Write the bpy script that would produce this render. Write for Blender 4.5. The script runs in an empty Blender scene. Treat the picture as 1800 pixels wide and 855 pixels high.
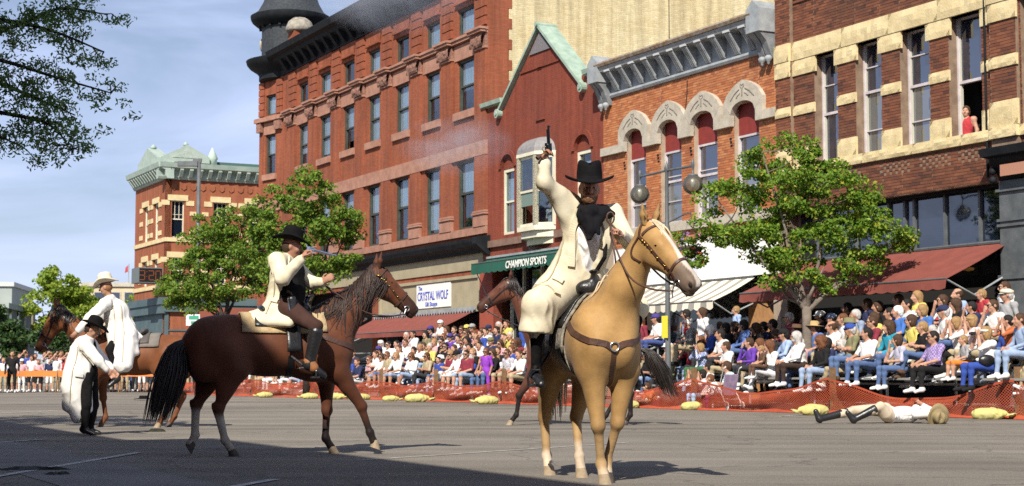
import bpy, bmesh, math, random
import numpy as np
from mathutils import Vector, Matrix
random.seed(7); np.random.seed(7)
R = math.radians
SC = bpy.context.scene
COL = SC.collection

# ------------------------------------------------------------------ camera, sky, sun, exposure
cam = bpy.data.cameras.new('camera'); camo = bpy.data.objects.new('camera', cam); COL.objects.link(camo)
CAM_H = 0.88
camo.location = (0, 0, CAM_H); camo.rotation_euler = (R(90 + 4.584), 0, 0)
cam.sensor_width = 36; cam.lens = 57.0; cam.clip_start = .1; cam.clip_end = 4000
cam.dof.use_dof = True; cam.dof.focus_distance = 15.5; cam.dof.aperture_fstop = 7.0
SC.camera = camo
SUN_EL = R(41); SUN_DIR = Vector((0.24, 0.97, 0)).normalized()          # horizontal travel of the light
W = bpy.data.worlds.new('World'); SC.world = W; W.use_nodes = True
nt = W.node_tree; nt.nodes.clear()
def N(t, ty, **kw):
    n = t.nodes.new(ty)
    for k, v in kw.items(): setattr(n, k, v)
    return n
wo = N(nt, 'ShaderNodeOutputWorld'); bg = N(nt, 'ShaderNodeBackground')
sky = N(nt, 'ShaderNodeTexSky', sky_type='NISHITA', sun_disc=False)
sky.sun_elevation = SUN_EL; sky.sun_rotation = math.atan2(-SUN_DIR.x, -SUN_DIR.y)
sky.altitude = 280; sky.air_density = 1.0; sky.dust_density = .8; sky.ozone_density = 2.5
tc = N(nt, 'ShaderNodeTexCoord')
mp = N(nt, 'ShaderNodeMapping'); mp.inputs['Scale'].default_value = (1.5, 1.5, 6.0); mp.inputs['Rotation'].default_value = (0.0, R(28), 0)
cn = N(nt, 'ShaderNodeTexNoise'); cn.inputs['Scale'].default_value = 2.6; cn.inputs['Detail'].default_value = 7; cn.inputs['Roughness'].default_value = .52
cn.inputs['Distortion'].default_value = .5
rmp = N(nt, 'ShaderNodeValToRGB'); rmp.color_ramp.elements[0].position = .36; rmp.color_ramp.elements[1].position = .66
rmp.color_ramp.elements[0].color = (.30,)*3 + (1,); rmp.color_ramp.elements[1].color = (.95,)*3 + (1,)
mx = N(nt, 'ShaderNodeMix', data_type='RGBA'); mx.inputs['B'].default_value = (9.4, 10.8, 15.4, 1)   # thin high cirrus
L = nt.links.new
L(tc.outputs['Generated'], mp.inputs['Vector']); L(mp.outputs[0], cn.inputs['Vector']); L(cn.outputs['Fac'], rmp.inputs['Fac'])
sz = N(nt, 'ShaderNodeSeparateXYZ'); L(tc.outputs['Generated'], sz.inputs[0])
el = N(nt, 'ShaderNodeMapRange', interpolation_type='SMOOTHSTEP'); el.inputs['From Min'].default_value = .30; el.inputs['From Max'].default_value = .75; el.inputs['To Min'].default_value = 1; el.inputs['To Max'].default_value = .2   # veil thinned towards the zenith to weaken sky fill in the shade
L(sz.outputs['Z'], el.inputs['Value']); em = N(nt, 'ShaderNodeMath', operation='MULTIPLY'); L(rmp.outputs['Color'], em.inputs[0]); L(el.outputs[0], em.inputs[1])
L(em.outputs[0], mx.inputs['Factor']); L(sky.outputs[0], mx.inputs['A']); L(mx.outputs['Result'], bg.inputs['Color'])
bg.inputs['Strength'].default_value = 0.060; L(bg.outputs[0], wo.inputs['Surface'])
sl = bpy.data.lights.new('sun', 'SUN'); so = bpy.data.objects.new('sun', sl); COL.objects.link(so)
sl.energy = 5.0; sl.angle = R(.53); sl.color = (1, .94, .84)
ld = Vector((SUN_DIR.x*math.cos(SUN_EL), SUN_DIR.y*math.cos(SUN_EL), -math.sin(SUN_EL)))
so.rotation_euler = ld.to_track_quat('-Z', 'Y').to_euler(); so.location = (-6, -20, 30)
SC.view_settings.view_transform = 'Standard'; SC.view_settings.look = 'None'
SC.view_settings.exposure = 0.45; SC.view_settings.gamma = 1
SC.render.engine = 'CYCLES'
cy = SC.cycles; cy.use_denoising = False; cy.max_bounces = 6; cy.transparent_max_bounces = 12; cy.glossy_bounces = 3; cy.transmission_bounces = 4
cy.diffuse_bounces = 2; cy.volume_bounces = 0; cy.sample_clamp_indirect = 6

# ------------------------------------------------------------------ frames
ST_R = Vector((0.45593621, -0.89001246, 0)); ST_IN = Vector((0.89001246, 0.45593621, 0)); ST_O = Vector((-0.92094738, 60.79722172, 0))
ST_ANG = math.atan2(ST_R.y, ST_R.x)
def F(s, w, z=0): return ST_O + ST_R*s + ST_IN*w + Vector((0, 0, z))   # s along the shop fronts, w into the buildings

# ------------------------------------------------------------------ object helpers
def tag(o, label=None, cat=None, group=None, kind=None):
    if label: o['label'] = label
    if cat: o['category'] = cat
    if group: o['group'] = group
    if kind: o['kind'] = kind
    return o
def empty(name, loc=(0,0,0), rz=0, label=None, cat=None, group=None, parent=None):
    o = bpy.data.objects.new(name, None); COL.objects.link(o); o.location = loc; o.rotation_euler = (0, 0, rz)
    o.empty_display_size = .2
    if parent: o.parent = parent
    return tag(o, label, cat, group)
def link(name, me, parent=None, m=None):
    o = bpy.data.objects.new(name, me); COL.objects.link(o)
    if parent: o.parent = parent
    if m is not None:
        if not isinstance(m, (list, tuple)): m = [m]
        for k in m: me.materials.append(k)
    return o
def copy_tree(o, parent=None):
    c = o.copy(); COL.objects.link(c); c.parent = parent
    for ch in o.children: copy_tree(ch, c)
    return c

# ------------------------------------------------------------------ materials
MATS = {}
def princ(name):
    m = bpy.data.materials.new(name); m.use_nodes = True; t = m.node_tree
    return m, t, t.nodes['Principled BSDF']
def mat(name, c, rough=.8, c2=None, scale=6., bump=0., bscale=None, metal=0., spec=.3, detail=4, sheen=0., stretch=None, obj_rand=0., coat=0.):
    """plain colour, optionally mottled with a second colour by noise in object space, with fine relief"""
    if name in MATS: return MATS[name]
    m, t, b = princ(name); l = t.links.new
    b.inputs['Roughness'].default_value = rough; b.inputs['Metallic'].default_value = metal
    b.inputs['Specular IOR Level'].default_value = spec
    if sheen: b.inputs['Sheen Weight'].default_value = sheen
    if coat: b.inputs['Coat Weight'].default_value = coat; b.inputs['Coat Roughness'].default_value = .15
    b.inputs['Base Color'].default_value = (*c, 1)
    co = N(t, 'ShaderNodeTexCoord'); src = co.outputs['Object']
    if stretch:
        mpn = N(t, 'ShaderNodeMapping'); mpn.inputs['Scale'].default_value = stretch; l(src, mpn.inputs['Vector']); src = mpn.outputs[0]
    if c2 is not None:
        n = N(t, 'ShaderNodeTexNoise'); n.inputs['Scale'].default_value = scale; n.inputs['Detail'].default_value = detail; l(src, n.inputs['Vector'])
        r = N(t, 'ShaderNodeValToRGB'); r.color_ramp.elements[0].position = .35; r.color_ramp.elements[1].position = .68
        r.color_ramp.elements[0].color = (*c, 1); r.color_ramp.elements[1].color = (*c2, 1); l(n.outputs['Fac'], r.inputs['Fac'])
        l(r.outputs['Color'], b.inputs['Base Color'])
    if bump:
        n2 = N(t, 'ShaderNodeTexNoise'); n2.inputs['Scale'].default_value = bscale or scale*4; n2.inputs['Detail'].default_value = 5; l(src, n2.inputs['Vector'])
        bp = N(t, 'ShaderNodeBump'); bp.inputs['Strength'].default_value = bump; bp.inputs['Distance'].default_value = .02
        l(n2.outputs['Fac'], bp.inputs['Height']); l(bp.outputs[0], b.inputs['Normal'])
    MATS[name] = m; return m
def fabric(name, c, c2, fold=.85, fscale=4.5, stretch=(1,1,.4)):
    """creased canvas: long soft creases, fine weave, faint soiling"""
    if name in MATS: return MATS[name]
    m, t, b = princ(name); l = t.links.new; co = N(t, 'ShaderNodeTexCoord'); mp_ = N(t, 'ShaderNodeMapping'); mp_.inputs['Scale'].default_value = stretch; l(co.outputs['Object'], mp_.inputs['Vector'])
    n = N(t, 'ShaderNodeTexNoise'); n.inputs['Scale'].default_value = 5; n.inputs['Detail'].default_value = 6; n.inputs['Roughness'].default_value = .65; l(co.outputs['Object'], n.inputs['Vector'])
    r = N(t, 'ShaderNodeValToRGB'); r.color_ramp.elements[0].position = .36; r.color_ramp.elements[1].position = .72; r.color_ramp.elements[0].color = (*c, 1); r.color_ramp.elements[1].color = (*c2, 1); l(n.outputs['Fac'], r.inputs['Fac']); l(r.outputs['Color'], b.inputs['Base Color'])
    a = N(t, 'ShaderNodeTexNoise', noise_type='RIDGED_MULTIFRACTAL'); a.inputs['Scale'].default_value = fscale; a.inputs['Detail'].default_value = 3; a.inputs['Distortion'].default_value = .7; l(mp_.outputs[0], a.inputs['Vector'])
    bp = N(t, 'ShaderNodeBump'); bp.inputs['Strength'].default_value = fold; bp.inputs['Distance'].default_value = .045; l(a.outputs['Fac'], bp.inputs['Height'])
    w_ = N(t, 'ShaderNodeTexNoise'); w_.inputs['Scale'].default_value = 160; l(co.outputs['Object'], w_.inputs['Vector']); b2 = N(t, 'ShaderNodeBump'); b2.inputs['Strength'].default_value = .25; b2.inputs['Distance'].default_value = .003; l(w_.outputs['Fac'], b2.inputs['Height']); l(bp.outputs[0], b2.inputs['Normal'])
    l(b2.outputs[0], b.inputs['Normal']); b.inputs['Roughness'].default_value = .93; b.inputs['Specular IOR Level'].default_value = .12; MATS[name] = m; return m
def brick(name, c1, c2, mortar, bw=.21, bh=.07, ms=.006, dirt=(.1,.08,.07), dirt_amt=.35, bump=.35, offs=.5, big=.35):
    """running-bond masonry mapped on (x+y, z) of the building"""
    m, t, b = princ(name); l = t.links.new
    co = N(t, 'ShaderNodeTexCoord'); sx = N(t, 'ShaderNodeSeparateXYZ'); l(co.outputs['Object'], sx.inputs[0])
    ad = N(t, 'ShaderNodeMath', operation='ADD'); l(sx.outputs['X'], ad.inputs[0]); l(sx.outputs['Y'], ad.inputs[1])
    cb = N(t, 'ShaderNodeCombineXYZ'); l(ad.outputs[0], cb.inputs['X']); l(sx.outputs['Z'], cb.inputs['Y'])
    br = N(t, 'ShaderNodeTexBrick', offset=offs); l(cb.outputs[0], br.inputs['Vector'])
    for k, v in (('Scale', 1.), ('Brick Width', bw), ('Row Height', bh), ('Mortar Size', ms), ('Mortar Smooth', .1), ('Bias', 0.)): br.inputs[k].default_value = v
    br.inputs['Color1'].default_value = (*c1, 1); br.inputs['Color2'].default_value = (*c2, 1); br.inputs['Mortar'].default_value = (*mortar, 1)
    n = N(t, 'ShaderNodeTexNoise'); n.inputs['Scale'].default_value = big; n.inputs['Detail'].default_value = 8; n.inputs['Roughness'].default_value = .65
    l(co.outputs['Object'], n.inputs['Vector'])
    r = N(t, 'ShaderNodeValToRGB'); r.color_ramp.elements[0].position = .42; r.color_ramp.elements[1].position = .8; l(n.outputs['Fac'], r.inputs['Fac'])
    r.color_ramp.elements[0].color = (0,0,0,1); r.color_ramp.elements[1].color = (dirt_amt,)*3 + (1,)
    mxx = N(t, 'ShaderNodeMix', data_type='RGBA'); l(r.outputs['Color'], mxx.inputs['Factor']); l(br.outputs['Color'], mxx.inputs['A']); mxx.inputs['B'].default_value = (*dirt, 1)
    # rain streaks and soot runs down the face
    ms_ = N(t, 'ShaderNodeMapping'); ms_.inputs['Scale'].default_value = (1.7,1.7,.13); l(co.outputs['Object'], ms_.inputs['Vector'])
    ns_ = N(t, 'ShaderNodeTexNoise'); ns_.inputs['Scale'].default_value = 1.6; ns_.inputs['Detail'].default_value = 7; ns_.inputs['Roughness'].default_value = .7; l(ms_.outputs[0], ns_.inputs['Vector'])
    rs_ = N(t, 'ShaderNodeValToRGB'); rs_.color_ramp.elements[0].position = .40; rs_.color_ramp.elements[1].position = .72; rs_.color_ramp.elements[0].color = (1.06,1.06,1.06,1); rs_.color_ramp.elements[1].color = (.62,.60,.58,1); l(ns_.outputs['Fac'], rs_.inputs['Fac'])
    mm_ = N(t, 'ShaderNodeMix', data_type='RGBA', blend_type='MULTIPLY'); mm_.inputs['Factor'].default_value = 1; l(mxx.outputs['Result'], mm_.inputs['A']); l(rs_.outputs['Color'], mm_.inputs['B'])
    l(mm_.outputs['Result'], b.inputs['Base Color']); b.inputs['Roughness'].default_value = .9; b.inputs['Specular IOR Level'].default_value = .2
    bp = N(t, 'ShaderNodeBump', invert=True); bp.inputs['Strength'].default_value = bump; bp.inputs['Distance'].default_value = .012
    l(br.outputs['Fac'], bp.inputs['Height']); l(bp.outputs[0], b.inputs['Normal'])
    return m
def island_mat(name, cols, rough=.9, bump=.25, soot=(.06,.05,.045), soot_amt=.5, soot_scale=.5):
    """one colour per loose piece (bricks built as geometry), with sooty staining"""
    m, t, b = princ(name); l = t.links.new
    g = N(t, 'ShaderNodeNewGeometry'); oi = N(t, 'ShaderNodeObjectInfo')
    a = N(t, 'ShaderNodeMath', operation='ADD'); l(g.outputs['Random Per Island'], a.inputs[0]); l(oi.outputs['Random'], a.inputs[1])
    fr = N(t, 'ShaderNodeMath', operation='FRACT'); l(a.outputs[0], fr.inputs[0])
    r = N(t, 'ShaderNodeValToRGB'); els = r.color_ramp.elements
    while len(els) < len(cols): els.new(.5)
    for i, c in enumerate(cols): els[i].position = i/(len(cols)-1); els[i].color = (*c, 1)
    l(fr.outputs[0], r.inputs['Fac'])
    co = N(t, 'ShaderNodeTexCoord')
    n = N(t, 'ShaderNodeTexNoise'); n.inputs['Scale'].default_value = soot_scale; n.inputs['Detail'].default_value = 8; n.inputs['Roughness'].default_value = .7
    l(g.outputs['Position'], n.inputs['Vector'])
    rr = N(t, 'ShaderNodeValToRGB'); rr.color_ramp.elements[0].position = .45; rr.color_ramp.elements[1].position = .75
    rr.color_ramp.elements[0].color = (0,0,0,1); rr.color_ramp.elements[1].color = (soot_amt,)*3 + (1,); l(n.outputs['Fac'], rr.inputs['Fac'])
    mxx = N(t, 'ShaderNodeMix', data_type='RGBA'); l(rr.outputs['Color'], mxx.inputs['Factor']); l(r.outputs['Color'], mxx.inputs['A']); mxx.inputs['B'].default_value = (*soot, 1)
    l(mxx.outputs['Result'], b.inputs['Base Color']); b.inputs['Roughness'].default_value = rough; b.inputs['Specular IOR Level'].default_value = .2
    n2 = N(t, 'ShaderNodeTexNoise'); n2.inputs['Scale'].default_value = 30; l(co.outputs['Object'], n2.inputs['Vector'])
    bp = N(t, 'ShaderNodeBump'); bp.inputs['Strength'].default_value = bump; bp.inputs['Distance'].default_value = .01
    l(n2.outputs['Fac'], bp.inputs['Height']); l(bp.outputs[0], b.inputs['Normal'])
    return m
def glass(name, tint=(.02,.03,.05), refl=.35, see=.35, wav=.02):
    """window pane: part mirror, part dark tint, part see-through"""
    m, t, b = princ(name); l = t.links.new
    out = t.nodes['Material Output']
    b.inputs['Base Color'].default_value = (*tint, 1); b.inputs['Roughness'].default_value = .04; b.inputs['Specular IOR Level'].default_value = .6
    gl = N(t, 'ShaderNodeBsdfGlossy'); gl.inputs['Roughness'].default_value = .03; gl.inputs['Color'].default_value = (.86,.9,.95,1)
    tr = N(t, 'ShaderNodeBsdfTransparent'); tr.inputs['Color'].default_value = (.75,.82,.85,1)
    co = N(t, 'ShaderNodeTexCoord'); n = N(t, 'ShaderNodeTexNoise'); n.inputs['Scale'].default_value = 1.4; l(co.outputs['Object'], n.inputs['Vector'])
    bp = N(t, 'ShaderNodeBump'); bp.inputs['Strength'].default_value = wav*6; bp.inputs['Distance'].default_value = .05; l(n.outputs['Fac'], bp.inputs['Height'])
    l(bp.outputs[0], gl.inputs['Normal'])
    m1 = N(t, 'ShaderNodeMixShader'); m1.inputs[0].default_value = see; l(b.outputs[0], m1.inputs[1]); l(tr.outputs[0], m1.inputs[2])
    m2 = N(t, 'ShaderNodeMixShader'); m2.inputs[0].default_value = refl; l(m1.outputs[0], m2.inputs[1]); l(gl.outputs[0], m2.inputs[2])
    l(m2.outputs[0], out.inputs['Surface'])
    return m

# ------------------------------------------------------------------ mesh builder
class MB:
    def __init__(s, off=(0,0,0)): s.v = []; s.f = []; s.mi = []; s.o = Vector(off); s.cur = 0
    def add(s, vs, fs):
        b = len(s.v); s.v += [(x-s.o.x, y-s.o.y, z-s.o.z) for x, y, z in vs]
        s.f += [tuple(i+b for i in f) for f in fs]; s.mi += [s.cur]*len(fs)
    def box(s, x0, x1, y0, y1, z0, z1):
        s.add([(x0,y0,z0),(x1,y0,z0),(x1,y1,z0),(x0,y1,z0),(x0,y0,z1),(x1,y0,z1),(x1,y1,z1),(x0,y1,z1)],
              [(0,3,2,1),(4,5,6,7),(0,1,5,4),(1,2,6,5),(2,3,7,6),(3,0,4,7)])
    def prism_y(s, poly, y0, y1):
        """poly of (x,z), extruded from y0 (front) to y1"""
        n = len(poly); s.add([(x,y0,z) for x,z in poly]+[(x,y1,z) for x,z in poly],
            [tuple(range(n)), tuple(range(2*n-1,n-1,-1))]+[((i+1)%n, i, i+n, (i+1)%n+n) for i in range(n)])
    def prism_x(s, poly, x0, x1):
        """poly of (y,z), extruded along x"""
        n = len(poly); s.add([(x0,y,z) for y,z in poly]+[(x1,y,z) for y,z in poly],
            [tuple(range(n-1,-1,-1)), tuple(range(n,2*n))]+[(i, (i+1)%n, (i+1)%n+n, i+n) for i in range(n)])
    def prism_z(s, poly, z0, z1):
        n = len(poly); s.add([(x,y,z0) for x,y in poly]+[(x,y,z1) for x,y in poly],
            [tuple(range(n-1,-1,-1)), tuple(range(n,2*n))]+[(i, (i+1)%n, (i+1)%n+n, i+n) for i in range(n)])
    def tube(s, pts, rad, n=8, cap=True):
        pts = [Vector(p) for p in pts]; rr = rad if isinstance(rad, (list, tuple)) else [rad]*len(pts)
        vs = []; fs = []; ref = None
        for i, p in enumerate(pts):
            d = (pts[min(i+1, len(pts)-1)] - pts[max(i-1, 0)])
            d = d.normalized() if d.length > 1e-9 else Vector((0,0,1))
            if ref is None: ref = d.orthogonal().normalized()
            ref = (ref - d*ref.dot(d)); ref = ref.normalized() if ref.length > 1e-6 else d.orthogonal().normalized()
            b = d.cross(ref)
            for k in range(n):
                a = 2*math.pi*k/n; q = p + (ref*math.cos(a) + b*math.sin(a))*rr[i]; vs.append(tuple(q))
        for i in range(len(pts)-1):
            for k in range(n): fs.append((i*n+k, i*n+(k+1)%n, (i+1)*n+(k+1)%n, (i+1)*n+k))
        if cap: fs.append(tuple(range(n-1,-1,-1))); fs.append(tuple(range((len(pts)-1)*n, len(pts)*n)))
        s.add(vs, fs)
    def lathe(s, prof, c=(0,0,0), n=24, a0=0., a1=2*math.pi, squash=1.):
        full = abs(a1-a0-2*math.pi) < 1e-6; m = n if full else n+1
        vs = [(c[0]+r*math.cos(a0+(a1-a0)*k/n), c[1]+squash*r*math.sin(a0+(a1-a0)*k/n), c[2]+z) for r, z in prof for k in range(m)]
        fs = []
        for i in range(len(prof)-1):
            for k in range(n): fs.append((i*m+k, i*m+(k+1)%m, (i+1)*m+(k+1)%m, (i+1)*m+k))
        if full:
            if prof[0][0] > 1e-4: fs.append(tuple(range(n-1,-1,-1)))
            if prof[-1][0] > 1e-4: fs.append(tuple(range((len(prof)-1)*n, len(prof)*n)))
        s.add(vs, fs)
    def build(s, name, m, parent=None, smooth=False):
        me = bpy.data.meshes.new(name); me.from_pydata(s.v, [], s.f)
        ms = m if isinstance(m, (list, tuple)) else [m]
        for k in ms: me.materials.append(k)
        if len(ms) > 1: me.polygons.foreach_set('material_index', s.mi)
        if smooth: me.polygons.foreach_set('use_smooth', [True]*len(me.polygons))
        me.update(); o = bpy.data.objects.new(name, me); COL.objects.link(o)
        if parent: o.parent = parent
        return o
def smooth_by_angle(o, ang=40):
    me = o.data; me.polygons.foreach_set('use_smooth', [True]*len(me.polygons)); me.set_sharp_from_angle(angle=R(ang)); return o
def bevel(o, w=.01, seg=1):
    b = o.modifiers.new('bevel', 'BEVEL'); b.width = w; b.segments = seg; b.limit_method = 'ANGLE'; return o
def cells(x0, x1, z0, z1, holes):
    """rectangles that fill x0..x1, z0..z1 round the rectangular holes, merged upward where columns agree"""
    xs = sorted({x0, x1, *[h[0] for h in holes], *[h[1] for h in holes]}); xs = [x for x in xs if x0 <= x <= x1]
    out = []
    for a, b in zip(xs, xs[1:]):
        m = (a+b)/2; hs = sorted([(h[2], h[3]) for h in holes if h[0] < m < h[1]]); z = z0
        for h0, h1 in hs:
            if h0 > z + 1e-6: out.append((a, b, z, min(h0, z1)))
            z = max(z, h1)
        if z < z1 - 1e-6: out.append((a, b, z, z1))
    return out
def text_mesh(name, body, size, m, parent, loc, rot=(R(90),0,0), extrude=.006, sx=1., align='LEFT', shear=0., bold=0.):
    c = bpy.data.curves.new(name, 'FONT'); c.body = body; c.size = size; c.extrude = extrude; c.align_x = align; c.shear = shear; c.offset = bold
    c.resolution_u = 3
    tmp = bpy.data.objects.new(name, c); COL.objects.link(tmp)
    dg = bpy.context.evaluated_depsgraph_get(); me = bpy.data.meshes.new_from_object(tmp.evaluated_get(dg))
    bpy.data.objects.remove(tmp); bpy.data.curves.remove(c)
    o = bpy.data.objects.new(name, me); COL.objects.link(o); me.materials.clear(); me.materials.append(m)
    o.location = loc; o.rotation_euler = rot; o.scale = (sx, 1, 1)
    if parent: o.parent = parent
    return o
# ------------------------------------------------------------------ ground
def asphalt():
    m, t, b = princ('asphalt'); l = t.links.new
    co = N(t, 'ShaderNodeTexCoord')
    n1 = N(t, 'ShaderNodeTexNoise'); n1.inputs['Scale'].default_value = .18; n1.inputs['Detail'].default_value = 6; n1.inputs['Roughness'].default_value = .6
    n2 = N(t, 'ShaderNodeTexNoise'); n2.inputs['Scale'].default_value = 42; n2.inputs['Detail'].default_value = 6; n2.inputs['Roughness'].default_value = .75
    mpn = N(t, 'ShaderNodeMapping'); mpn.inputs['Rotation'].default_value = (0,0,-ST_ANG); mpn.inputs['Scale'].default_value = (.07,1.1,1)
    n3 = N(t, 'ShaderNodeTexNoise'); n3.inputs['Scale'].default_value = .8; n3.inputs['Detail'].default_value = 5
    l(co.outputs['Object'], n1.inputs['Vector']); l(co.outputs['Object'], n2.inputs['Vector']); l(co.outputs['Object'], mpn.inputs['Vector']); l(mpn.outputs[0], n3.inputs['Vector'])
    r1 = N(t, 'ShaderNodeValToRGB'); r1.color_ramp.elements[0].position = .32; r1.color_ramp.elements[1].position = .7
    r1.color_ramp.elements[0].color = (.190,.171,.146,1); r1.color_ramp.elements[1].color = (.295,.266,.227,1); l(n1.outputs['Fac'], r1.inputs['Fac'])
    r2 = N(t, 'ShaderNodeValToRGB'); r2.color_ramp.elements[0].position = .34; r2.color_ramp.elements[1].position = .70
    r2.color_ramp.elements[0].color = (.55,.54,.52,1); r2.color_ramp.elements[1].color = (1.3,1.28,1.24,1); l(n2.outputs['Fac'], r2.inputs['Fac'])
    r3 = N(t, 'ShaderNodeValToRGB'); r3.color_ramp.elements[0].position = .3; r3.color_ramp.elements[1].position = .7
    r3.color_ramp.elements[0].color = (.70,.70,.70,1); r3.color_ramp.elements[1].color = (1.15,1.15,1.15,1); l(n3.outputs['Fac'], r3.inputs['Fac'])
    a = N(t, 'ShaderNodeMix', data_type='RGBA', blend_type='MULTIPLY'); a.inputs['Factor'].default_value = 1; l(r1.outputs['Color'], a.inputs['A']); l(r2.outputs['Color'], a.inputs['B'])
    c = N(t, 'ShaderNodeMix', data_type='RGBA', blend_type='MULTIPLY'); c.inputs['Factor'].default_value = 1; l(a.outputs['Result'], c.inputs['A']); l(r3.outputs['Color'], c.inputs['B'])
    # hairline cracks and tar-sealed joints
    vo = N(t, 'ShaderNodeTexVoronoi', feature='DISTANCE_TO_EDGE'); vo.inputs['Scale'].default_value = .33
    nz = N(t, 'ShaderNodeTexNoise'); nz.inputs['Scale'].default_value = 1.3; nz.inputs['Detail'].default_value = 6; l(co.outputs['Object'], nz.inputs['Vector'])
    vm = N(t, 'ShaderNodeVectorMath', operation='ADD'); l(co.outputs['Object'], vm.inputs[0]); l(nz.outputs['Color'], vm.inputs[1]); l(vm.outputs[0], vo.inputs['Vector'])
    lt = N(t, 'ShaderNodeMath', operation='LESS_THAN'); lt.inputs[1].default_value = .007; l(vo.outputs['Distance'], lt.inputs[0])
    ml = N(t, 'ShaderNodeMath', operation='MULTIPLY'); ml.inputs[1].default_value = .38; l(lt.outputs[0], ml.inputs[0])
    d = N(t, 'ShaderNodeMix', data_type='RGBA'); l(ml.outputs[0], d.inputs['Factor']); l(c.outputs['Result'], d.inputs['A']); d.inputs['B'].default_value = (.04,.04,.04,1)
    st = N(t, 'ShaderNodeTexNoise'); st.inputs['Scale'].default_value = 1.1; st.inputs['Detail'].default_value = 8; st.inputs['Roughness'].default_value = .7; l(co.outputs['Object'], st.inputs['Vector'])
    sr = N(t, 'ShaderNodeValToRGB'); sr.color_ramp.elements[0].position = .60; sr.color_ramp.elements[1].position = .74; sr.color_ramp.elements[0].color = (1,1,1,1); sr.color_ramp.elements[1].color = (.66,.65,.64,1); l(st.outputs['Fac'], sr.inputs['Fac'])
    sm_ = N(t, 'ShaderNodeMix', data_type='RGBA', blend_type='MULTIPLY'); sm_.inputs['Factor'].default_value = 1; l(d.outputs['Result'], sm_.inputs['A']); l(sr.outputs['Color'], sm_.inputs['B'])
    l(sm_.outputs['Result'], b.inputs['Base Color']); b.inputs['Roughness'].default_value = .88; b.inputs['Specular IOR Level'].default_value = .25
    bp = N(t, 'ShaderNodeBump'); bp.inputs['Strength'].default_value = .55; bp.inputs['Distance'].default_value = .012; l(n2.outputs['Fac'], bp.inputs['Height']); l(bp.outputs[0], b.inputs['Normal'])
    return m
M_ASPH = asphalt()
mb = MB(); mb.add([(-900,-300,0),(900,-300,0),(900,1500,0),(-900,1500,0)], [(0,1,2,3)])
tag(mb.build('road', M_ASPH), kind='structure')
def strip(name, pts, z, m, **kw):
    b = MB(); b.add([(p[0], p[1], z) for p in pts], [tuple(range(len(pts)))]); o = b.build(name, m)
    a = o.data.polygons[0]
    if a.normal.z < 0: o.data.flip_normals()
    return tag(o, **kw)
M_CONC = mat('worn_concrete', (.24,.225,.20), .9, (.17,.16,.145), 1.2, .3, 40)
M_PAINT = mat('worn_road_paint', (.62,.61,.57), .8, (.30,.29,.27), 5, .2, 60)
# concrete gutter strip on the near side, running with the street
g0 = Vector((-4.95, 18.05, 0)); gp = Vector((ST_IN.x, ST_IN.y, 0))*-1.0
ga = [g0 - ST_R*14, g0 + ST_R*16, g0 + ST_R*16 + gp*1.15, g0 - ST_R*14 + gp*1.15]
strip('concrete_gutter', ga, .004, M_CONC, kind='structure')
def line(p, q, wd, z=.008):
    p = Vector((*p,0)); q = Vector((*q,0)); d = (q-p).normalized(); n = Vector((-d.y, d.x, 0))*wd/2
    strip('painted_line', [p-n, q-n, q+n, p+n], z, M_PAINT, kind='structure')
line((-4.45,12.6), (-4.12,18.0), .10); line((-6.9,19.0), (-6.2,21.6), .10); line((-2.2,12.4), (-1.96,13.5), .10)
line((-1.55,16.4), (1.45,20.6), .035); line((5.4,33.0), (7.0,35.6), .09); line((-.55,45.2), (.9,45.9), .09); line((.8,25.9), (1.6,26.3), .03)
line((-11.5,34.0), (-10.6,38.0), .09)
M_TAR = mat('dark_droppings', (.012,.014,.008), .7, (.035,.035,.02), 12, .6, 40)
def blot(name, c, rx, ry, h, label, seed):
    rnd = random.Random(seed); b = MB(); n = 18
    top = [(c[0]+rx*.6*math.cos(a)*rnd.uniform(.6,1.2), c[1]+ry*.6*math.sin(a)*rnd.uniform(.6,1.2), h*rnd.uniform(.5,1)) for a in [2*math.pi*k/n for k in range(n)]]
    bot = [(c[0]+rx*math.cos(a)*rnd.uniform(.7,1.3), c[1]+ry*math.sin(a)*rnd.uniform(.7,1.3), .001) for a in [2*math.pi*k/n for k in range(n)]]
    b.add(top+bot, [tuple(range(n))]+[(k, k+n, (k+1)%n+n, (k+1)%n) for k in range(n)])
    return tag(b.build(name, M_TAR), label, 'dung')
blot('horse_dung', (-4.35,14.9), .32, .16, .035, 'dark flattened patch of dung across the painted line at lower left', 3)
blot('horse_dung', (-3.95,14.2), .11, .09, .03, 'small dark dung spot on the pale concrete strip', 5)
blot('horse_dung', (-5.35,24.6), .14, .10, .05, 'small heap of dung between the standing man and the hind hoof', 6)
# far pavement with its kerb
mb = MB(); mb.box(-26.5, 60, -3.7, 3, 0, .15)
M_WALK = mat('pavement_concrete', (.33,.31,.28), .9, (.25,.24,.21), 1.1, .25, 40)
o = mb.build('pavement', M_WALK); o.location = ST_O; o.rotation_euler.z = ST_ANG; tag(o, kind='structure')
mb = MB(); mb.box(-120, -46.5, -5.0, 3, 0, .15); o = mb.build('pavement', M_WALK); o.location = ST_O; o.rotation_euler.z = ST_ANG; tag(o, kind='structure')

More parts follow.
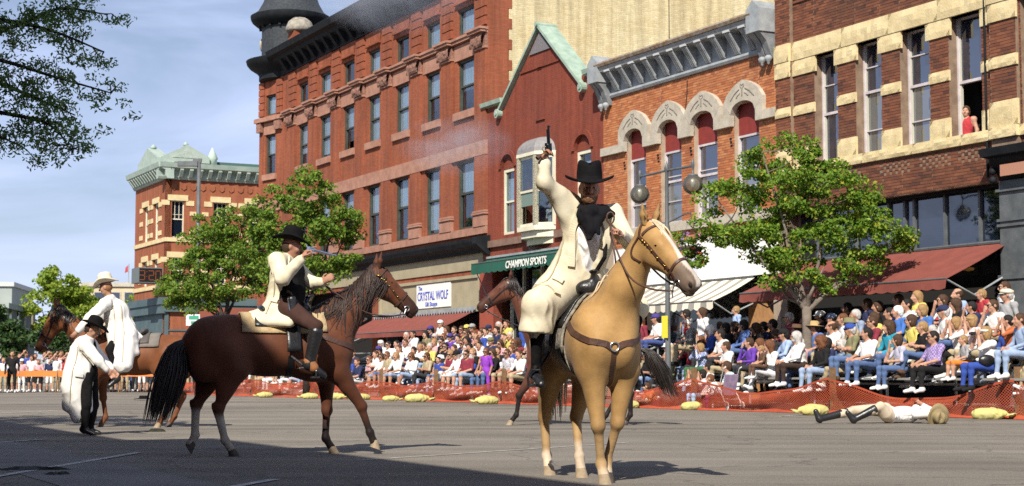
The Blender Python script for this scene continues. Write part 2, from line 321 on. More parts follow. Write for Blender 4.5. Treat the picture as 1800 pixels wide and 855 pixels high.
# ------------------------------------------------------------------ building materials
M_RED = brick('red_brick', (.345,.108,.051), (.285,.083,.042), (.25,.088,.054), .205, .066, .005, dirt=(.13,.055,.04), dirt_amt=.75, bump=.3)
M_GABLE = brick('maroon_brick', (.27,.064,.034), (.225,.054,.032), (.17,.055,.04), .205, .07, .006, dirt=(.12,.05,.04), dirt_amt=.6, bump=.4)
M_CREAM = brick('cream_brick', (.74,.63,.36), (.60,.49,.25), (.58,.53,.40), .215, .075, .008, dirt=(.50,.34,.14), dirt_amt=.55, bump=.5, big=.6)
M_OMORT = mat('pale_mortar', (.42,.33,.24), .95, (.33,.25,.18), 4, .3, 60)
M_OBRK = island_mat('orange_brick', [(.46,.17,.065), (.38,.125,.05), (.53,.23,.10), (.42,.15,.06), (.30,.10,.05)], soot=(.16,.09,.06), soot_amt=.45)
M_BMORT = mat('brown_mortar', (.27,.19,.13), .95, (.17,.115,.08), 4, .3, 60)
M_BBRK = island_mat('brown_brick', [(.21,.080,.043), (.16,.060,.036), (.25,.100,.053), (.18,.068,.040), (.085,.040,.030)], soot=(.055,.037,.030), soot_amt=.65)
M_RSTONE = mat('red_sandstone', (.40,.21,.145), .9, (.30,.15,.105), 3, .5, 25)
M_RCARVE = mat('carved_red_sandstone', (.34,.18,.13), .95, (.18,.09,.065), 14, 1., 30)
M_YSTONE = mat('yellow_sandstone', (.70,.575,.325), .92, (.58,.46,.245), 3, .45, 20)
M_PSTONE = mat('pale_limestone', (.50,.45,.36), .92, (.38,.34,.27), 4, .4, 30)
M_BLACK = mat('black_painted_metal', (.008,.010,.012), .7, (.016,.019,.022), 3, .15, 12, spec=.2)
M_SLATE = mat('slate_roof', (.026,.030,.034), .7, (.05,.056,.062), 9, .5, 22)
M_OLIVE = mat('dark_green_wood', (.045,.052,.042), .6, (.07,.075,.06), 4, .1, 30)
M_CREAMW = mat('cream_paint', (.72,.68,.52), .6, (.62,.57,.42), 3, .1, 30)
M_WHITEW = mat('white_window_paint', (.60,.55,.55), .7, (.46,.41,.42), 4, .1, 30)
M_TEALW = mat('green_sash_paint', (.16,.22,.19), .6)
M_VERD = mat('verdigris_copper', (.36,.45,.36), .75, (.24,.33,.26), 3, .3, 20)
M_GREYM = mat('grey_pressed_metal', (.34,.36,.36), .6, (.24,.26,.27), 4, .3, 20)
M_RUST = mat('rusty_metal_edge', (.30,.27,.22), .8, (.22,.12,.05), 6, .5, 30)
M_MAROON = mat('maroon_board', (.24,.035,.028), .7, (.19,.03,.027), 6, .15, 20)
M_DARKIN = mat('dark_interior', (.02,.019,.018), .9)
M_CURT = mat('white_blind', (.84,.84,.88), .9, (.74,.74,.79), 2)
M_TAN = mat('tan_painted_board', (.38,.33,.215), .8, (.32,.275,.18), 2, .1, 20)
M_REDP = mat('red_painted_pier', (.36,.085,.05), .8, (.30,.07,.045), 3, .2, 30)
M_STEEL = mat('grey_painted_iron', (.12,.13,.135), .5, (.08,.09,.095), 4, .15, 30, spec=.5)
M_GL_SKY = glass('reflective_pane', (.03,.04,.08), .13, .93)
M_GL_DRK = glass('dark_pane', (.010,.016,.030), .10, .25)
M_GL_BLU = glass('blue_pane', (.012,.020,.045), .16, .25, .01)
M_GL_GRY = glass('hazy_pane', (.13,.14,.14), .16, .15, .01)
M_AWNRED = mat('red_awning_canvas', (.235,.068,.05), .9, (.195,.055,.042), 3, .1, 60)
M_AWNGRN = mat('green_awning_canvas', (.018,.105,.07), .85, (.022,.085,.06), 3)
M_WSIGN = mat('white_sign_board', (.80,.79,.74), .7)
M_BLUEINK = mat('blue_sign_paint', (.06,.10,.42), .7)
M_INK = mat('grey_sign_ink', (.12,.11,.14), .8)
M_WHINK = mat('white_lettering', (.80,.79,.72), .7)

WALL_T = .36
def holes_wall(bd, name, m, x0, x1, z0, z1, holes, y0=0., t=WALL_T, off=(0,0,0)):
    b = MB(off)
    for (a, c, p, q) in cells(x0, x1, z0, z1, holes): b.box(a, c, y0, y0+t, p, q)
    return b.build(name, m, bd)
def window(bd, x0, x1, z0, z1, y, frame, pane_up, pane_lo, off, rail=.5, fw=.07, depth=.12, curtain=None, bars=(), inner=None, name='window', open_low=0., backing=True, panes=True):
    """a sash window: the frame is the part; panes, blind and dark room behind are its sub-parts"""
    b = MB(off); zr = z0 + (z1-z0)*rail
    b.box(x0, x0+fw, y, y+depth, z0, z1); b.box(x1-fw, x1, y, y+depth, z0, z1); b.box(x0+fw, x1-fw, y, y+depth, z1-fw, z1); b.box(x0+fw, x1-fw, y, y+depth, z0, z0+fw*.9)
    if rail: b.box(x0+fw, x1-fw, y+.02, y+depth, zr-.035, zr+.035)
    for (ba, bb, bc, bd2) in bars: b.box(ba, bb, y+.03, y+.07, bc, bd2)
    w = b.build(name, frame, bd)
    if inner:
        b = MB(off); i = fw; k = .035
        b.box(x0+i, x0+i+k, y+.045, y+depth-.01, z0+fw*.9, z1-fw); b.box(x1-i-k, x1-i, y+.045, y+depth-.01, z0+fw*.9, z1-fw); b.build('sash', inner, w)
    if panes:
        if rail:
            lo = z0+fw*.9 + open_low
            b = MB(off); b.box(x0+fw, x1-fw, y+.075, y+.083, zr+.035, z1-fw); b.build('pane', pane_up, w)
            if lo < zr-.06: b = MB(off); b.box(x0+fw, x1-fw, y+.095, y+.103, lo, zr-.035); b.build('pane', pane_lo, w)
        else:
            b = MB(off); b.box(x0+fw, x1-fw, y+.075, y+.083, z0+fw*.9, z1-fw); b.build('pane', pane_up, w)
    if curtain:
        b = MB(off); c0, c1 = curtain; n = 10; xs = [x0+fw+(x1-x0-2*fw)*k/n for k in range(n+1)]
        vs = [(x, y+.112+.010*(k%2), z0+(z1-z0)*c0) for k, x in enumerate(xs)]+[(x, y+.112+.010*(k%2), z0+(z1-z0)*c1) for k, x in enumerate(xs)]
        b.add(vs, [(k, k+1, k+n+2, k+n+1) for k in range(n)]); b.build('blind', M_CURT, w)
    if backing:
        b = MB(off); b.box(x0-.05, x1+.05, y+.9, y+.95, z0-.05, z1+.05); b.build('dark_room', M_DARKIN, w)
    return w
def geo_bricks(bd, rects, m, y, off, bw=.215, bh=.075, j=.010, proud=.012, n_single=0, key=None, name='bricks', seed=1):
    """real bricks standing proud of a mortar wall; the largest-looking n_single are parts, the others one joined mass"""
    rnd = random.Random(seed); bs = []
    for (x0, x1, z0, z1) in rects:
        r0 = int(math.floor(z0/bh)); r1 = int(math.ceil(z1/bh))
        for r in range(r0, r1):
            za, zb = max(z0, r*bh+j/2), min(z1, (r+1)*bh-j/2)
            if zb-za < .02: continue
            k0 = int(math.floor(x0/bw-1)); k1 = int(math.ceil(x1/bw+1))
            for k in range(k0, k1):
                xa = (k+(.5 if r % 2 else 0))*bw+j/2; xb = xa+bw-j; xa = max(xa, x0); xb = min(xb, x1)
                if xb-xa > .03: bs.append((xa, xb, za, zb))
    single = set()
    if n_single:
        full = [i for i, q in enumerate(bs) if q[1]-q[0] > bw-j-.004 and q[3]-q[2] > bh-j-.004]
        full.sort(key=lambda i: key(bs[i])); single = set(full[:n_single])
    b = MB(off)
    for i, (xa, xb, za, zb) in enumerate(bs):
        if i in single: continue
        p = y - proud*rnd.uniform(.5, 1.25)
        b.add([(xa,y,za),(xb,y,za),(xb,y,zb),(xa,y,zb),(xa,p,za),(xb,p,za),(xb,p,zb),(xa,p,zb)], [(4,5,6,7),(0,1,5,4),(1,2,6,5),(2,3,7,6),(3,0,4,7)])
    o = b.build(name, m, bd); tag(o, kind='stuff')
    if single:
        c = MB(); hx, hz = (bw-j)/2, (bh-j)/2
        c.add([(-hx,0,-hz),(hx,0,-hz),(hx,0,hz),(-hx,0,hz),(-hx,-proud,-hz),(hx,-proud,-hz),(hx,-proud,hz),(-hx,-proud,hz)], [(4,5,6,7),(0,1,5,4),(1,2,6,5),(2,3,7,6),(3,0,4,7)])
        first = None
        for i in sorted(single):
            xa, xb, za, zb = bs[i]
            if first is None: first = c.build('brick', m, bd); q = first
            else: q = first.copy(); COL.objects.link(q); q.parent = bd
            q.location = ((xa+xb)/2-off[0], y-off[1], (za+zb)/2-off[2])
    return o
def arch_prism(b, x0, x1, zs, zt, rise, y0, y1, n=10, kind='seg'):
    """fills the rectangle above an arch that springs at zs and rises by rise, up to zt"""
    c = (x0+x1)/2; h = (x1-x0)/2
    if kind == 'seg': rad = (h*h+rise*rise)/(2*rise); fz = lambda x: zs + math.sqrt(max(rad*rad-(x-c)**2, 0)) - (rad-rise)
    xs = [x0+(x1-x0)*k/n for k in range(n+1)]
    for a, d in zip(xs, xs[1:]): b.prism_y([(a, fz(a)), (d, fz(d)), (d, zt), (a, zt)], y0, y1)
    return fz
def bd_root(name, s0, label, cat='building', w0=0.):
    e = empty(name, F(s0, w0), ST_ANG, label, cat); return e, (s0, w0, 0)
def awning(bd, off, s0, s1, zb, zf, dep, val, m, scal=.0, name='awning', stripes=None, yb=0., arms=True, n=None, ends=True):
    """sloping canvas with a scalloped valance, on a frame with side arms"""
    n = n or max(6, int((s1-s0)/.22)); b = MB(off)
    rnd = random.Random(int(s0*10))
    xs = [s0+(s1-s0)*k/n for k in range(n+1)]; rows = 6
    vs = []
    for j in range(rows+1):
        t = j/rows
        for k, x in enumerate(xs):
            sag = -.035*math.sin(math.pi*t) - .012*math.sin(k*1.7)*math.sin(math.pi*t)
            vs.append((x, yb-dep*t, zb+(zf-zb)*t+sag))
    fs = [(j*(n+1)+k, (j+1)*(n+1)+k, (j+1)*(n+1)+k+1, j*(n+1)+k+1) for j in range(rows) for k in range(n)]
    b.add(vs, fs); b.mi = [(k//2) % 2 if stripes else 0 for j in range(rows) for k in range(n)]
    mats = [m, stripes] if stripes else [m]
    a = b.build(name, mats, bd)
    sd = a.modifiers.new('cloth', 'SOLIDIFY'); sd.thickness = .012
    b = MB(off); vs = []; mi = []
    per = 4
    xs2 = [s0+(s1-s0)*k/(n*per) for k in range(n*per+1)]
    for x_i, x in enumerate(xs2):
        ph = (x_i % (2*per))/(2*per); dz = scal*abs(math.sin(math.pi*ph))
        wob = .025*math.sin(x*2.3)
        vs += [(x, yb-dep, zf), (x, yb-dep-.02+wob, zf-val-dz)]
    b.add(vs, [(2*k, 2*k+1, 2*k+3, 2*k+2) for k in range(n*per)]); b.mi = [(k//(2*per)) % 2 if stripes else 0 for k in range(n*per)]
    v = b.build('valance', mats, a); v.modifiers.new('cloth', 'SOLIDIFY').thickness = .008
    b = MB(off); b.tube([(s0, yb-dep, zf), (s1, yb-dep, zf)], .02, 6); b.tube([(s0,yb-.03,zb+.02),(s1,yb-.03,zb+.02)], .045, 6); b.build('roller', M_STEEL, a)
    if arms:
        for x in (s0+.05, s1-.05):
            b = MB(off); b.tube([(x, yb-.05, zb-.75), (x, yb-dep*.55, zf-.35), (x, yb-dep, zf)], .025, 6); b.build('arm', M_GREYM, a)
    return a

# ------------------------------------------------------------------ the big red brick building with the corner turret
bd, of = bd_root('red_brick_building', -13, 'tall red brick corner building with black cornice and conical slate turret')
WIN = [(-2.74,-1.2), (-5.78,-4.38), (-8.95,-7.5), (-12.05,-10.68), (-15.12,-13.72), (-18.2,-16.76), (-21.2,-19.87)]
HO = []
for a, c in WIN: HO += [(a, c, 6.45, 9.13), (a, c, 11.05, 13.12), (a, c, 14.12, 15.18)]
SF = [(-10.6,-.62,.15,4.62), (-22.5,-11.4,.15,4.62)]
holes_wall(bd, 'wall', M_RED, -23.5, 0, 0, 16.0, HO+SF, off=of)
b = MB(of); b.box(-23.5, -.004, 1.4, 22, 0, 17.3); b.build('rear_block', M_DARKIN, bd)
b = MB(of); b.box(-.30, 0, .36, 1.0, 0, 17.9)
tooth = [(.36+.5+(.16 if k % 2 else 0)) for k in range(45)]
b2 = MB(of)
for k in range(45): b2.box(0, .035, 0, tooth[k], k*.4, k*.4+.4)
b2.build('brick_quoins', M_RED, bd); b.build('corner_return', M_RED, bd)
b = MB(of); b.box(-.3, .02, .9, 24, 9.5, 19.5); cw = b.build('side_wall', M_CREAM, bd)
b = MB(of); b.box(.022, .05, 11.1, 13.4, 9.6, 19.5); b.build('lighter_pier', M_CREAM, bd)
b = MB(of); b.tube([(.08, 8.1, 9.6), (.08, 8.1, 19.4)], .012, 5); b.build('wire', M_BLACK, bd)
# piers, stone bands, sills, capitals
PIER = []
eds = [(-.0, -1.2)] + [(WIN[i][0], WIN[i+1][1]) for i in range(6)] + [(-21.2, -23.5)]
for i, (a, c) in enumerate(eds):
    hi, lo = max(a, c), min(a, c)
    if i == 0: p0, p1 = -.98, -.02
    elif i == 7: p0, p1 = -22.6, -21.5
    else: m_ = (hi+lo)/2; p0, p1 = m_-.50, m_+.50
    PIER.append((p0, p1))
    b = MB(of); b.box(p0, p1, -.09, .0, 7.0, 13.2); b.build('pier', M_RED, bd)
    b = MB(of); b.box(p0-.03, p1+.03, -.14, 0, 6.42, 6.86); b.box(p0-.08, p1+.08, -.19, 0, 6.86, 6.93); b.box(p0-.05, p1+.05, -.16, 0, 6.95, 7.02); b.build('pier_base', M_RSTONE, bd)
    b = MB(of); b.box(p0-.04, p1+.04, -.15, 0, 13.2, 13.28); b.build('capital_ring', M_RSTONE, bd)
    # carved bulging capital
    b = MB(of); n = 9; q = [(p0-.02 + (p1-p0+.04)*k/n) for k in range(n+1)]; rows = 6; vs = []
    rnd = random.Random(i)
    for j in range(rows+1):
        for k, x in enumerate(q): vs.append((x, -.13-.13*math.sin(math.pi*(.15+.7*j/rows))-rnd.uniform(0,.05), 13.28+.48*j/rows))
    b.add(vs, [(j*(n+1)+k, j*(n+1)+k+1, (j+1)*(n+1)+k+1, (j+1)*(n+1)+k) for j in range(rows) for k in range(n)])
    b.box(p0-.02, p1+.02, -.12, 0, 13.28, 13.76); b.build('carved_capital', M_RCARVE, bd)
    # string course breaks forward over each pier
    b = MB(of); b.box(p0-.12, p1+.12, -.36, -.14, 13.80, 13.90); b.box(p0-.16, p1+.16, -.42, -.16, 13.90, 13.99); b.build('string_course_break', M_RSTONE, bd)
    # rusticated banded pier above
    for k in range(5):
        b = MB(of); z = 14.12+k*.36; b.box(p0+.02, p1-.02, -.10, 0, z, z+.315); b.build('brick_band', M_RED, bd)
b = MB(of); b.box(-23.5, .02, -.16, 0, 13.78, 13.90); b.box(-23.5, .05, -.22, 0, 13.90, 14.0); b.build('string_course', M_RSTONE, bd)
b = MB(of); b.box(-23.5, 0, -.105, 0, 9.135, 9.67); b.build('stone_band', M_RSTONE, bd)
b = MB(of); b.box(-23.5, 0, -.11, 0, 6.13, 6.415); b.build('sill_band', M_RSTONE, bd)
rnd = random.Random(4)
for i, (a, c) in enumerate(WIN):
    b = MB(of); b.box(a-.16, c+.16, -.12, .2, 10.75, 11.05); b.build('window_sill', M_RSTONE, bd)
    b = MB(of); b.box(a-.2, c+.2, -.03, 0, 13.125, 13.72); b.build('stone_lintel', M_RSTONE, bd)
    # flared brick lintel with a corbelled lip over the attic windows
    nv = 9
    for k in range(nv):
        t0, t1 = k/nv, (k+1)/nv; w_ = c-a
        b = MB(of); b.prism_y([(a-.05+(w_+.1)*t0+.01, 15.44), (a-.05+(w_+.1)*t1-.01, 15.44), (a-.25+(w_+.5)*t1-.012, 15.98), (a-.25+(w_+.5)*t0+.012, 15.98)], -.055, 0); b.build('voussoir', M_RED, bd)
    b = MB(of); b.box(a-.10, c+.10, -.14, 0, 15.34, 15.42); b.build('lintel_lip', M_RED, bd)
    y = .11
    cur = [(.42,.97), (.5,.95), (.06,.97), (.04,.97), (.45,.97), (.1,.97), (.3,.97)][i]
    window(bd, a, c, 11.05, 13.12, y, M_OLIVE, M_GL_SKY, M_GL_SKY, of, curtain=cur, inner=M_OLIVE, fw=.09, open_low=.35 if i == 4 else 0)
    window(bd, a, c, 14.12, 15.18, y, M_OLIVE, M_GL_SKY, M_GL_SKY, of, rail=0, curtain=(.03,.95) if i in (0,1,3,5) else None, fw=.09)
    window(bd, a, c, 6.45, 9.13, y, M_OLIVE, M_GL_SKY, M_GL_SKY, of, curtain=(.55,.95) if i != 1 else (.08,.95), inner=M_OLIVE, fw=.09, rail=.52)
# corner bay, slightly turned
A, Bc = Vector((-23.5, 0, 0)), Vector((-25.8, -.5, 0)); dirb = (Bc-A).normalized(); bl = (Bc-A).length
bay = empty('corner_bay', (A.x-of[0], A.y-of[1], 0), math.atan2(-dirb.y, -dirb.x), parent=bd)   # local +x runs to the right
bo = (0, 0, 0); X0 = -bl
w0_, w1_ = X0+.62, X0+1.62
b = MB()
for (a, c, p, q) in cells(X0, 0, 0, 16.0, [(w0_, w1_, 11.05, 13.12), (w0_, w1_, 14.12, 15.18), (w0_, w1_, 6.45, 9.13)]): b.box(a, c, 0, .36, p, q)
b.build('wall', M_RED, bay)
b = MB(); b.box(X0, X0+.3, .36, 6, 0, 16); b.box(X0+.3, -.02, 1.5, 6, 0, 16); b.build('return_wall', M_RED, bay)
for z0, z1, cc, rl in ((11.05,13.12,(.5,.97),.5), (14.12,15.18,(.02,.97),0), (6.45,9.13,(.5,.97),.5)):
    window(bay, w0_, w1_, z0, z1, .11, M_OLIVE, M_GL_SKY, M_GL_SKY, bo, rail=rl, curtain=cc, fw=.09)
for nm_, bx_ in (('window_sill',(w0_-.14, w1_+.14, -.12, .2, 10.75, 11.05)), ('string_course',(X0-.15, 0, -.26, 0, 13.78, 14.0)), ('stone_band',(X0, 0, -.05, 0, 9.135, 9.67)), ('stone_lintel',(w0_-.1,w1_+.1,-.04,0,13.12,13.72))): b = MB(); b.box(*bx_); b.build(nm_, M_RSTONE, bay)
for bx_ in ((X0, X0+.42, -.2, 0, 13.28, 13.76), (w1_+.12, -.05, -.2, 0, 13.28, 13.76)): b = MB(); b.box(*bx_); b.build('carved_capital', M_RCARVE, bay)
for k in range(5):
    z = 14.12+k*.36
    for bx_ in ((X0, w0_-.1), (w1_+.1, -.05)): b = MB(); b.box(*bx_, -.07, 0, z, z+.315); b.build('brick_band', M_RED, bay)
# black main cornice
b = MB(of)
b.box(-23.6, .02, -.10, .3, 15.99, 16.30)
b.prism_x([(0,16.30),(-.12,16.30),(-.16,16.45),(-.55,16.62),(-.62,16.78),(-.88,16.86),(-.94,17.02),(-.98,17.12),(.6,17.2),(.6,16.3)], -23.6, .06)
b.build('cornice', M_BLACK, bd)
for k in range(23):
    x = -.5-k*1.0
    b = MB(of); b.prism_x([(-.1,16.05),(-.24,16.1),(-.5,16.45),(-.6,16.62),(-.1,16.62)], x-.14, x+.14); b.build('cornice_bracket', M_BLACK, bd)
b = MB(of); b.box(-21.6, .02, .25, .75, 17.15, 17.75)
b.build('parapet', M_RED, bd)
b = MB(of); b.box(-21.7, .04, .18, .82, 17.76, 17.88); b.build('parapet_coping', M_BLACK, bd)
for k in range(44):
    x = -.3-k*.48; b = MB(of); b.box(x-.10, x+.10, .21, .249, 17.34, 17.46); b.build('parapet_dark_block', M_DARKIN, bd)  # dark blocks on the parapet face stand for shaded recesses
b = MB(of); b.box(-22.45, -21.55, -.15, .75, 17.1, 17.95); b.build('parapet_pier', M_RED, bd)
b = MB((of[0]+22.0, of[1]-.3, 0)); b.lathe([(.62,17.96),(.72,18.06),(.70,18.22),(.58,18.5),(.35,18.68),(.0,18.74)], (-0,0,0), 16); b.o = Vector((0,0,0))
o = b.build('stone_ball_cap', mat('weathered_ball', (.34,.31,.25), .9, (.2,.18,.15), 6), bd, True); o.location = (0,0,0)
o.data.transform(Matrix.Translation((0,0,0)))
# turret
TC = (-25.05, .9)
tr_ = empty('turret', (TC[0]-of[0], TC[1]-of[1], 0), 0, parent=bd)
b = MB(); b.lathe([(1.48,15.9),(1.62,15.98),(1.62,16.25),(1.75,16.4),(2.1,16.62),(2.25,16.8),(2.3,16.98),(2.05,17.06),(1.55,17.14)], (0,0,0), 40); smooth_by_angle(b.build('lower_cornice', M_BLACK, tr_), 30)
b = MB(); b.lathe([(1.5,17.1),(1.5,18.9)], (0,0,0), 40); smooth_by_angle(b.build('drum', M_SLATE, tr_), 30)
b = MB(); b.lathe([(1.5,18.75),(1.75,18.85),(2.0,19.05),(2.08,19.2),(2.1,19.36),(1.95,19.42)], (0,0,0), 40); smooth_by_angle(b.build('upper_cornice', M_BLACK, tr_), 30)
b = MB(); b.lathe([(2.0,19.4),(1.72,19.62),(1.45,20.1),(1.2,20.9),(.75,22.8),(.1,25.6),(0,25.7)], (0,0,0), 40); smooth_by_angle(b.build('conical_roof', M_SLATE, tr_), 30)
for k in range(18):
    a = 2*math.pi*k/18; b = MB(); b.box(-.06,.06,-.06,.06,-.12,.12); o = b.build('dentil', M_BLACK, tr_); o.location = (1.60*math.cos(a), 1.60*math.sin(a), 18.80); o.rotation_euler.z = a
b = MB(); b.lathe([(0,0),(.36,0),(.40,.05),(.36,.09),(0,.10)], (0,0,0), 24); o = b.build('round_medallion', M_PSTONE, tr_, True)
o.location = (-1.05, -1.10, 17.98); o.rotation_euler = (R(90), 0, R(-44))
# shop front of the red building
b = MB(of); b.prism_x([(0,5.42),(-.18,5.42),(-.22,5.55),(-.42,5.66),(-.50,5.82),(-.52,5.93),(0,6.0)], -22.6, -.05); b.build('shop_cornice', M_BLACK, bd)
b = MB(of); b.prism_x([(0,5.30),(-.1,5.30),(-.62,5.7),(-.62,5.95),(0,6.05)], -.05, .25); b.build('shop_cornice_end', M_BLACK, bd)
b = MB(of); b.box(-22.6, -.3, -.05, 0, 4.80, 5.42); b.build('fascia', M_TAN, bd)
b = MB(of); b.box(-10.6, -.62, .05, .12, 3.22, 4.62); b.build('sign_panel', M_TAN, bd)
b = MB(of); b.box(-10.6, -.62, -.03, .05, 4.50, 4.62); b.box(-10.6, -.62, -.03, .05, 3.22, 3.34); b.box(-.78, -.62, -.03, .05, 3.34, 4.5); b.box(-10.6,-10.45,-.03,.05,3.34,4.5); b.build('sign_frame', M_TAN, bd)
b = MB(of); b.box(-6.62, -3.32, .012, .048, 3.50, 4.47); sg = b.build('white_banner', M_WSIGN, bd)
text_mesh('lettering', 'CRYSTAL WOLF', .50, M_BLUEINK, sg, (-6.52-of[0], .006, 3.82), sx=.83, bold=.006)
text_mesh('lettering', 'The', .24, M_BLUEINK, sg, (-6.42-of[0], .006, 4.24), bold=.003)
text_mesh('lettering', 'Gift Shoppe', .25, M_BLUEINK, sg, (-5.75-of[0], .006, 3.57), bold=.002)
b = MB(of); b.box(-.62, -.02, -.03, .3, .15, 4.8); b.build('painted_pier', M_REDP, bd)
b = MB(of); b.box(-10.6, -.62, .9, .95, .15, 3.22); b.build('shop_glazing', M_GL_DRK, bd)
awning(bd, of, -11.0, -1.2, 3.24, 2.52, 1.55, .20, M_AWNRED, .0)
b = MB(of)
for k in range(40): b.prism_y([(-10.9+k*.25,3.28),(-10.9+k*.25+.125,3.16),(-10.9+k*.25+.25,3.28),(-10.9+k*.25+.25,3.40),(-10.9+k*.25,3.40)], -.14, -.06)
b.build('scalloped_trim', M_GREYM, bd)
awning(bd, of, -22.3, -12.0, 3.24, 2.52, 1.55, .20, M_AWNRED, .0)

# ------------------------------------------------------------------ gabled maroon building
bd, of = bd_root('gabled_brick_building', 4.3, 'narrow maroon brick building with a pointed copper-edged gable')
HO = [(1.14,2.2,5.95,8.42), (6.7,7.82,5.95,8.42), (3.3,5.05,6.0,8.5), (.5,8.2,.15,4.75)]
w = MB(of)
hol2 = HO + [(1.14,2.2,8.42,9.0), (6.7,7.82,8.42,9.0)]
for (a, c, p, q) in cells(.03, 8.62, 0, 10.55, hol2): w.box(a, c, 0, .36, p, q)
for a, c in ((1.14,2.2), (6.7,7.82)): arch_prism(w, a, c, 8.42, 9.0, .5, 0, .36, 12)
w.prism_y([(1.3,10.55),(7.2,10.55),(4.25,13.12)], 0, .36)
w.box(.03, 1.3, 0, .36, 10.55, 10.95); w.box(7.2, 8.62, 0, .36, 10.55, 10.95)
w.build('wall', M_GABLE, bd)
b = MB(of); b.box(.05, 8.6, .9, 18, 0, 10.4); b.build('rear_block', M_DARKIN, bd)
for a, c in ((1.14,2.2), (6.7,7.82)):
    b = MB(of); arch = []; n = 12; cx_, h_ = (a+c)/2, (c-a)/2; rad = (h_*h_+.25)/(1.0)
    for rr, zoff in ((h_+.16, 0),):
        ang = [math.pi*k/n for k in range(n+1)]
        inner = [(cx_+(h_)*math.cos(t), 8.42+.5*math.sin(t)) for t in ang]; outer = [(cx_+(h_+.17)*math.cos(t), 8.42+.68*math.sin(t)) for t in ang]
        for k in range(n): b.prism_y([inner[k+1], inner[k], outer[k], outer[k+1]], -.06, 0)
    b.build('arch_ring', M_GABLE, bd)
    b = MB(of); b.box(a+.0, c-.0, .10, .30, 8.40, 9.0); b.build('arch_tympanum', M_GABLE, bd)
    window(bd, a, c, 5.95, 8.40, .12, M_CREAMW, M_GL_SKY, M_GL_GRY, of, fw=.12, curtain=(.1,.85), inner=M_TEALW)
for q0, q1 in ((.05,2.95), (5.4,8.6)): b = MB(of); b.box(q0, q1, -.12, 0, 5.55, 5.80); b.build('stone_sill_course', mat('brown_sill_stone', (.24,.15,.11), .9, (.17,.10,.075), 4, .4, 25), bd)
# copper coping of the gable, with its little roof behind
def rake(xa, za, xb, zb, name):
    d = Vector((xb-xa, 0, zb-za)).normalized(); nrm = Vector((-d.z, 0, d.x)); nrm = nrm if nrm.z > 0 else -nrm
    p = [Vector((xa,0,za)), Vector((xb,0,zb))]; t = .10
    b = MB(of); q = [(p[0].x, p[0].z), (p[1].x, p[1].z), (p[1].x+nrm.x*t, p[1].z+nrm.z*t), (p[0].x+nrm.x*t, p[0].z+nrm.z*t)]
    b.prism_y(q, -.16, .6); return b.build(name, M_VERD, bd)
rake(1.05,10.48,4.25,13.16,'gable_coping'); rake(7.45,10.48,4.25,13.16,'gable_coping')
for sgn, xa in ((-1,1.05), (1,7.45)):
    b = MB(of); b.tube([(xa+sgn*-.04,-.2,10.50),(xa+sgn*-.04,.5,10.50)], .17, 14); b.tube([(xa+sgn*-.04,-.235,10.50),(xa+sgn*-.04,-.2,10.50)], .08, 12); b.build('scroll', M_VERD, bd)
b = MB(of); b.tube([(4.25,-.22,13.26),(4.25,.62,13.24)], .09, 12); b.build('ridge_roll', M_VERD, bd)
b = MB(of); b.prism_y([(3.45,12.28),(5.05,12.28),(4.25,13.0)], -.05, .0); b.build('gable_shingles', mat('grey_shingle', (.15,.14,.15), .9, (.22,.2,.2), 30, .6, 60), bd)
b = MB(of); b.box(2.75, 5.75, -.05, 0, 11.72, 11.79); b.box(4.1,4.4,-.08,0,11.72,11.86); b.build('brick_ledge', M_GABLE, bd)
b = MB(of); b.box(3.95, 4.6, -.06, 0, 9.82, 9.9); b.build('small_ledge', M_GABLE, bd)
b = MB(of); b.prism_x([(0,10.85),(-.18,10.9),(-.22,11.05),(.4,11.1),(.4,10.85)], -.3, 1.42); b.build('parapet_cap', M_VERD, bd)
b = MB(of); b.prism_x([(0,10.85),(-.18,10.9),(-.22,11.05),(.4,11.1),(.4,10.85)], 7.55, 8.6); b.build('parapet_cap', M_VERD, bd)
# oriel window
ol = empty('oriel_window', (0,0,0), 0, parent=bd)
def bayline(d, x0=3.06, x1=5.28): return [(x0, 0), (x0+.5, -d), (x1-.5, -d), (x1, 0)]
def bayprism(z0, z1, d, grow, name, m):
    b = MB(of); p = bayline(d+grow, 3.06-grow, 5.28+grow); b.prism_z([(x, y) for x, y in p], z0, z1); return b.build(name, m, ol)
bayprism(8.5, 8.62, .5, .08, 'head_moulding', M_CREAMW); bayprism(5.86, 6.02, .5, .06, 'sill_moulding', M_CREAMW); bayprism(5.62, 5.86, .42, .0, 'corbel', M_CREAMW); bayprism(5.40, 5.62, .3, -.12, 'corbel', M_CREAMW); bayprism(5.18, 5.40, .2, -.25, 'corbel', M_CREAMW)
b = MB(of); pl = bayline(.5)
for (xa, ya), (xb, yb) in zip(pl, pl[1:]):
    d = Vector((xb-xa, yb-ya, 0)); ln = d.length; d.normalize(); nn = Vector((d.y, -d.x, 0))*-1
    for t in (0, ln): 
        c = Vector((xa, ya, 0))+d*t; b.box(c.x-.08, c.x+.08, c.y-.06, c.y+.10, 6.02, 8.5)
    for z0, z1 in ((6.02,6.12),(7.22,7.30),(8.40,8.5)):
        q = [Vector((xa,ya,0)), Vector((xb,yb,0)), Vector((xb,yb,0))+nn*.06, Vector((xa,ya,0))+nn*.06]; b.prism_z([(v.x, v.y) for v in q], z0, z1)
b.build('frame', M_CREAMW, ol)
for i, ((xa, ya), (xb, yb)) in enumerate(zip(pl, pl[1:])):
    b = MB(of); d = Vector((xb-xa, yb-ya, 0)).normalized(); nn = Vector((-d.y, d.x, 0))*.03
    for z0, z1 in ((6.12,7.22),(7.30,8.40)):
        if i == 1 and z0 < 7: continue
        q = [(xa, ya), (xb, yb), (xb+nn.x, yb+nn.y), (xa+nn.x, ya+nn.y)]; b.prism_z(q, z0, z1)
    b.build('pane', M_GL_SKY if i else M_GL_GRY, ol)
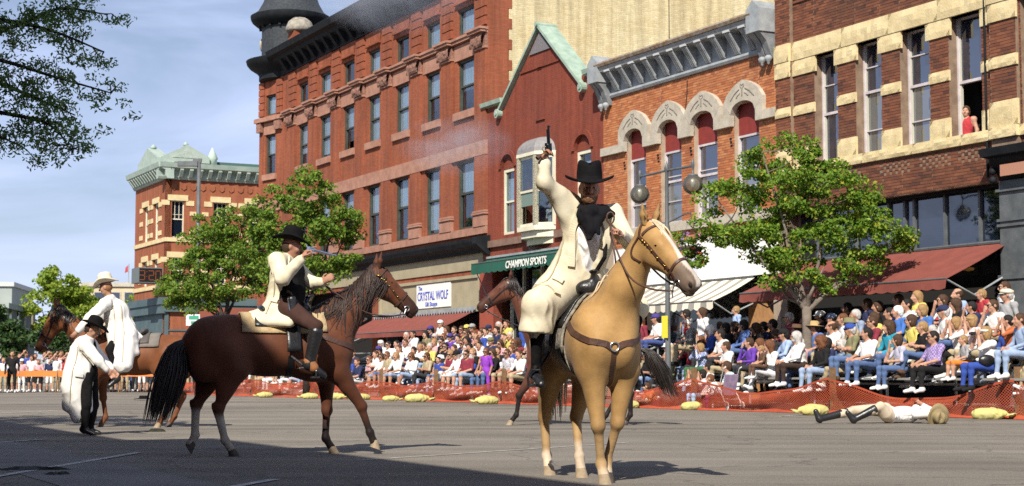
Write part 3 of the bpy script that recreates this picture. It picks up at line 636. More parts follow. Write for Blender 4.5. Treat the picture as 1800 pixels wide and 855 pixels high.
b = MB(of); b.box(3.5,4.9,-.46,-.42,6.75,7.22); b.build('raised_sash', M_TEALW, ol)
b = MB(of); vs = []; n = 14; rows = 6
for j in range(rows+1):
    t = j/rows*math.pi/2; g = math.cos(t); zz = 8.62+.58*math.sin(t)
    for (x, y) in [(4.17+(x-4.17)*(1 if j == 0 else (.25+.75*g)), y*(g)) for x, y in bayline(.58, 3.0, 5.34)]: vs.append((x, y, zz))
b.add(vs, [(j*4+k, j*4+k+1, (j+1)*4+k+1, (j+1)*4+k) for j in range(rows) for k in range(3)]); b.build('domed_hood', mat('lead_hood', (.26,.25,.24), .7, (.20,.19,.19), 8, .3, 30), ol)
# shop front
b = MB(of); b.box(.5, 8.2, .8, .85, .15, 4.75); b.build('shop_glazing', M_GL_DRK, bd)
b = MB(of)
for x in (.5, 1.5, 2.9, 4.3, 5.7, 7.1, 8.1): b.box(x, x+.1, .7, .8, .15, 4.75)
b.box(.5, 8.2, .7, .8, 3.5, 3.62); b.build('shop_mullions', M_CREAMW, bd)
b = MB(of); b.box(.03,.5,-.05,0,.15,4.9); b.build('painted_pier', M_REDP, bd)
aw = awning(bd, of, .15, 8.5, 5.12, 4.92, .75, .36, M_AWNGRN, .05, arms=False)
text_mesh('lettering', 'CHAMPION SPORTS', .36, M_WHINK, aw, (3.05-of[0], -.80, 4.60), sx=.95, shear=.15, bold=.006)
b = MB(of); b.box(.1, 8.5, -.1, 0, 5.14, 5.22); b.build('awning_headrail', M_GREYM, bd)
b = MB(of); b.tube([(.25,-.74,4.9),(.25,-.05,3.6)], .02, 6); b.build('awning_strut', M_GREYM, bd)
# ------------------------------------------------------------------ orange brick building with pointed stone hoods
bd, of = bd_root('orange_brick_building', 13.4, 'orange brick building with four pointed stone window hoods and bracketed grey cornice')
OW = [(10.16,11.30), (12.18,13.34), (14.02,15.26), (16.12,17.34)]
HO = [(a, c, 5.47, 8.62) for a, c in OW] + [(9.3, 17.9, .15, 4.86)]
wc = cells(8.66, 18.22, 0, 10.0, HO)
b = MB(of)
for (a, c, p, q) in wc: b.box(a, c, 0, .36, p, q)
b.build('wall', M_OMORT, bd)
hood_spans = [(a-.32, c+.32) for a, c in OW]
bcells = cells(8.66, 18.22, 4.9, 9.86, [(a, c, 5.47, 8.62) for a, c in OW])
geo_bricks(bd, bcells, M_OBRK, 0., of, proud=.012, seed=2)
b = MB(of); b.box(8.66, 18.2, .95, 18, 0, 9.6); b.build('rear_block', M_DARKIN, bd)
for i, (a, c) in enumerate(OW):
    # pointed stone hood: outer ogive-like point over a segmental opening
    cx_ = (a+c)/2; h_ = (c-a)/2; n = 12
    b = MB(of); inn_, out_ = [], []
    for k in range(n+1):
        t = -1+2*k/n
        inn_.append((cx_+h_*t, 8.30+.34*math.sqrt(max(0, 1-t*t))**1.0))
        out_.append((cx_+(h_+.34)*t, 8.42+(.82-.36*abs(t)**1.25-.22*abs(t)**5)))
    for k in range(n): b.prism_y([inn_[k], inn_[k+1], out_[k+1], out_[k]], -.15, .03)
    b.box(a-.34, a, -.15, .03, 7.98, 8.32); b.box(c, c+.34, -.15, .03, 7.98, 8.32)
    b.prism_y([(a-.34,8.32),(a,8.32),out_[0]], -.15, .03) ; b.prism_y([(c,8.32),(c+.34,8.32),out_[-1]], -.15, .03)
    hd = b.build('stone_hood', M_PSTONE, bd)
    # leaf ornament in dark raised lines
    b = MB(of)
    for sg in (-1, 1):
        b.tube([(cx_+sg*.14,-.152,8.98),(cx_+sg*.36,-.152,8.88),(cx_+sg*.58,-.152,8.70)], .018, 5)
        b.tube([(cx_+sg*.10,-.152,8.86),(cx_+sg*.22,-.152,8.80),(cx_+sg*.30,-.152,8.74),(cx_+sg*.24,-.152,8.76)], .012, 5)
        b.tube([(cx_+sg*.03,-.152,9.0),(cx_+sg*.10,-.152,9.06),(cx_+sg*.07,-.152,9.12),(cx_,-.152,9.08)], .013, 5)
    b.tube([(cx_,-.152,8.78),(cx_,-.152,8.98)], .022, 6); b.build('carved_ornament', mat('ornament_dark_lines', (.19,.17,.14), .95), hd)
    b = MB(of); b.box(a, c, .16, .2, 7.70, 8.64); b.build('maroon_panel', M_MAROON, bd)
    ww = c-a
    bars = [(a+.07, c-.07, 5.47+.30*2.2, 5.47+.30*2.2+.03), (a+.07, c-.07, 6.9, 6.93)] if i in (1,2) else [(a+.07,c-.07,6.2,6.23)]
    if i == 2: bars.append((a+.42, a+.45, 5.6, 6.55))
    window(bd, a, c, 5.47, 7.70, .13, M_WHITEW, M_GL_BLU, M_GL_GRY, of, fw=.06, rail=.58, bars=bars, curtain=(.05,.3) if i == 3 else None)
    for sx_ in (a-.16, ):
        for k in range(3): b = MB(of); b.box(sx_-.05+k*.02, sx_+.04+k*.02, -.03, .0, 7.62-k*.1, 7.67-k*.1); b.build('iron_anchor', M_BLACK, bd)
prev = 8.66
for i, (a, c) in enumerate(OW + [(18.22, 18.6)]):
    x1 = a-.341 if i < 4 else 18.22
    if x1 > prev + .02:
        b = MB(of); b.box(prev, x1, -.14, 0, 7.98, 8.24); b.build('impost_block', M_PSTONE, bd)
    prev = c+.341
b = MB(of); b.box(9.6, 18.2, -.13, 0, 5.18, 5.455); b.build('stone_sill_course', M_PSTONE, bd)
# cornice
b = MB(of); b.prism_x([(0,9.85),(-.08,9.85),(-.12,9.92),(-.10,9.99),(0,10.0)], 9.2, 17.7); b.box(9.2, 17.7, -.06, 0, 10.0, 10.62)
b.prism_x([(0,10.62),(-.50,10.66),(-.56,10.80),(0,10.80)], 9.2, 17.7); b.build('cornice', M_GREYM, bd)
b = MB(of); b.prism_x([(.3,10.78),(-.60,10.81),(-.64,10.90),(-.60,10.96),(.3,11.02)], 9.1, 17.8); b.build('cornice_edge', M_RUST, bd)
for k in range(11):
    x = 9.72+k*.75
    b = MB(of); b.prism_x([(-.06,10.02),(-.10,10.02),(-.16,10.12),(-.30,10.35),(-.46,10.55),(-.48,10.62),(-.06,10.62)], x-.13, x+.13)
    for q in range(3): b.prism_x([(-.10,10.03),(-.12,10.03),(-.33,10.36),(-.5,10.6),(-.47,10.6)], x-.10+q*.08, x-.06+q*.08)
    br_ = b.build('bracket', M_GREYM, bd)
    b = MB(of); b.box(x-.15, x+.15, -.53, -.06, 10.62, 10.68); b.build('bracket_cap', mat('light_grey_metal', (.5,.51,.50), .6), br_)
for x in (8.66, 17.6):
    b = MB(of)
    b.prism_y([(x,10.35),(x+.62,10.35),(x+.62,11.0),(x+.31,11.26),(x,11.0)], -.62, .1)
    co_ = b.build('end_console', M_GREYM, bd)
    for q in (x+.04, x+.34):
        b = MB(of); b.prism_x([(0,9.62),(-.12,9.62),(-.2,9.75),(-.34,10.1),(-.58,10.35),(0,10.35)], q, q+.24); b.build('fluted_leg', mat('dark_grey_metal', (.16,.17,.18), .6, (.24,.25,.25), 6, .3, 20), co_)
        b = MB(of); b.lathe([(0,-.14),(.05,-.10),(.05,-.05),(.11,0),(.12,.07),(.07,.13),(0,.14)], (q+.12,-.18,9.58), 10); b.build('finial_ball', M_GREYM, co_, True)
b = MB(of); b.box(13.9, 14.35, 3.2, 3.7, 10, 10.9); b.build('chimney', M_RED, bd); 
b = MB(of); b.tube([(17.0,1.5,10.6),(17.0,1.5,11.75),(17.12,1.45,11.95),(17.3,1.4,11.85)], .12, 10); b.build('vent_pipe', mat('brown_vent', (.10,.06,.045), .7, (.2,.11,.07), 12), bd)
b = MB(of); b.box(10.35, 11.25, 1.6, 2.3, 10.3, 11.45); b.build('skylight', M_GREYM, bd)
b = MB(of); b.box(10.47, 11.13, 1.585, 1.6, 11.02, 11.35); b.build('skylight_pane', M_GL_SKY, bd)
b = MB(of); b.tube([(13.72,-.03,9.72),(13.70,-.03,9.3),(13.62,-.03,8.9),(13.60,-.03,8.55)], .014, 5); b.build('hanging_wire', M_BLACK, bd)
# white sign board, small grey notice, striped awning, shop
b = MB(of); b.box(9.4, 18.15, -.08, 0, 3.62, 4.84); sb_ = b.build('white_sign_board', M_WSIGN, bd)
b = MB(of); b.box(12.65, 14.35, -.12, -.082, 3.72, 4.52); sp = b.build('notice', mat('lavender_notice', (.60,.60,.66), .8, (.66,.66,.70), 3), sb_)
text_mesh('lettering', '156', .36, M_INK, sp, (13.05-of[0], -.125, 4.12), sx=1.4)
b = MB(of)
for z_, x0_, x1_ in ((3.98,12.95,14.05), (3.86,12.85,14.15)):
    for k in range(14):
        xa = x0_+(x1_-x0_)*k/14; b.tube([(xa,-.124,z_),(xa+.03,-.124,z_+.05*(1+k%2)*.6),(xa+.055,-.124,z_)], .007, 4)
b.build('scrawled_lines', M_INK, sp)
b = MB(of); b.box(9.3, 17.9, .8, .85, .15, 3.5); b.build('shop_glazing', M_GL_DRK, bd)
b = MB(of); b.box(16.0, 16.9, .5, .8, .15, 3.2); b.build('shop_pier', mat('tan_brick_pier', (.45,.24,.10), .9, (.35,.18,.08), 8), bd)
awning(bd, of, 10.2, 17.05, 3.58, 2.88, 1.45, .20, mat('cream_canvas', (.74,.69,.55), .9), .05, stripes=mat('grey_stripe_canvas', (.30,.28,.235), .9), n=46)

# ------------------------------------------------------------------ brown brick building with yellow stone bands
bd, of = bd_root('brown_brick_building', 23, 'dark brown brick building with rough yellow sandstone bands and tall windows')
BW = [(19.86,20.84), (21.58,22.60), (23.30,24.38), (25.06,26.16), (27.42,28.6)]
HO = [(a, c, 6.5, 9.40) for a, c in BW] + [(18.6, 26.75, .15, 5.28), (27.9, 34, .15, 5.28)]
b = MB(of)
for (a, c, p, q) in cells(18.26, 34, 0, 14.5, HO): b.box(a, c, 0, .36, p, q)
b.build('wall', M_BMORT, bd)
b = MB(of); b.box(18.26, 34, .95, 16, 0, 14); b.build('rear_block', M_DARKIN, bd)
bc = cells(18.96, 27.0, 5.3, 12.2, [(a, c, 6.5, 9.40) for a, c in BW[:4]] + [(18.2,34,9.40,9.90), (18.2,34,6.24,6.5), (18.2,34,5.84,6.17)])
geo_bricks(bd, bc, M_BBRK, 0., of, n_single=300, key=lambda q: -q[0]+abs(q[2]-7.4)*.6, seed=5)
bc = cells(18.27, 18.94, 5.3, 12.4, [(18.2,19,9.33,9.9), (18.2,19,6.24,6.5), (18.2,19,7.88,8.14)])
b = MB(of); b.box(18.27, 18.94, -.10, 0, 5.3, 14.5); b.build('end_pilaster', M_BMORT, bd); geo_bricks(bd, bc, M_BBRK, -.10, of, seed=6, name='pilaster_bricks')
b = MB(of); b.box(26.52, 27.36, -.10, 0, 6.0, 14.5); b.build('party_pilaster', M_BMORT, bd); geo_bricks(bd, cells(26.53, 27.35, 6.5, 12.2, [(26,28,9.33,9.9),(26,28,7.88,8.14),(26,28,6.5,7.1)]), M_BBRK, -.10, of, seed=7, name='pilaster_bricks')
geo_bricks(bd, cells(27.36, 34, 5.3, 12.2, [(27.42,28.6,6.5,9.4),(27,34,9.4,9.9),(27,34,6.24,6.5)]), M_BBRK, 0., of, seed=8)
def rough_block(x0, x1, z0, z1, y0, dep, name, seed):
    """rock-faced stone: a bulging, chipped front with crisp arrises"""
    rnd = random.Random(seed); nx = max(3, int((x1-x0)/.13)); nz = max(3, int((z1-z0)/.13)); b = MB(of); vs = []
    for j in range(nz+1):
        for i in range(nx+1):
            e = min(i, nx-i, j, nz-j); vs.append((x0+(x1-x0)*i/nx, y0-dep-(0 if e == 0 else rnd.uniform(.0,.030)), z0+(z1-z0)*j/nz))
    fs = [(j*(nx+1)+i, j*(nx+1)+i+1, (j+1)*(nx+1)+i+1, (j+1)*(nx+1)+i) for j in range(nz) for i in range(nx)]
    b.add(vs, fs); b.box(x0, x1, y0-dep, y0+.02, z0, z1); return b.build(name, M_YSTONE, bd)
sd_ = 0
xs = [18.27, 18.95, 21.1, 22.96, 24.75, 26.5, 27.38, 30.5]
for a, c in zip(xs, xs[1:]):
    sd_ += 1; rough_block(a+.004, c-.004, 9.405, 9.90, -.10 if (a == 18.27 or a == 26.5) else 0, .07, 'stone_lintel', sd_)
b = MB(of); b.box(18.27, 32, -.07, .3, 9.40, 9.46); b.build('lintel_arris', M_YSTONE, bd)
PR = [(18.95,19.86), (20.84,21.58), (22.60,23.30), (24.38,25.06), (26.16,26.51), (18.27,18.94), (26.52,27.40)]
for i, (a, c) in enumerate(PR):
    y0 = -.10 if i >= 5 else 0; sd_ += 10
    rough_block(a-(.0 if i >= 4 else .09*(i > 0)), c+(.09 if i < 4 else 0), 8.97, 9.40, y0, .05, 'impost_stone', sd_)
    rough_block(a, c+(.02 if i < 4 else 0), 7.88, 8.14, y0, .045, 'band_stone', sd_+1)
    rough_block(a, c+(.02 if i < 4 else 0), 6.51, 6.98 if i < 6 else 7.1, y0, .045, 'base_stone', sd_+2)
xs = [18.27, 20.0, 21.9, 23.8, 25.5, 26.51, 27.39, 30.5]
for a, c in zip(xs, xs[1:]):
    sd_ += 1; rough_block(a+.003, c-.003, 6.25, 6.50, -.10 if a == 26.51 else 0, .09, 'sill_stone', sd_)
M_LILAC = M_WHITEW
for i, (a, c) in enumerate(BW):
    g_ = [(M_GL_BLU,M_GL_BLU), (M_GL_BLU,M_GL_GRY), (M_GL_BLU,M_GL_GRY), (M_GL_BLU,M_GL_BLU), (M_GL_GRY,M_GL_GRY)][i]
    bars = [(a+.07, c-.07, z, z+.03) for z in ([8.55] if i == 0 else [8.75,7.1] if i in (1,2) else [])]
    window(bd, a, c, 6.5, 9.40, .25, M_WHITEW, g_[0], g_[1], of, fw=.045, rail={0:.45,1:.56,2:.52,3:.46,4:.5}[i], bars=bars, inner=mat('pale_inner_sash', (.50,.48,.40), .7), open_low=(1.25 if i == 3 else 0), curtain=(.02,.25) if i == 1 else None)
# pierced brick panels under the sill
for a, c in ((19.0,20.0), (20.6,21.7), (22.5,23.6), (23.95,25.05), (25.3,26.4)):
    b = MB(of); b.box(a, c, .012, .02, 5.84, 6.17); nb = 0
    for r_ in range(4):
        for k in range(int((c-a)/.22)+1):
            x = a+k*.22+(.11 if r_ % 2 else 0)
            if x+.11 < c+.01: b.box(x, x+.12, -.015, .012, 5.845+r_*.0815, 5.845+r_*.0815+.072)
    b.build('pierced_brick_panel', M_BBRK, bd)
    b = MB(of); b.box(a, c, .0005, .011, 5.842, 6.168); b.build('panel_recess', M_DARKIN, bd)
geo_bricks(bd, cells(18.96, 26.51, 5.842, 6.168, [(a, c, 5.8, 6.2) for a, c in ((19.0,20.0), (20.6,21.7), (22.5,23.6), (23.95,25.05), (25.3,26.4))]), M_BBRK, 0., of, seed=9, name='panel_surround_bricks')
b = MB(of); b.tube([(26.33,-.06,5.4),(26.33,-.06,12.5)], .028, 8); b.build('downpipe', M_BLACK, bd)
# corbels near the top
b = MB(of); b.box(19.0, 26.5, -.05, 0, 10.98, 11.05); b.build('brick_ledge', M_BBRK, bd)
for k in range(16):
    b = MB(of); x = 19.05+k*.47; b.box(x, x+.24, -.09, 0, 11.12, 11.5); b.build('corbel', M_BBRK, bd)
# shop front: steel-framed glazing and iron pilaster
b = MB(of); b.box(18.6, 26.75, .45, .5, 3.86, 5.26); b.build('transom_glazing', M_GL_DRK, bd)
for x in (19.4, 21.0, 22.3, 22.9, 23.25, 24.35, 25.55):
    b = MB(of); b.box(x-.035, x+.035, .38, .45, 3.86, 5.26); b.build('mullion', M_STEEL, bd)
b = MB(of); b.box(18.6, 26.75, .3, .46, 3.80, 3.9); b.box(18.6, 26.75, .2, .5, 5.2, 5.28); b.build('glazing_bar', M_BLACK, bd)
b = MB(of); b.box(18.6, 26.75, 1.0, 1.05, .15, 3.8); b.build('shop_glazing', M_GL_DRK, bd)
b = MB(of); b.box(18.3, 18.6, -.05, .5, .15, 5.28); b.build('shop_pier', mat('tan_stone_pier', (.30,.22,.15), .9, (.2,.14,.1), 5, .4, 20), bd)
pil = MB(of); pil.box(26.78, 27.62, -.16, .36, .15, 5.25); pil.box(26.72, 27.68, -.2, 0, 3.0, 3.1); pil.box(26.72,27.68,-.2,0,4.2,4.26); pil.box(26.72,27.68,-.2,0,4.32,4.38); pil.box(26.72,27.68,-.22,0,5.0,5.06)
pil.build('iron_pilaster', M_STEEL, bd)
b = MB(of); b.prism_x([(0,5.75),(-.55,5.80),(-.6,5.98),(0,6.05)], 26.6, 34); b.prism_x([(0,5.25),(-.1,5.25),(-.2,5.45),(-.42,5.72),(-.42,5.80),(0,5.80)], 26.75, 34); b.build('iron_cornice', M_BLACK, bd)
for k in range(3): b = MB(of); b.lathe([(0,-.09),(.07,-.06),(.09,0),(.07,.06),(0,.09)], (26.74,-.3,5.28+k*.2), 8); b.build('cornice_knob', M_BLACK, bd, True)
b = MB(of); b.box(27.1, 34, -.43, -.40, 5.32, 5.58); b.build('cornice_panel', mat('salmon_panel', (.42,.21,.14), .8), bd)
b = MB(of); b.box(28, 34, .3, .4, .15, 5.25); b.build('neighbour_shop_panel', mat('tan_panel', (.40,.33,.22), .8), bd)
awning(bd, of, 19.0, 26.9, 3.86, 2.98, 1.9, .22, M_AWNRED, .03, n=40)
b = MB(of); b.lathe([(0,-.05),(.13,-.02),(.15,.02),(.05,.06),(0,.06)], (26.3,-.7,3.25), 12); b.build('hanging_lamp', mat('amber_lamp', (.6,.3,.06), .5), bd, True)
# low party roofs seen between the parapets

# ------------------------------------------------------------------ brick building with the clock, beyond the cross street
bd = empty('clock_corner_building', F(-45.65, 0), ST_ANG, 'distant orange brick corner building with pale green cornice and pediment', 'building')
M_FBR = brick('far_brick', (.36,.12,.055), (.31,.10,.05), (.26,.11,.07), .21, .07, .006, dirt=(.26,.10,.06), dirt_amt=.4, bump=.2)
M_FGRN = mat('pale_green_metal', (.38,.45,.39), .75, (.28,.36,.31), 2, .2, 10)
M_FTEAL = mat('dark_teal_paint', (.07,.11,.12), .6, (.10,.14,.15), 1)
# right face: local +y runs away to the right; local x = 0 plane faces the cross street
side = empty('cross_street_face', (0,0,0), R(90), parent=bd)      # its x runs along the cross street, its -y faces the camera
SW = [(.30,1.16), (3.05,3.95), (5.3,6.2), (7.6,8.5)]
hol = [(a, c, 9.40, 11.72) for a, c in SW] + [(a, c, 6.5, 8.12) for a, c in SW]
b = MB()
for (a, c, p, q) in cells(0, 16, 0, 13.1, hol): b.box(a, c, 0, .36, p, q)
b.build('wall', M_FBR, side)
b = MB(); b.box(.3, 16, .9, 7.4, 0, 12.9); b.build('rear_block', M_DARKIN, side)
for a, c in SW:
    for z0, z1 in ((9.4,11.72), (6.5,8.12)):
        window(side, a, c, z0, z1, .14, M_CREAMW, M_GL_DRK, M_GL_DRK, (0,0,0), fw=.06, rail=.5, bars=[(a+.1,c-.1,z0+(z1-z0)*.62,z0+(z1-z0)*.62+.03), (a+.28,a+.31,z0+(z1-z0)*.52,z1-.08), (c-.31,c-.28,z0+(z1-z0)*.52,z1-.08)])
        b = MB(); b.box(a-.22, c+.22, -.07, .05, z1, z1+.36); b.build('stone_lintel', M_YSTONE, side)
        for q in (a-.62, c+.10): b = MB(); b.box(q, q+.52, -.04, .0, z1-.30, z1+.02); b.build('band_stone', M_YSTONE, side)
        for q in (c+.35, a-.75):
            for zz in (z1-.92, z0+.25):
                if q > 0: b = MB(); b.box(q, q+.42, -.035, 0, zz, zz+.26); b.build('quoin_stone', M_YSTONE, side)
for z in (9.12, 6.2): b = MB(); b.box(0, 16, -.08, 0, z, z+.26); b.build('sill_course', M_YSTONE, side)
b = MB(); b.prism_x([(0,13.05),(-.12,13.05),(-.2,13.2),(-.25,13.6),(-.65,13.75),(-.72,14.05),(.3,14.15),(.3,13.05)], -.6, 16); b.build('cornice', M_FGRN, side)
for k in range(17): b = MB(); x = .2+k*.62; b.prism_x([(-.2,13.18),(-.3,13.2),(-.6,13.6),(-.6,13.75),(-.2,13.75)], x-.11, x+.11); b.build('cornice_bracket', M_FGRN, side)
for k in range(16): b = MB(); x = .3+k*.62; b.prism_y([(x,12.75),(x+.34,12.75),(x+.34,12.5),(x+.17,12.38),(x,12.5)], -.06, 0); b.build('brick_corbel', M_FBR, side)
b = MB(); b.box(-.2, 16, .2, .5, 14.15, 14.35); b.build('roof_edge', mat('dark_green_edge', (.06,.12,.10), .7), side)
b = MB(); b.prism_y([(-.3,14.12),(2.6,14.12),(2.6,14.5),(1.15,15.25),(-.3,14.5)], -.5, .3); pe = b.build('pediment', M_FGRN, side)
b = MB(); b.prism_y([(.2,14.4),(2.1,14.4),(1.15,14.95)], -.53, -.5); b.build('pediment_panel', mat('green_grey_relief', (.30,.36,.31), .8, (.42,.48,.42), 9, .6, 20), pe)
b = MB(); b.lathe([(0,0),(.16,.03),(.18,.12),(.08,.22),(0,.30)], (1.15,-.1,15.2), 10); b.build('pediment_ornament', M_FGRN, pe, True)
b = MB(); b.lathe([(.3,14.1),(.3,14.4),(.36,14.5),(.05,15.2),(0,15.2)], (2.9,-.1,0), 10); b.build('finial', mat('mint_metal', (.42,.53,.45), .7), side, True)
b = MB(); b.box(-.1, 16, -.35, 0, 5.15, 5.6); b.box(-.1, 16, -.25, 0, 4.7, 5.15); b.build('shop_cornice', M_FTEAL, side)
b = MB(); b.box(2.0, 16, -.30, -.01, 0, 5.0); b.build('painted_wall', mat('rust_red_wall', (.27,.085,.055), .9, (.24,.075,.05), 1), side)
b = MB(); b.box(.1, 1.9, .2, .3, 0, 4.7); b.build('shop_panel', mat('speckled_panel', (.24,.17,.15), .8, (.18,.13,.12), 9), side)
b = MB(); b.box(.0,.25,-.08,.1,0,4.7); b.box(1.75,2.0,-.08,.1,0,4.7); b.box(.25,1.75,-.06,.1,3.5,3.6); b.box(.25,1.75,.1,.2,.0,3.5); b.build('shop_frame', M_FTEAL, side)
# street face, much foreshortened: local -x runs away
FW = [(-3.0,-1.9), (-5.6,-4.5)]
hol = [(a, c, 9.4, 11.72) for a, c in FW] + [(a, c, 6.5, 8.12) for a, c in FW]
b = MB()
for (a, c, p, q) in cells(-7.8, 0, 0, 13.1, hol): b.box(a, c, 0, .36, p, q)
b.build('street_wall', M_FBR, bd)
for a, c in FW:
    for z0, z1 in ((9.4,11.72), (6.5,8.12)):
        window(bd, a, c, z0, z1, .14, M_CREAMW, M_GL_DRK, M_GL_DRK, (0,0,0), fw=.1)
        b = MB(); b.box(a-.22, c+.22, -.07, .05, z1, z1+.36); b.build('stone_lintel', M_YSTONE, bd)
        for q in (c+.1, a-.9):
            for zz in (z1-.3, z1-1.2, z0+.2): b = MB(); b.box(q, q+.75, -.04, 0, zz, zz+.3); b.build('band_stone', M_YSTONE, bd)
for z in (9.12, 6.2): b = MB(); b.box(-7.8, .08, -.08, 0, z, z+.26); b.build('sill_course', M_YSTONE, bd)
b = MB(); b.prism_x([(0,13.05),(-.12,13.05),(-.2,13.2),(-.25,13.6),(-.65,13.75),(-.72,14.05),(.3,14.15),(.3,13.05)], -7.8, .6); b.build('cornice', M_FGRN, bd)
for k in range(13): b = MB(); x = -.1-k*.6; b.prism_x([(-.2,13.18),(-.3,13.2),(-.6,13.6),(-.6,13.75),(-.2,13.75)], x-.11, x+.11); b.build('cornice_bracket', M_FGRN, bd)
b = MB(); b.prism_y([(-5.4,14.12),(-.6,14.12),(-.6,14.5),(-3.0,15.35),(-5.4,14.5)], -.5, .3); b.build('pediment', M_FGRN, bd)
b = MB(); b.lathe([(0,0),(.18,.03),(.2,.14),(.1,.26),(0,.34)], (-3,-.1,15.3), 10); b.build('pediment_ornament', M_FGRN, bd, True)
b = MB(); b.box(-7.8, .3, -.4, 0, 5.15, 5.6); b.box(-7.8, .2, -.3, 0, 4.6, 5.15); b.build('shop_cornice', M_FTEAL, bd)
b = MB(); b.box(-7.6, -.3, -.05, 0, 0, 4.6); b.build('shop_front', M_FTEAL, bd)
for k in range(4): b = MB(); x = -7.4+k*1.85; b.box(x, x+1.5, -.08, -.05, .6, 3.4); b.build('shop_pane', M_GL_DRK, bd)
# time display
cs = empty('clock_sign', F(-45.4, -.6, 6.45), ST_ANG, 'boxy electronic time display reading 3:20 on the corner brick building', 'clock')
b = MB(); b.box(-1.3, .45, -1.25, .25, 0, .95); b.build('case', mat('grey_case', (.14,.16,.16), .6), cs)
b = MB(); b.box(.45, .47, -1.2, .2, .06, .89); b.build('display', mat('black_display', (.01,.01,.01), .5), cs)
M_LED = bpy.data.materials.new('amber_bulbs'); M_LED.use_nodes = True; p_ = M_LED.node_tree.nodes['Principled BSDF']; p_.inputs['Base Color'].default_value = (.22,.06,.02,1); p_.inputs['Emission Color'].default_value = (1,.2,.05,1); p_.inputs['Emission Strength'].default_value = .012
def seg_digit(b, ch, y0):
    SEG = {'3': 'abgcd', '2': 'abged', '0': 'abcdef', ':': 'gg'}
    P = {'a': ((0,.7),(.4,.7)), 'b': ((.4,.7),(.4,.35)), 'c': ((.4,.35),(.4,0)), 'd': ((0,0),(.4,0)), 'e': ((0,0),(0,.35)), 'f': ((0,.35),(0,.7)), 'g': ((0,.35),(.4,.35))}
    for s_ in SEG[ch]:
        (a, z), (c, q) = [(u_*.72, v_*.8) for u_, v_ in P[s_]]
        for k in range(6):
            t = k/5; yy = y0+a+(c-a)*t; zz = .18+z+(q-z)*t; b.box(.471, .478, yy-.025, yy+.025, zz-.025, zz+.025)
b = MB(); seg_digit(b, '3', -1.16); seg_digit(b, '2', -.60); seg_digit(b, '0', -.18)
for zz in (.36, .66): b.box(.471, .478, -.76, -.72, zz, zz+.05)
b.build('digits', M_LED, cs)

# ------------------------------------------------------------------ far buildings up the street
def plain_block(name, c, rz, wx, wy, h, m, label, floors, cols, trim, parap=.4, z_first=3.4):
    e = empty(name, (c[0], c[1], 0), rz, label, 'building')
    b = MB(); b.box(-wx/2, wx/2, -wy/2, wy/2, 0, h); b.build('wall', m, e)
    b = MB(); b.box(-wx/2-.2, wx/2+.2, -wy/2-.2, wy/2+.2, h, h+parap); b.build('parapet', trim, e)
    for f_ in range(floors):
        z0 = z_first + f_*3.6
        for k in range(cols):
            x = -wx/2 + (k+.5)*wx/cols; q = empty('window', (x, -wy/2, z0), 0, parent=e)
            b = MB(); b.box(-.62,.62,-.05,0,-.1,0); b.box(-.62,.62,-.05,0,2.0,2.1); b.box(-.62,-.5,-.05,0,0,2.0); b.box(.5,.62,-.05,0,0,2.0); b.build('frame', trim, q)
            b = MB(); b.box(-.5,.5,-.02,0,0,2.0); b.build('pane', M_GL_DRK, q)
        for k in range(max(2, int(cols*.8))):
            y = -wy/2 + (k+.5)*wy/max(2, int(cols*.8)); q = empty('window', (wx/2, y, z0), R(90), parent=e)
            b = MB(); b.box(-.5,.5,-.02,0,0,2.0); b.build('pane', M_GL_DRK, q)
    b = MB(); b.box(-wx/2+.3, wx/2-.3, -wy/2-.06, -wy/2, .2, 2.9); b.build('shop_front', M_FTEAL, e)
    return e
gg = mat('grey_green_render', (.34,.38,.35), .9, (.29,.33,.31), .5)
plain_block('grey_green_building', (-41.2, 125), R(8), 6.6, 14, 5.6, mat('dark_grey_render', (.17,.19,.19), .9, (.13,.15,.15), .5), 'distant grey building with dark upper windows, behind the dark tree at the left edge', 1, 5, gg, z_first=3.6)
plain_block('pale_hall', (-51.5, 150), R(8), 12, 12, 8.6, gg, 'taller pale grey-green flat-roofed building at the far left edge', 0, 3, mat('pale_trim', (.5,.53,.5), .8), z_first=20)
plain_block('cream_building', (-41.6, 170), R(6), 6, 12, 9.6, mat('cream_render', (.55,.46,.30), .9, (.48,.40,.26), .5), 'far cream building behind the mounted man in white', 2, 4, M_PSTONE)
plain_block('grey_shop_building', (-40.2, 175), R(6), 5, 12, 8.2, mat('pale_grey_render', (.45,.46,.46), .9), 'small pale grey far building left of the clock corner', 2, 2, M_PSTONE)
fl = empty('flag', (-39.8, 168, 0), 0, 'small red flag on a thin far pole left of the clock', 'flag')
b = MB(); b.tube([(0,0,0),(0,0,12.2)], .07, 6); b.build('pole', M_GREYM, fl)
b = MB(); b.add([(0,0,12.1),(-.35,.1,11.8),(-.4,0,11.2),(0,0,11.4)], [(0,1,2,3)]); b.build('cloth', mat('flag_red', (.35,.06,.07), .9), fl)

# ------------------------------------------------------------------ the row behind the camera that shades the near kerb
nb = empty('near_side_building', (-3.75, 1.6, 0), ST_ANG, 'tall brick shop row on the near side of the street, behind the viewer', 'building')
b = MB(); b.box(-8, 60, -14, 0, 0, 11.3); b.build('wall', M_RED, nb)
b = MB(); b.box(-8.2, 60.2, -14.2, .25, 11.3, 11.7); b.build('cornice', M_BLACK, nb)
n2 = empty('near_side_building', (-3.75, 1.6, 0), ST_ANG, 'lower shop farther along the near side of the street, out of view', 'building')
b = MB(); b.box(-34, -8.25, -14, -.05, 0, 9.8); b.build('wall', M_GABLE, n2)
b = MB(); b.box(-34, -8.25, -14, .2, 9.8, 10.2); b.build('cornice', M_BLACK, n2)
for k in range(15):
    b = MB(); x = -7+k*4.2; b.box(x, x+1.5, 0, .05, 5.5, 8.2); b.build('window', M_GL_DRK, nb)
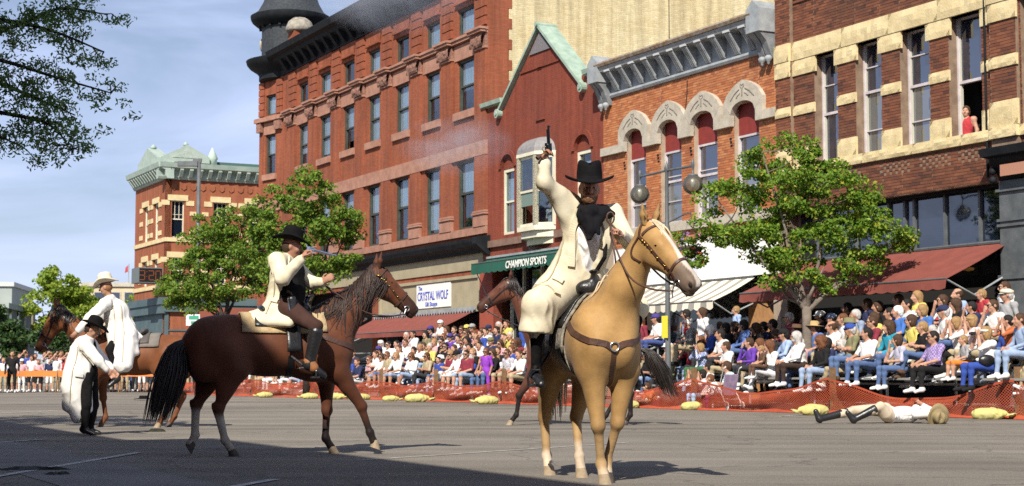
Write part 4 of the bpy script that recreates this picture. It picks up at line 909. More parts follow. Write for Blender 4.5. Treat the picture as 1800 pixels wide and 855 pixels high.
# ------------------------------------------------------------------ smooth-blended solids (bodies, clothing) meshed with surface nets
def V3(p): return np.array(p, float)
def cap(a, b, ra, rb, k=.03, t=0, sub=False): return ('c', V3(a), V3(b), ra, rb, k, t, sub)
def ell(c, r, rot=None, k=.03, t=0, sub=False): return ('e', V3(c), V3(r), np.eye(3) if rot is None else np.array(rot, float), k, t, sub)
def frame(x, zhint=(0,0,1)):
    x = V3(x); x = x/np.linalg.norm(x); z = V3(zhint); z = z-x*x.dot(z); z = z/np.linalg.norm(z); y = np.cross(z, x); return np.stack([x, y, z], 1)   # columns
def pdist(p, P):
    if p[0] == 'c':
        a, b, ra, rb = p[1], p[2], p[3], p[4]; ab = b-a; q = P-a; t = np.clip((q@ab)/max(ab@ab, 1e-9), 0, 1)
        return np.sqrt(((q-t[..., None]*ab)**2).sum(-1)) - (ra+t*(rb-ra))
    q = (P-p[1])@p[3]; r = p[2]; k0 = np.sqrt(((q/r)**2).sum(-1)); k1 = np.sqrt(((q/(r*r))**2).sum(-1))+1e-9
    return np.where(k0 < 1e-6, -r.min(), k0*(k0-1)/k1)
def pbox(p):
    if p[0] == 'c': lo = np.minimum(p[1]-p[3], p[2]-p[4]); hi = np.maximum(p[1]+p[3], p[2]+p[4]); return np.minimum(lo, p[1]-p[3]), np.maximum(hi, p[1]+p[3])
    e = np.abs(p[3])@p[2]; return p[1]-e, p[1]+e
def smin(a, b, k): h = np.maximum(k-np.abs(a-b), 0)/k; return np.minimum(a, b)-h*h*k*.25
def sdf(prims, P):
    D = np.full(P.shape[:-1], 9.)
    for p in prims:
        d = pdist(p, P); k = p[-3]
        D = -smin(-D, d, k) if p[-1] else smin(D, d, k)
    return D
def project(prims, P, it=4):
    P = np.array(P, float); e = 1e-3
    for _ in range(it):
        d = sdf(prims, P); g = np.stack([sdf(prims, P+np.eye(3)[i]*e)-sdf(prims, P-np.eye(3)[i]*e) for i in range(3)], -1)/(2*e)
        g /= np.linalg.norm(g, axis=-1, keepdims=True)+1e-9; P = P-g*np.clip(d, -.15, .15)[..., None]
    return P, g
_CORN = [(i, j, k) for i in (0,1) for j in (0,1) for k in (0,1)]
_EDGE = [(a, b) for a in range(8) for b in range(a+1, 8) if sum(abs(_CORN[a][q]-_CORN[b][q]) for q in range(3)) == 1]
def surf_nets(prims, vox, fold=None, cut=None):
    """vertices, quads of the blended solid"""
    bx = [pbox(p) for p in prims if not p[-1]]; lo = np.min([b[0] for b in bx], 0)-vox*3; hi = np.max([b[1] for b in bx], 0)+vox*3
    n = np.ceil((hi-lo)/vox).astype(int)+1; D = np.full(n, .25); ax = [lo[i]+vox*np.arange(n[i]) for i in range(3)]
    for p in prims:
        a, b = pbox(p); k = p[-3]; m = k+vox*2.5
        i0 = np.maximum(np.floor((a-m-lo)/vox).astype(int), 0); i1 = np.minimum(np.ceil((b+m-lo)/vox).astype(int)+1, n)
        if (i1 <= i0).any(): continue
        s = tuple(slice(i0[q], i1[q]) for q in range(3))
        G = np.stack(np.meshgrid(*[ax[q][s[q]] for q in range(3)], indexing='ij'), -1); d = pdist(p, G)
        D[s] = -smin(-D[s], d, k) if p[-1] else smin(D[s], d, k)
    if fold is not None or cut is not None:
        near = np.abs(D) < .08; idx = np.argwhere(near); P = lo+idx*vox; v = D[near]
        if fold is not None: v = v+fold(P)
        if cut is not None: v = np.maximum(v, cut(P))
        D[near] = v
    S = D < 0
    c = np.zeros(np.array(S.shape)-1, int)
    for (i, j, k) in _CORN: c += S[i:S.shape[0]-1+i, j:S.shape[1]-1+j, k:S.shape[2]-1+k]
    act = (c > 0) & (c < 8); idx = np.argwhere(act); vid = np.full(act.shape, -1, int); vid[act] = np.arange(len(idx))
    acc = np.zeros((len(idx), 3)); cnt = np.zeros(len(idx)); vals = [D[idx[:,0]+i, idx[:,1]+j, idx[:,2]+k] for (i, j, k) in _CORN]
    for a, b in _EDGE:
        va, vb = vals[a], vals[b]; m = (va < 0) != (vb < 0); t = np.where(m, va/np.where(m, va-vb, 1), 0)
        p = np.array(_CORN[a])+t[:, None]*(np.array(_CORN[b])-np.array(_CORN[a])); acc += p*m[:, None]; cnt += m
    V = lo+(idx+acc/cnt[:, None])*vox
    Q = []
    for axis in range(3):
        o1, o2 = [q for q in range(3) if q != axis]
        sl0 = [slice(None)]*3; sl1 = [slice(None)]*3; sl0[axis] = slice(0, -1); sl1[axis] = slice(1, None)
        A, B = S[tuple(sl0)], S[tuple(sl1)]; e = np.argwhere(A != B)
        e = e[(e[:, o1] > 0) & (e[:, o2] > 0) & (e[:, o1] < S.shape[o1]-1) & (e[:, o2] < S.shape[o2]-1)]
        ins = A[e[:,0], e[:,1], e[:,2]]
        def g(d1, d2):
            q = e.copy(); q[:, o1] -= d1; q[:, o2] -= d2; return vid[q[:,0], q[:,1], q[:,2]]
        quad = np.stack([g(1,1), g(0,1), g(0,0), g(1,0)], 1)
        flip = ins if axis != 1 else ~ins
        quad[~flip] = quad[~flip][:, ::-1]; Q.append(quad)
    return V, np.concatenate(Q)
def np_mesh(name, V, Q, mats, mi=None, smooth=True, col=None):
    me = bpy.data.meshes.new(name); me.from_pydata(V.tolist() if hasattr(V, 'tolist') else V, [], Q.tolist() if hasattr(Q, 'tolist') else Q)
    for m in mats: me.materials.append(m)
    if mi is not None: me.polygons.foreach_set('material_index', np.asarray(mi, dtype=np.int32))
    if smooth: me.polygons.foreach_set('use_smooth', [True]*len(me.polygons))
    if col is not None:
        a = me.color_attributes.new('coat', 'FLOAT_COLOR', 'POINT'); a.data.foreach_set('color', np.concatenate([col, np.ones((len(col), 1))], 1).ravel())
    me.update(); return me
def vert_tags(prims, V):
    best = np.full(len(V), 9.); tg = np.zeros(len(V), int)
    for p in prims:
        if p[-1]: continue
        d = pdist(p, V); m = d < best; best[m] = d[m]; tg[m] = p[-2]
    return tg
def solid(name, prims, vox, mats, parent=None, fold=None, cut=None, col=None, tags=True, relax=1):
    V, Q = surf_nets(prims, vox, fold, cut)
    if relax:   # light Laplacian smoothing
        for _ in range(relax):
            s = np.zeros_like(V); n = np.zeros(len(V))
            for a, b in ((0,1),(1,2),(2,3),(3,0)):
                np.add.at(s, Q[:,a], V[Q[:,b]]); np.add.at(n, Q[:,a], 1); np.add.at(s, Q[:,b], V[Q[:,a]]); np.add.at(n, Q[:,b], 1)
            V = V*.5+.5*s/np.maximum(n, 1)[:, None]
    mi = None
    if tags and len(mats) > 1:
        t = vert_tags(prims, V[Q].mean(1)); mi = np.clip(t, 0, len(mats)-1)
    me = np_mesh(name, V, Q, mats, mi, True, col(V) if col else None)
    return link(name, me, parent)
def crom(pts, n=6):
    P = [np.array(p, float) for p in pts]; P = [2*P[0]-P[1]]+P+[2*P[-1]-P[-2]]; out = []
    for i in range(1, len(P)-2):
        for t in np.linspace(0, 1, n, endpoint=False):
            a, b, c, d = P[i-1:i+3]; out.append(.5*((2*b)+(-a+c)*t+(2*a-5*b+4*c-d)*t*t+(-a+3*b-3*c+d)*t**3))
    out.append(P[-2]); return np.array(out)
def strap(name, prims, pts, width, m, parent, off=.004, thick=.006, n=8, proj=True, closed=False):
    P = crom(list(pts)+([pts[0]] if closed else []), n)
    if proj: P, G = project(prims, P)
    else:
        e = 1e-3; G = np.stack([sdf(prims, P+np.eye(3)[i]*e)-sdf(prims, P-np.eye(3)[i]*e) for i in range(3)], -1); G /= np.linalg.norm(G, axis=1, keepdims=True)+1e-9
    T = np.gradient(P, axis=0); T /= np.linalg.norm(T, axis=1, keepdims=True)+1e-9; Bn = np.cross(T, G); Bn /= np.linalg.norm(Bn, axis=1, keepdims=True)+1e-9
    vs = []
    for i in range(len(P)):
        for (u, w) in ((-1,off-.012), (1,off-.012), (1,off+thick), (-1,off+thick)): vs.append(P[i]+Bn[i]*u*width/2+G[i]*w)
    fs = [(i*4+k, i*4+(k+1)%4, (i+1)*4+(k+1)%4, (i+1)*4+k) for i in range(len(P)-1) for k in range(4)]
    if not closed: fs += [(3,2,1,0), tuple((len(P)-1)*4+k for k in range(4))]
    me = np_mesh(name, np.array(vs), fs, [m], None, False); return link(name, me, parent)
def tube_obj(name, pts, rad, m, parent=None, n=8, seg=5, smooth=True):
    b = MB(); P = crom(pts, seg); 
    r = rad if not isinstance(rad, (list, tuple)) else list(np.interp(np.linspace(0, 1, len(P)), np.linspace(0, 1, len(rad)), rad))
    b.tube([tuple(p) for p in P], r, n); return b.build(name, m, parent, smooth)
def strands(name, roots, m, parent, rnd, seg=6, sides=4):
    """hair locks: list of (point list, radius at root)"""
    b = MB()
    for pts, r0 in roots:
        P = crom(pts, 3); k = len(P); rr = [r0*(1-.15*i/k) if i < k*.6 else r0*max(.08, .85*(1-(i/k-.6)/.42)) for i in range(k)]
        b.tube([tuple(p) for p in P], rr, sides, False)
    return b.build(name, m, parent, True)

# ------------------------------------------------------------------ horses
def coat_mat(name, rough=.60, sheen=.05, spec=.22):
    m, t, b = princ(name); l = t.links.new
    a = N(t, 'ShaderNodeVertexColor', layer_name='coat'); co = N(t, 'ShaderNodeTexCoord')
    n = N(t, 'ShaderNodeTexNoise'); n.inputs['Scale'].default_value = 3.2; n.inputs['Detail'].default_value = 9; n.inputs['Roughness'].default_value = .68; l(co.outputs['Object'], n.inputs['Vector'])
    r = N(t, 'ShaderNodeValToRGB'); r.color_ramp.elements[0].position = .3; r.color_ramp.elements[1].position = .7
    r.color_ramp.elements[0].color = (.62,.58,.54,1); r.color_ramp.elements[1].color = (1.16,1.16,1.16,1); l(n.outputs['Fac'], r.inputs['Fac'])
    x = N(t, 'ShaderNodeMix', data_type='RGBA', blend_type='MULTIPLY'); x.inputs['Factor'].default_value = 1; l(a.outputs['Color'], x.inputs['A']); l(r.outputs['Color'], x.inputs['B'])
    l(x.outputs['Result'], b.inputs['Base Color']); b.inputs['Roughness'].default_value = rough; b.inputs['Specular IOR Level'].default_value = spec; b.inputs['Sheen Weight'].default_value = sheen
    n2 = N(t, 'ShaderNodeTexNoise'); n2.inputs['Scale'].default_value = 110; n2.inputs['Detail'].default_value = 4; l(co.outputs['Object'], n2.inputs['Vector'])
    n3 = N(t, 'ShaderNodeTexNoise'); n3.inputs['Scale'].default_value = 9; n3.inputs['Detail'].default_value = 3; l(co.outputs['Object'], n3.inputs['Vector'])
    ad = N(t, 'ShaderNodeMath', operation='MULTIPLY_ADD'); l(n3.outputs['Fac'], ad.inputs[0]); ad.inputs[1].default_value = 1.2; l(n2.outputs['Fac'], ad.inputs[2])
    bp = N(t, 'ShaderNodeBump'); bp.inputs['Strength'].default_value = .16; bp.inputs['Distance'].default_value = .010; l(ad.outputs[0], bp.inputs['Height']); l(bp.outputs[0], b.inputs['Normal'])
    return m
M_COAT = coat_mat('horse_coat')
M_EYE = mat('horse_eye', (.008,.005,.004), .08, spec=.8)
M_HOOF_D = mat('dark_hoof', (.05,.04,.034), .6, (.09,.07,.055), 20)
M_HOOF_P = mat('pale_hoof', (.34,.26,.17), .6, (.24,.18,.11), 20)
M_HAIR_B = mat('black_horsehair', (.010,.008,.007), .45, (.03,.02,.014), 8, spec=.5)
M_HAIR_W = mat('cream_horsehair', (.62,.52,.36), .6, (.48,.38,.24), 8)
M_NOSTRIL = mat('nostril_dark', (.02,.014,.012), .8)
M_LEATH = mat('dark_brown_leather', (.055,.026,.017), .5, (.09,.042,.026), 8, .2, 60, spec=.45)
M_BLEATH = mat('black_leather', (.010,.010,.011), .35, (.022,.021,.021), 6, .2, 40, spec=.55)
M_BRASS = mat('brass_fitting', (.75,.50,.12), .3, metal=1.)
M_NICKEL = mat('nickel_fitting', (.6,.6,.6), .3, metal=1.)

def horse_prims(pose, sx=1., wy=1.):
    """blended trunk, neck, head and legs; x forward, y to the horse's left, z up, withers about 1.5 m"""
    X = lambda p: (p[0]*sx, p[1]*wy, p[2]); P = []
    e = lambda c, r, rot=None, k=.10, t=0: P.append(ell(X(c), (r[0]*(1+(sx-1)*.8), r[1]*wy, r[2]), rot, k, t))
    c = lambda a, b, ra, rb, k=.06, t=0: P.append(cap(X(a), X(b), ra, rb, k, t))
    e((-.06,0,1.13), (.56,.275,.29)); e((.36,0,1.12), (.32,.25,.34)); e((-.52,0,1.20), (.36,.265,.285))
    c((-.28,0,1.34), (-.66,0,1.29), .165, .15, .12); c((.30,0,1.385), (.0,0,1.345), .105, .13, .12); c((-.66,0,1.27), (-.80,0,1.17), .13, .10, .1)
    for s in (1, -1):
        e((.40,.145*s,1.14), (.19,.115,.29), frame((1,0,-.55)) , .07); e((.58,.10*s,1.09), (.135,.10,.19), None, .09)
        e((-.56,.145*s,1.08), (.25,.125,.30), None, .08); e((-.70,.13*s,1.02), (.13,.10,.24), None, .07)
    # breast midline, shoulder crease, hollow of the flank
    P.append(cap(X((.80,0,1.16)), X((.74,0,.92)), .022, .03, .07, 0, True))
    for s in (1,-1): P.append(cap(X((.26,.245*s,1.33)), X((.56,.275*s,1.20)), .012, .022, .06, 0, True)); P.append(cap(X((.20,.315*s,1.18)), X((.27,.31*s,.98)), .012, .02, .06, 0, True)); P.append(ell(X((-.30,.335*s,1.20)), (.09,.05,.10), None, .09, 0, True))
    # legs
    for nm, (el, kn, fe, ho) in pose['legs'].items():
        if nm[0] == 'F':
            sh = (el[0]-.02, el[1]*.95, el[2]+.16)
            c(sh, el, .13, .112, .11); c(el, kn, .106, .054, .08)
            mid = tuple(el[q]*.72+kn[q]*.28 for q in range(3)); e((mid[0]+.015, mid[1], mid[2]), (.062,.055,.12), None, .05)
            e(kn, (.056,.05,.062), None, .03); c(kn, fe, .040, .034, .02); P.append(cap(X((kn[0]-.022, kn[1], kn[2]-.05)), X((fe[0]-.022, fe[1], fe[2]+.03)), .018, .018, .02))
        else:
            hip = (el[0]-.10, el[1]*.85, el[2]+.20)
            c(hip, el, .185, .13, .10); c(el, kn, .125, .052, .07); mid = tuple(el[q]*.6+kn[q]*.4 for q in range(3)); e((mid[0]-.035, mid[1], mid[2]), (.085,.062,.15), frame((kn[0]-el[0], 0, kn[2]-el[2]))@np.array([[0,0,1],[0,1,0],[-1,0,0]]), .06)
            e(kn, (.06,.048,.07), None, .03); P.append(cap(X((kn[0]-.05, kn[1], kn[2]+.035)), X((kn[0]-.01, kn[1], kn[2]-.06)), .022, .03, .02)); c(kn, fe, .043, .036, .02); P.append(cap(X((kn[0]-.028, kn[1], kn[2]-.05)), X((fe[0]-.026, fe[1], fe[2]+.03)), .02, .018, .02))
        e(fe, (.045,.044,.046), None, .02); c(fe, ho, .037, .045, .02)
    # neck and head
    nb, pl, hd = V3(pose['neck']), V3(pose['poll']), V3(pose['head']); hd = hd/np.linalg.norm(hd)
    ups = pose.get('up'); nk = pose.get('nk', 1.)
    for (a, b, ra, rb, k) in ((nb+V3((0,0,-.02)), nb*.5+pl*.5+V3((.0,0,-.03)), .235*nk, .150*nk, .12), (nb*.5+pl*.5+V3((.0,0,-.03)), pl-V3((0,0,.07)), .150*nk, .098, .06), (V3((.22*sx,0,1.40)), nb*.45+pl*.55+V3((-.04,0,.07)), .10, .068, .08), (nb*.45+pl*.55+V3((-.04,0,.07)), pl, .068, .062, .05)):
        P.append(cap(a, b, ra, rb, k))
    nd = pl-nb; nd = nd/np.linalg.norm(nd); up = -nd - hd*(-nd@hd) if False else nd-hd*(nd@hd)
    up = V3(ups) if ups is not None else up; up = up-hd*(up@hd); up = up/np.linalg.norm(up); sd = np.cross(up, hd)
    H = np.stack([hd, sd, up], 1)      # columns: forward (to nose), side, forehead normal
    hs = pose.get('hs', 1.12); hp = lambda f, s, u: pl+H@(V3((f, s, u))*hs)
    P.append(ell(hp(.05,0,.0), (.11*hs,.082*hs,.085*hs), H, .05)); P.append(ell(hp(.165,0,-.055), (.135*hs,.078*hs,.105*hs), H, .05))
    for s in (1,-1): P.append(ell(hp(.155,.045*s,-.06), (.10*hs,.038*hs,.085*hs), H, .04)); P.append(ell(hp(.175,.062*s,.03), (.05*hs,.022*hs,.03*hs), H, .03))
    P.append(cap(hp(.10,0,.012), hp(.46,0,-.012), .078*hs, .056*hs, .05)); P.append(cap(hp(.20,0,-.07), hp(.46,0,-.07), .06*hs, .040*hs, .05))
    P.append(ell(hp(.505,0,-.035), (.075*hs,.064*hs,.066*hs), H, .04)); P.append(ell(hp(.525,0,-.085), (.05*hs,.045*hs,.03*hs), H, .02))
    for s in (1,-1):
        P.append(ell(hp(.535,.040*s,-.012), (.032*hs,.022*hs,.034*hs), H, .02)); P.append(ell(hp(.548,.060*s,-.012), (.020*hs,.014*hs,.024*hs), H, .012, 0, True))
    return P, H, hp
STAND = dict(FL=((.46,.15,.90),(.48,.14,.47),(.48,.13,.155),(.535,.13,.06)), FR=((.46,-.15,.90),(.48,-.14,.47),(.48,-.13,.155),(.535,-.13,.06)),
             HL=((-.46,.16,.93),(-.70,.14,.50),(-.66,.13,.16),(-.60,.13,.06)), HR=((-.46,-.16,.93),(-.70,-.14,.50),(-.66,-.13,.16),(-.60,-.13,.06)))
def make_horse(name, loc, ang, pose, body, points, label, sx=1., wy=1., vox=.017, socks={}, mane=None, tail=None, blaze=0, hoofs=None, mane_side=-1, points_legs=True, leg_z=.55, face_dark=.5, muzzle=None, seed=1, tail_pts=None, tail_n=70, mane_len=.34, mane_n=70, mane_r=.011, tail_w=1.):
    root = empty(name, (loc[0], loc[1], 0), ang, label, 'horse'); rnd = random.Random(seed)
    P, H, hp = horse_prims(pose, sx, wy)
    body, pts_ = np.array(body), np.array(points); pl = V3(pose['poll']); mz = np.array(muzzle if muzzle is not None else points)
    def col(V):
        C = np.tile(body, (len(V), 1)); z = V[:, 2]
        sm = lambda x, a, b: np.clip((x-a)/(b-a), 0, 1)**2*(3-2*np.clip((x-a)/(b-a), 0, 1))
        C *= (.86+.22*sm(z, .8, 1.4))[:, None]                      # paler along the back, darker towards the belly
        if points_legs:
            w = 1-sm(z, leg_z-.18, leg_z+.12); C = C*(1-w[:, None])+pts_*w[:, None]
        L = (V-pl)@H; inh = (L[:, 0] > .0) & (np.abs(L[:, 1]) < .16) & (np.abs(L[:, 2]) < .22) & (L[:, 0] < .75)
        w = np.where(inh, sm(L[:, 0], .36, .50), 0)*face_dark; C = C*(1-w[:, None])+mz*w[:, None]
        if blaze:
            w = np.where(inh & (L[:, 2] > -.01), (1-sm(np.abs(L[:, 1]+.01*np.sin(L[:,0]*18)), blaze*.6, blaze*1.1))*sm(L[:, 0], .0, .05), 0)*.95; C = C*(1-w[:, None])+np.array((.72,.66,.58))*w[:, None]
        for nm, (zz, cc) in socks.items():
            fe = V3(pose['legs'][nm][2]); kn = V3(pose['legs'][nm][1]); d = np.minimum(np.linalg.norm((V-fe*V3((sx,wy,1)))[:, :2], axis=1), np.linalg.norm((V-(fe*.4+kn*.6)*V3((sx,wy,1)))[:, :2], axis=1))
            w = np.where(d < .13, 1-sm(z, zz-.05, zz+.03), 0); C = C*(1-w[:, None])+np.array(cc)*w[:, None]
        return C
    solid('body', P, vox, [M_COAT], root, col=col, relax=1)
    for nm, (el, kn, fe, ho) in pose['legs'].items():
        d = V3(ho)-V3(fe); d = d/np.linalg.norm(d); tip = V3(ho)*V3((sx,wy,1))
        b = MB(); b.lathe([(.0,-.045),(.062,-.045),(.058,-.03),(.048,.03),(.040,.045),(.0,.045)], (0,0,0), 14, squash=.92); o = b.build('hoof', M_HOOF_P if (hoofs and nm in hoofs) else M_HOOF_D, root); smooth_by_angle(o, 50)
        o.location = tip+V3((.012,0,-.018)); tl = math.atan2(d[0], -d[2]); lift = max(0, ho[2]-.08)
        sh = Matrix(((1,0,-.45,0),(0,1,0,0),(0,0,1,0),(0,0,0,1))); o.data.transform(sh)
        if lift > 0: o.rotation_euler = (0, pose.get('toe', {}).get(nm, .5), 0)
    for s in (1,-1):
        b = MB(); b.lathe([(0,-.021),(.012,-.017),(.021,0),(.012,.017),(0,.021)], (0,0,0), 12); o = b.build('eye', M_EYE, root, True); o.location = hp(.178,.076*s,.018)
        b = MB(); b.lathe([(0,-.006),(.018,-.004),(.02,0),(.018,.004),(0,.006)], (0,0,0), 10); o = b.build('nostril', M_NOSTRIL, root, True); o.location = hp(.547,.050*s,-.012)
        q = Matrix(H.tolist()).to_4x4()@Matrix.Rotation(R(90), 4, 'X'); o.rotation_euler = q.to_euler()
        # ears
        bse = hp(-.01,.055*s,.055); tipv = pose.get('ear', (0,0,1)); tv = V3(tipv)/np.linalg.norm(V3(tipv)); tv = tv+H[:,1]*s*.22
        ear = [cap(bse, bse+tv*.07, .024, .030, .02), cap(bse+tv*.07, bse+tv*.17, .030, .006, .02), cap(bse+tv*.03+H[:,0]*.03, bse+tv*.13+H[:,0]*.025, .018, .008, .008, 0, True)]
        solid('ear', ear, .009, [M_COAT], root, col=lambda V: np.tile(body*.8, (len(V), 1)))
    b = MB(); Pm = [hp(.40,.046,-.075), hp(.47,.052,-.073), hp(.53,.040,-.066), hp(.563,.0,-.062), hp(.53,-.040,-.066), hp(.47,-.052,-.073), hp(.40,-.046,-.075)]
    Pm, _ = project(P, np.array(Pm)); b.tube([tuple(p) for p in crom(Pm, 4)], .005, 5); b.build('mouth_line', M_NOSTRIL, root)
    if mane is not None:
        nb, roots = V3(pose['neck']), []
        A = [hp(.02,0,.085), pl+V3((-.05*sx,0,.05)), nb*.45+pl*.55+V3((-.055,0,.135)), V3((.30*sx,0,1.49))]
        crest = crom(A, 24); crest, _ = project(P, crest)
        for k in range(mane_n):
            i = int(rnd.random()*(len(crest)-1)); p = crest[i]; ln = mane_len*rnd.uniform(.55,1.1); sd_ = mane_side if rnd.random() < .9 else -mane_side
            out = V3((rnd.uniform(-.3,.1), sd_*1., .25)); q1 = p+out*.06; q2 = p+V3((rnd.uniform(-.1,.06), sd_*.10, -ln*.45)); q3 = p+V3((rnd.uniform(-.16,.06), sd_*.10, -ln))
            pts2 = np.array([q2, q3]); dd = sdf(P, pts2)
            pr, g = project(P, pts2, 3); fix = [pr[j]+g[j]*.012 if True else pts2[j] for j in range(2)]
            roots.append(([p-V3((0,0,.01)), p+out*.03, fix[0], fix[1]], mane_r*rnd.uniform(.7,1.3)))
        for k in range(10):   # forelock
            roots.append(([hp(-.02, rnd.uniform(-.03,.03), .07), hp(.05, rnd.uniform(-.04,.04), .10), hp(rnd.uniform(.10,.18), rnd.uniform(-.05,.05), .082)], .008))
        strands('mane', roots, mane, root, rnd)
    if tail is not None:
        roots = []; tp = tail_pts or [(-.80,0,1.24), (-.90,0,1.12), (-.93,0,.85), (-.90,0,.5)]
        tp = [V3((p[0]*sx, p[1], p[2])) for p in tp]
        for k in range(tail_n):
            a = rnd.uniform(0, 6.28); r_ = rnd.random()**.5; L_ = rnd.uniform(.72, 1.06); pts3 = []
            for j, p in enumerate(tp):
                t = j/(len(tp)-1); sp = tail_w*[.025,.06,.10,.085][min(j,3)] if len(tp) == 4 else .03+.08*math.sin(math.pi*min(t*.9+.1,1))
                qq = tp[0]+(p-tp[0])*(1 if t < .5 else L_); pts3.append(qq+V3((math.cos(a)*sp*r_, math.sin(a)*sp*r_, rnd.uniform(-.02,.02))))
            roots.append((pts3, (.013 if tail_n < 150 else .0075)*rnd.uniform(.6,1.3)))
        b0 = cap(V3((-.74*sx,0,1.24)), tp[1], .06, .04, .02); strands('tail', roots, tail, root, rnd)
    return root, P, H, hp
# ------------------------------------------------------------------ people
def nrm(v): v = V3(v); return v/(np.linalg.norm(v)+1e-9)
def hand_prims(wr, d, pn, side, curl, s=1., t=0, fine=True):
    """palm, four fingers of different lengths and a thumb leaving the side of the palm"""
    wr, d, pn = V3(wr), nrm(d), V3(pn); pn = nrm(pn-d*(pn@d)); lat = np.cross(d, pn)*side; P = []
    Rm = np.stack([d, lat, pn], 1); pc = wr+d*.048*s
    P.append(ell(pc, (.050*s,.040*s,.019*s), Rm, .02, t)); P.append(cap(wr, pc, .026*s, .024*s, .02, t))
    if not fine:
        P.append(ell(pc+d*.06*s+pn*.02*curl, (.045*s,.036*s,.018*s), Rm, .02, t)); P.append(cap(pc-d*.02*s+lat*.035*s, pc+d*.03*s+lat*.055*s+pn*.012*s, .013*s, .011*s, .012, t)); return P
    for i, L in enumerate((.070,.078,.073,.058)):
        b = pc+d*.040*s+lat*(.030-.020*i)*s; c1 = curl*1.15; d1 = d*math.cos(c1)+pn*math.sin(c1); d2 = d*math.cos(c1*2)+pn*math.sin(c1*2)
        m = b+d1*L*.52*s; e = m+d2*L*.50*s; P += [cap(b, m, .0105*s, .0095*s, .006, t), cap(m, e, .0095*s, .008*s, .004, t)]
    b = pc-d*.025*s+lat*.034*s; m = b+(d*.55+lat*.6+pn*.35*curl)*.042*s; e = m+(d*.85+lat*(.25-.5*curl)+pn*.55*curl)*.034*s
    P += [cap(b, m, .0135*s, .012*s, .01, t), cap(m, e, .012*s, .0095*s, .005, t)]
    return P
def head_prims(c, f, u, s=1., t=0, beard=None):
    c, f = V3(c), nrm(f); u = nrm(V3(u)-f*(V3(u)@f)); sd = np.cross(u, f); Hm = np.stack([sd, f, u], 1); h = lambda a, b, d: c+Hm@V3((a*s, b*s, d*s)); r = lambda *q: tuple(x*s for x in q)
    P = [ell(h(0,-.012,.022), r(.074,.094,.098), Hm, .03, t), ell(h(0,.028,-.040), r(.056,.060,.072), Hm, .03, t), ell(h(0,.052,-.088), r(.030,.030,.026), Hm, .03, t),
         cap(h(0,.084,.012), h(0,.113,-.026), .013*s, .018*s, .012, t), ell(h(0,.077,.030), r(.048,.018,.014), Hm, .02, t)]
    for q in (-1,1):
        P += [ell(h(.074*q,-.008,-.008), r(.012,.024,.034), Hm, .01, t), ell(h(.033*q,.086,.006), r(.018,.014,.011), Hm, .012, t, True), ell(h(.040*q,.062,-.030), r(.022,.022,.022), Hm, .02, t)]
    P += [ell(h(0,.090,-.060), r(.024,.010,.007), Hm, .008, t)]
    if beard is not None: P += [ell(h(0,.050,-.088), r(.046,.046,.040), Hm, .02, beard), ell(h(.040,.02,-.066), r(.026,.042,.040), Hm, .02, beard), ell(h(-.040,.02,-.066), r(.026,.042,.040), Hm, .02, beard), ell(h(0,.088,-.046), r(.032,.012,.008), Hm, .01, beard)]
    return P, Hm, h
# material slots of a body: 0 skin, 1 top, 2 lower sleeve, 3 thigh, 4 shin, 5 shoe, 6 beard
def human(J, fat=1., fine=True, handR=None, handL=None, face=(0,-1,0), up=(0,0,1), hs=1., beard=None, ls=1., at=1):
    J = {k: V3(v) for k, v in J.items()}; P = []; f = fat
    lat = nrm(J['shL']-J['shR']); upv = nrm(J['nec']-J['pel']); lat = nrm(lat-upv*(lat@upv)); fw = np.cross(lat, upv); T = np.stack([lat, fw, upv], 1)
    P += [ell(J['pel'], (.165*f,.125*f,.13), T, .06, 3), cap(J['pel']+upv*.06, J['che']-upv*.05, .125*f, .128*f, .08, 1), ell(J['che'], (.165*f,.115*f,.19), T, .06, 1),
          ell(J['che']+upv*.06+fw*.045*f, (.14*f,.075*f,.10), T, .05, 1)]
    if f > 1.12: P.append(ell((J['pel']+J['che'])/2+fw*.06, (.15*f,.11*f,.16), T, .08, 1))
    nb = J['nec']-upv*.03
    for s in 'LR':
        P += [cap(J['sh'+s], nb, .062, .05, .05, 1), ell(J['sh'+s], (.066,.066,.066), None, .05, at), cap(J['sh'+s], J['el'+s], .056*ls, .043*ls, .04, at), cap(J['el'+s], J['wr'+s], .042*ls, .029*ls, .03, 2),
              cap(J['hip'+s], J['kn'+s], .092*ls*min(f,1.15), .062*ls, .06, 3), cap(J['kn'+s], J['an'+s], .056*ls, .040*ls, .03, 4)]
        kn, an = J['kn'+s], J['an'+s]; cd = nrm(an-kn); bk = J['hip'+s]-kn; bk = bk-cd*(bk@cd); 
        if np.linalg.norm(bk) > .05: P.append(ell(kn*.68+an*.32+nrm(bk)*.02, (.05*ls,.05*ls,.05*ls), None, .05, 4))
        td = nrm(J['to'+s]-an); P += [cap(an-td*.03, J['to'+s]-td*.02, .046, .036, .03, 5), cap(an, an*.9+kn*.1, .045, .044, .02, 5)]
        d = nrm(J['wr'+s]-J['el'+s]); pn = np.cross(d, upv) if abs(d@upv) < .9 else fw; hc_ = handR if s == 'R' else handL; side = -1 if s == 'R' else 1; cu = .5
        if hc_ is not None: d, pn, cu = hc_[0], hc_[1], hc_[2]
        P += hand_prims(J['wr'+s], d, pn, side, cu, 1.05, 0, fine)
    P.append(cap(nb, J['hed']-upv*.02, .058, .052, .03, 0))
    Hp, Hm, h = head_prims(J['hed'], face, up, hs, 0, beard); P += Hp
    return P, Hm, h, T
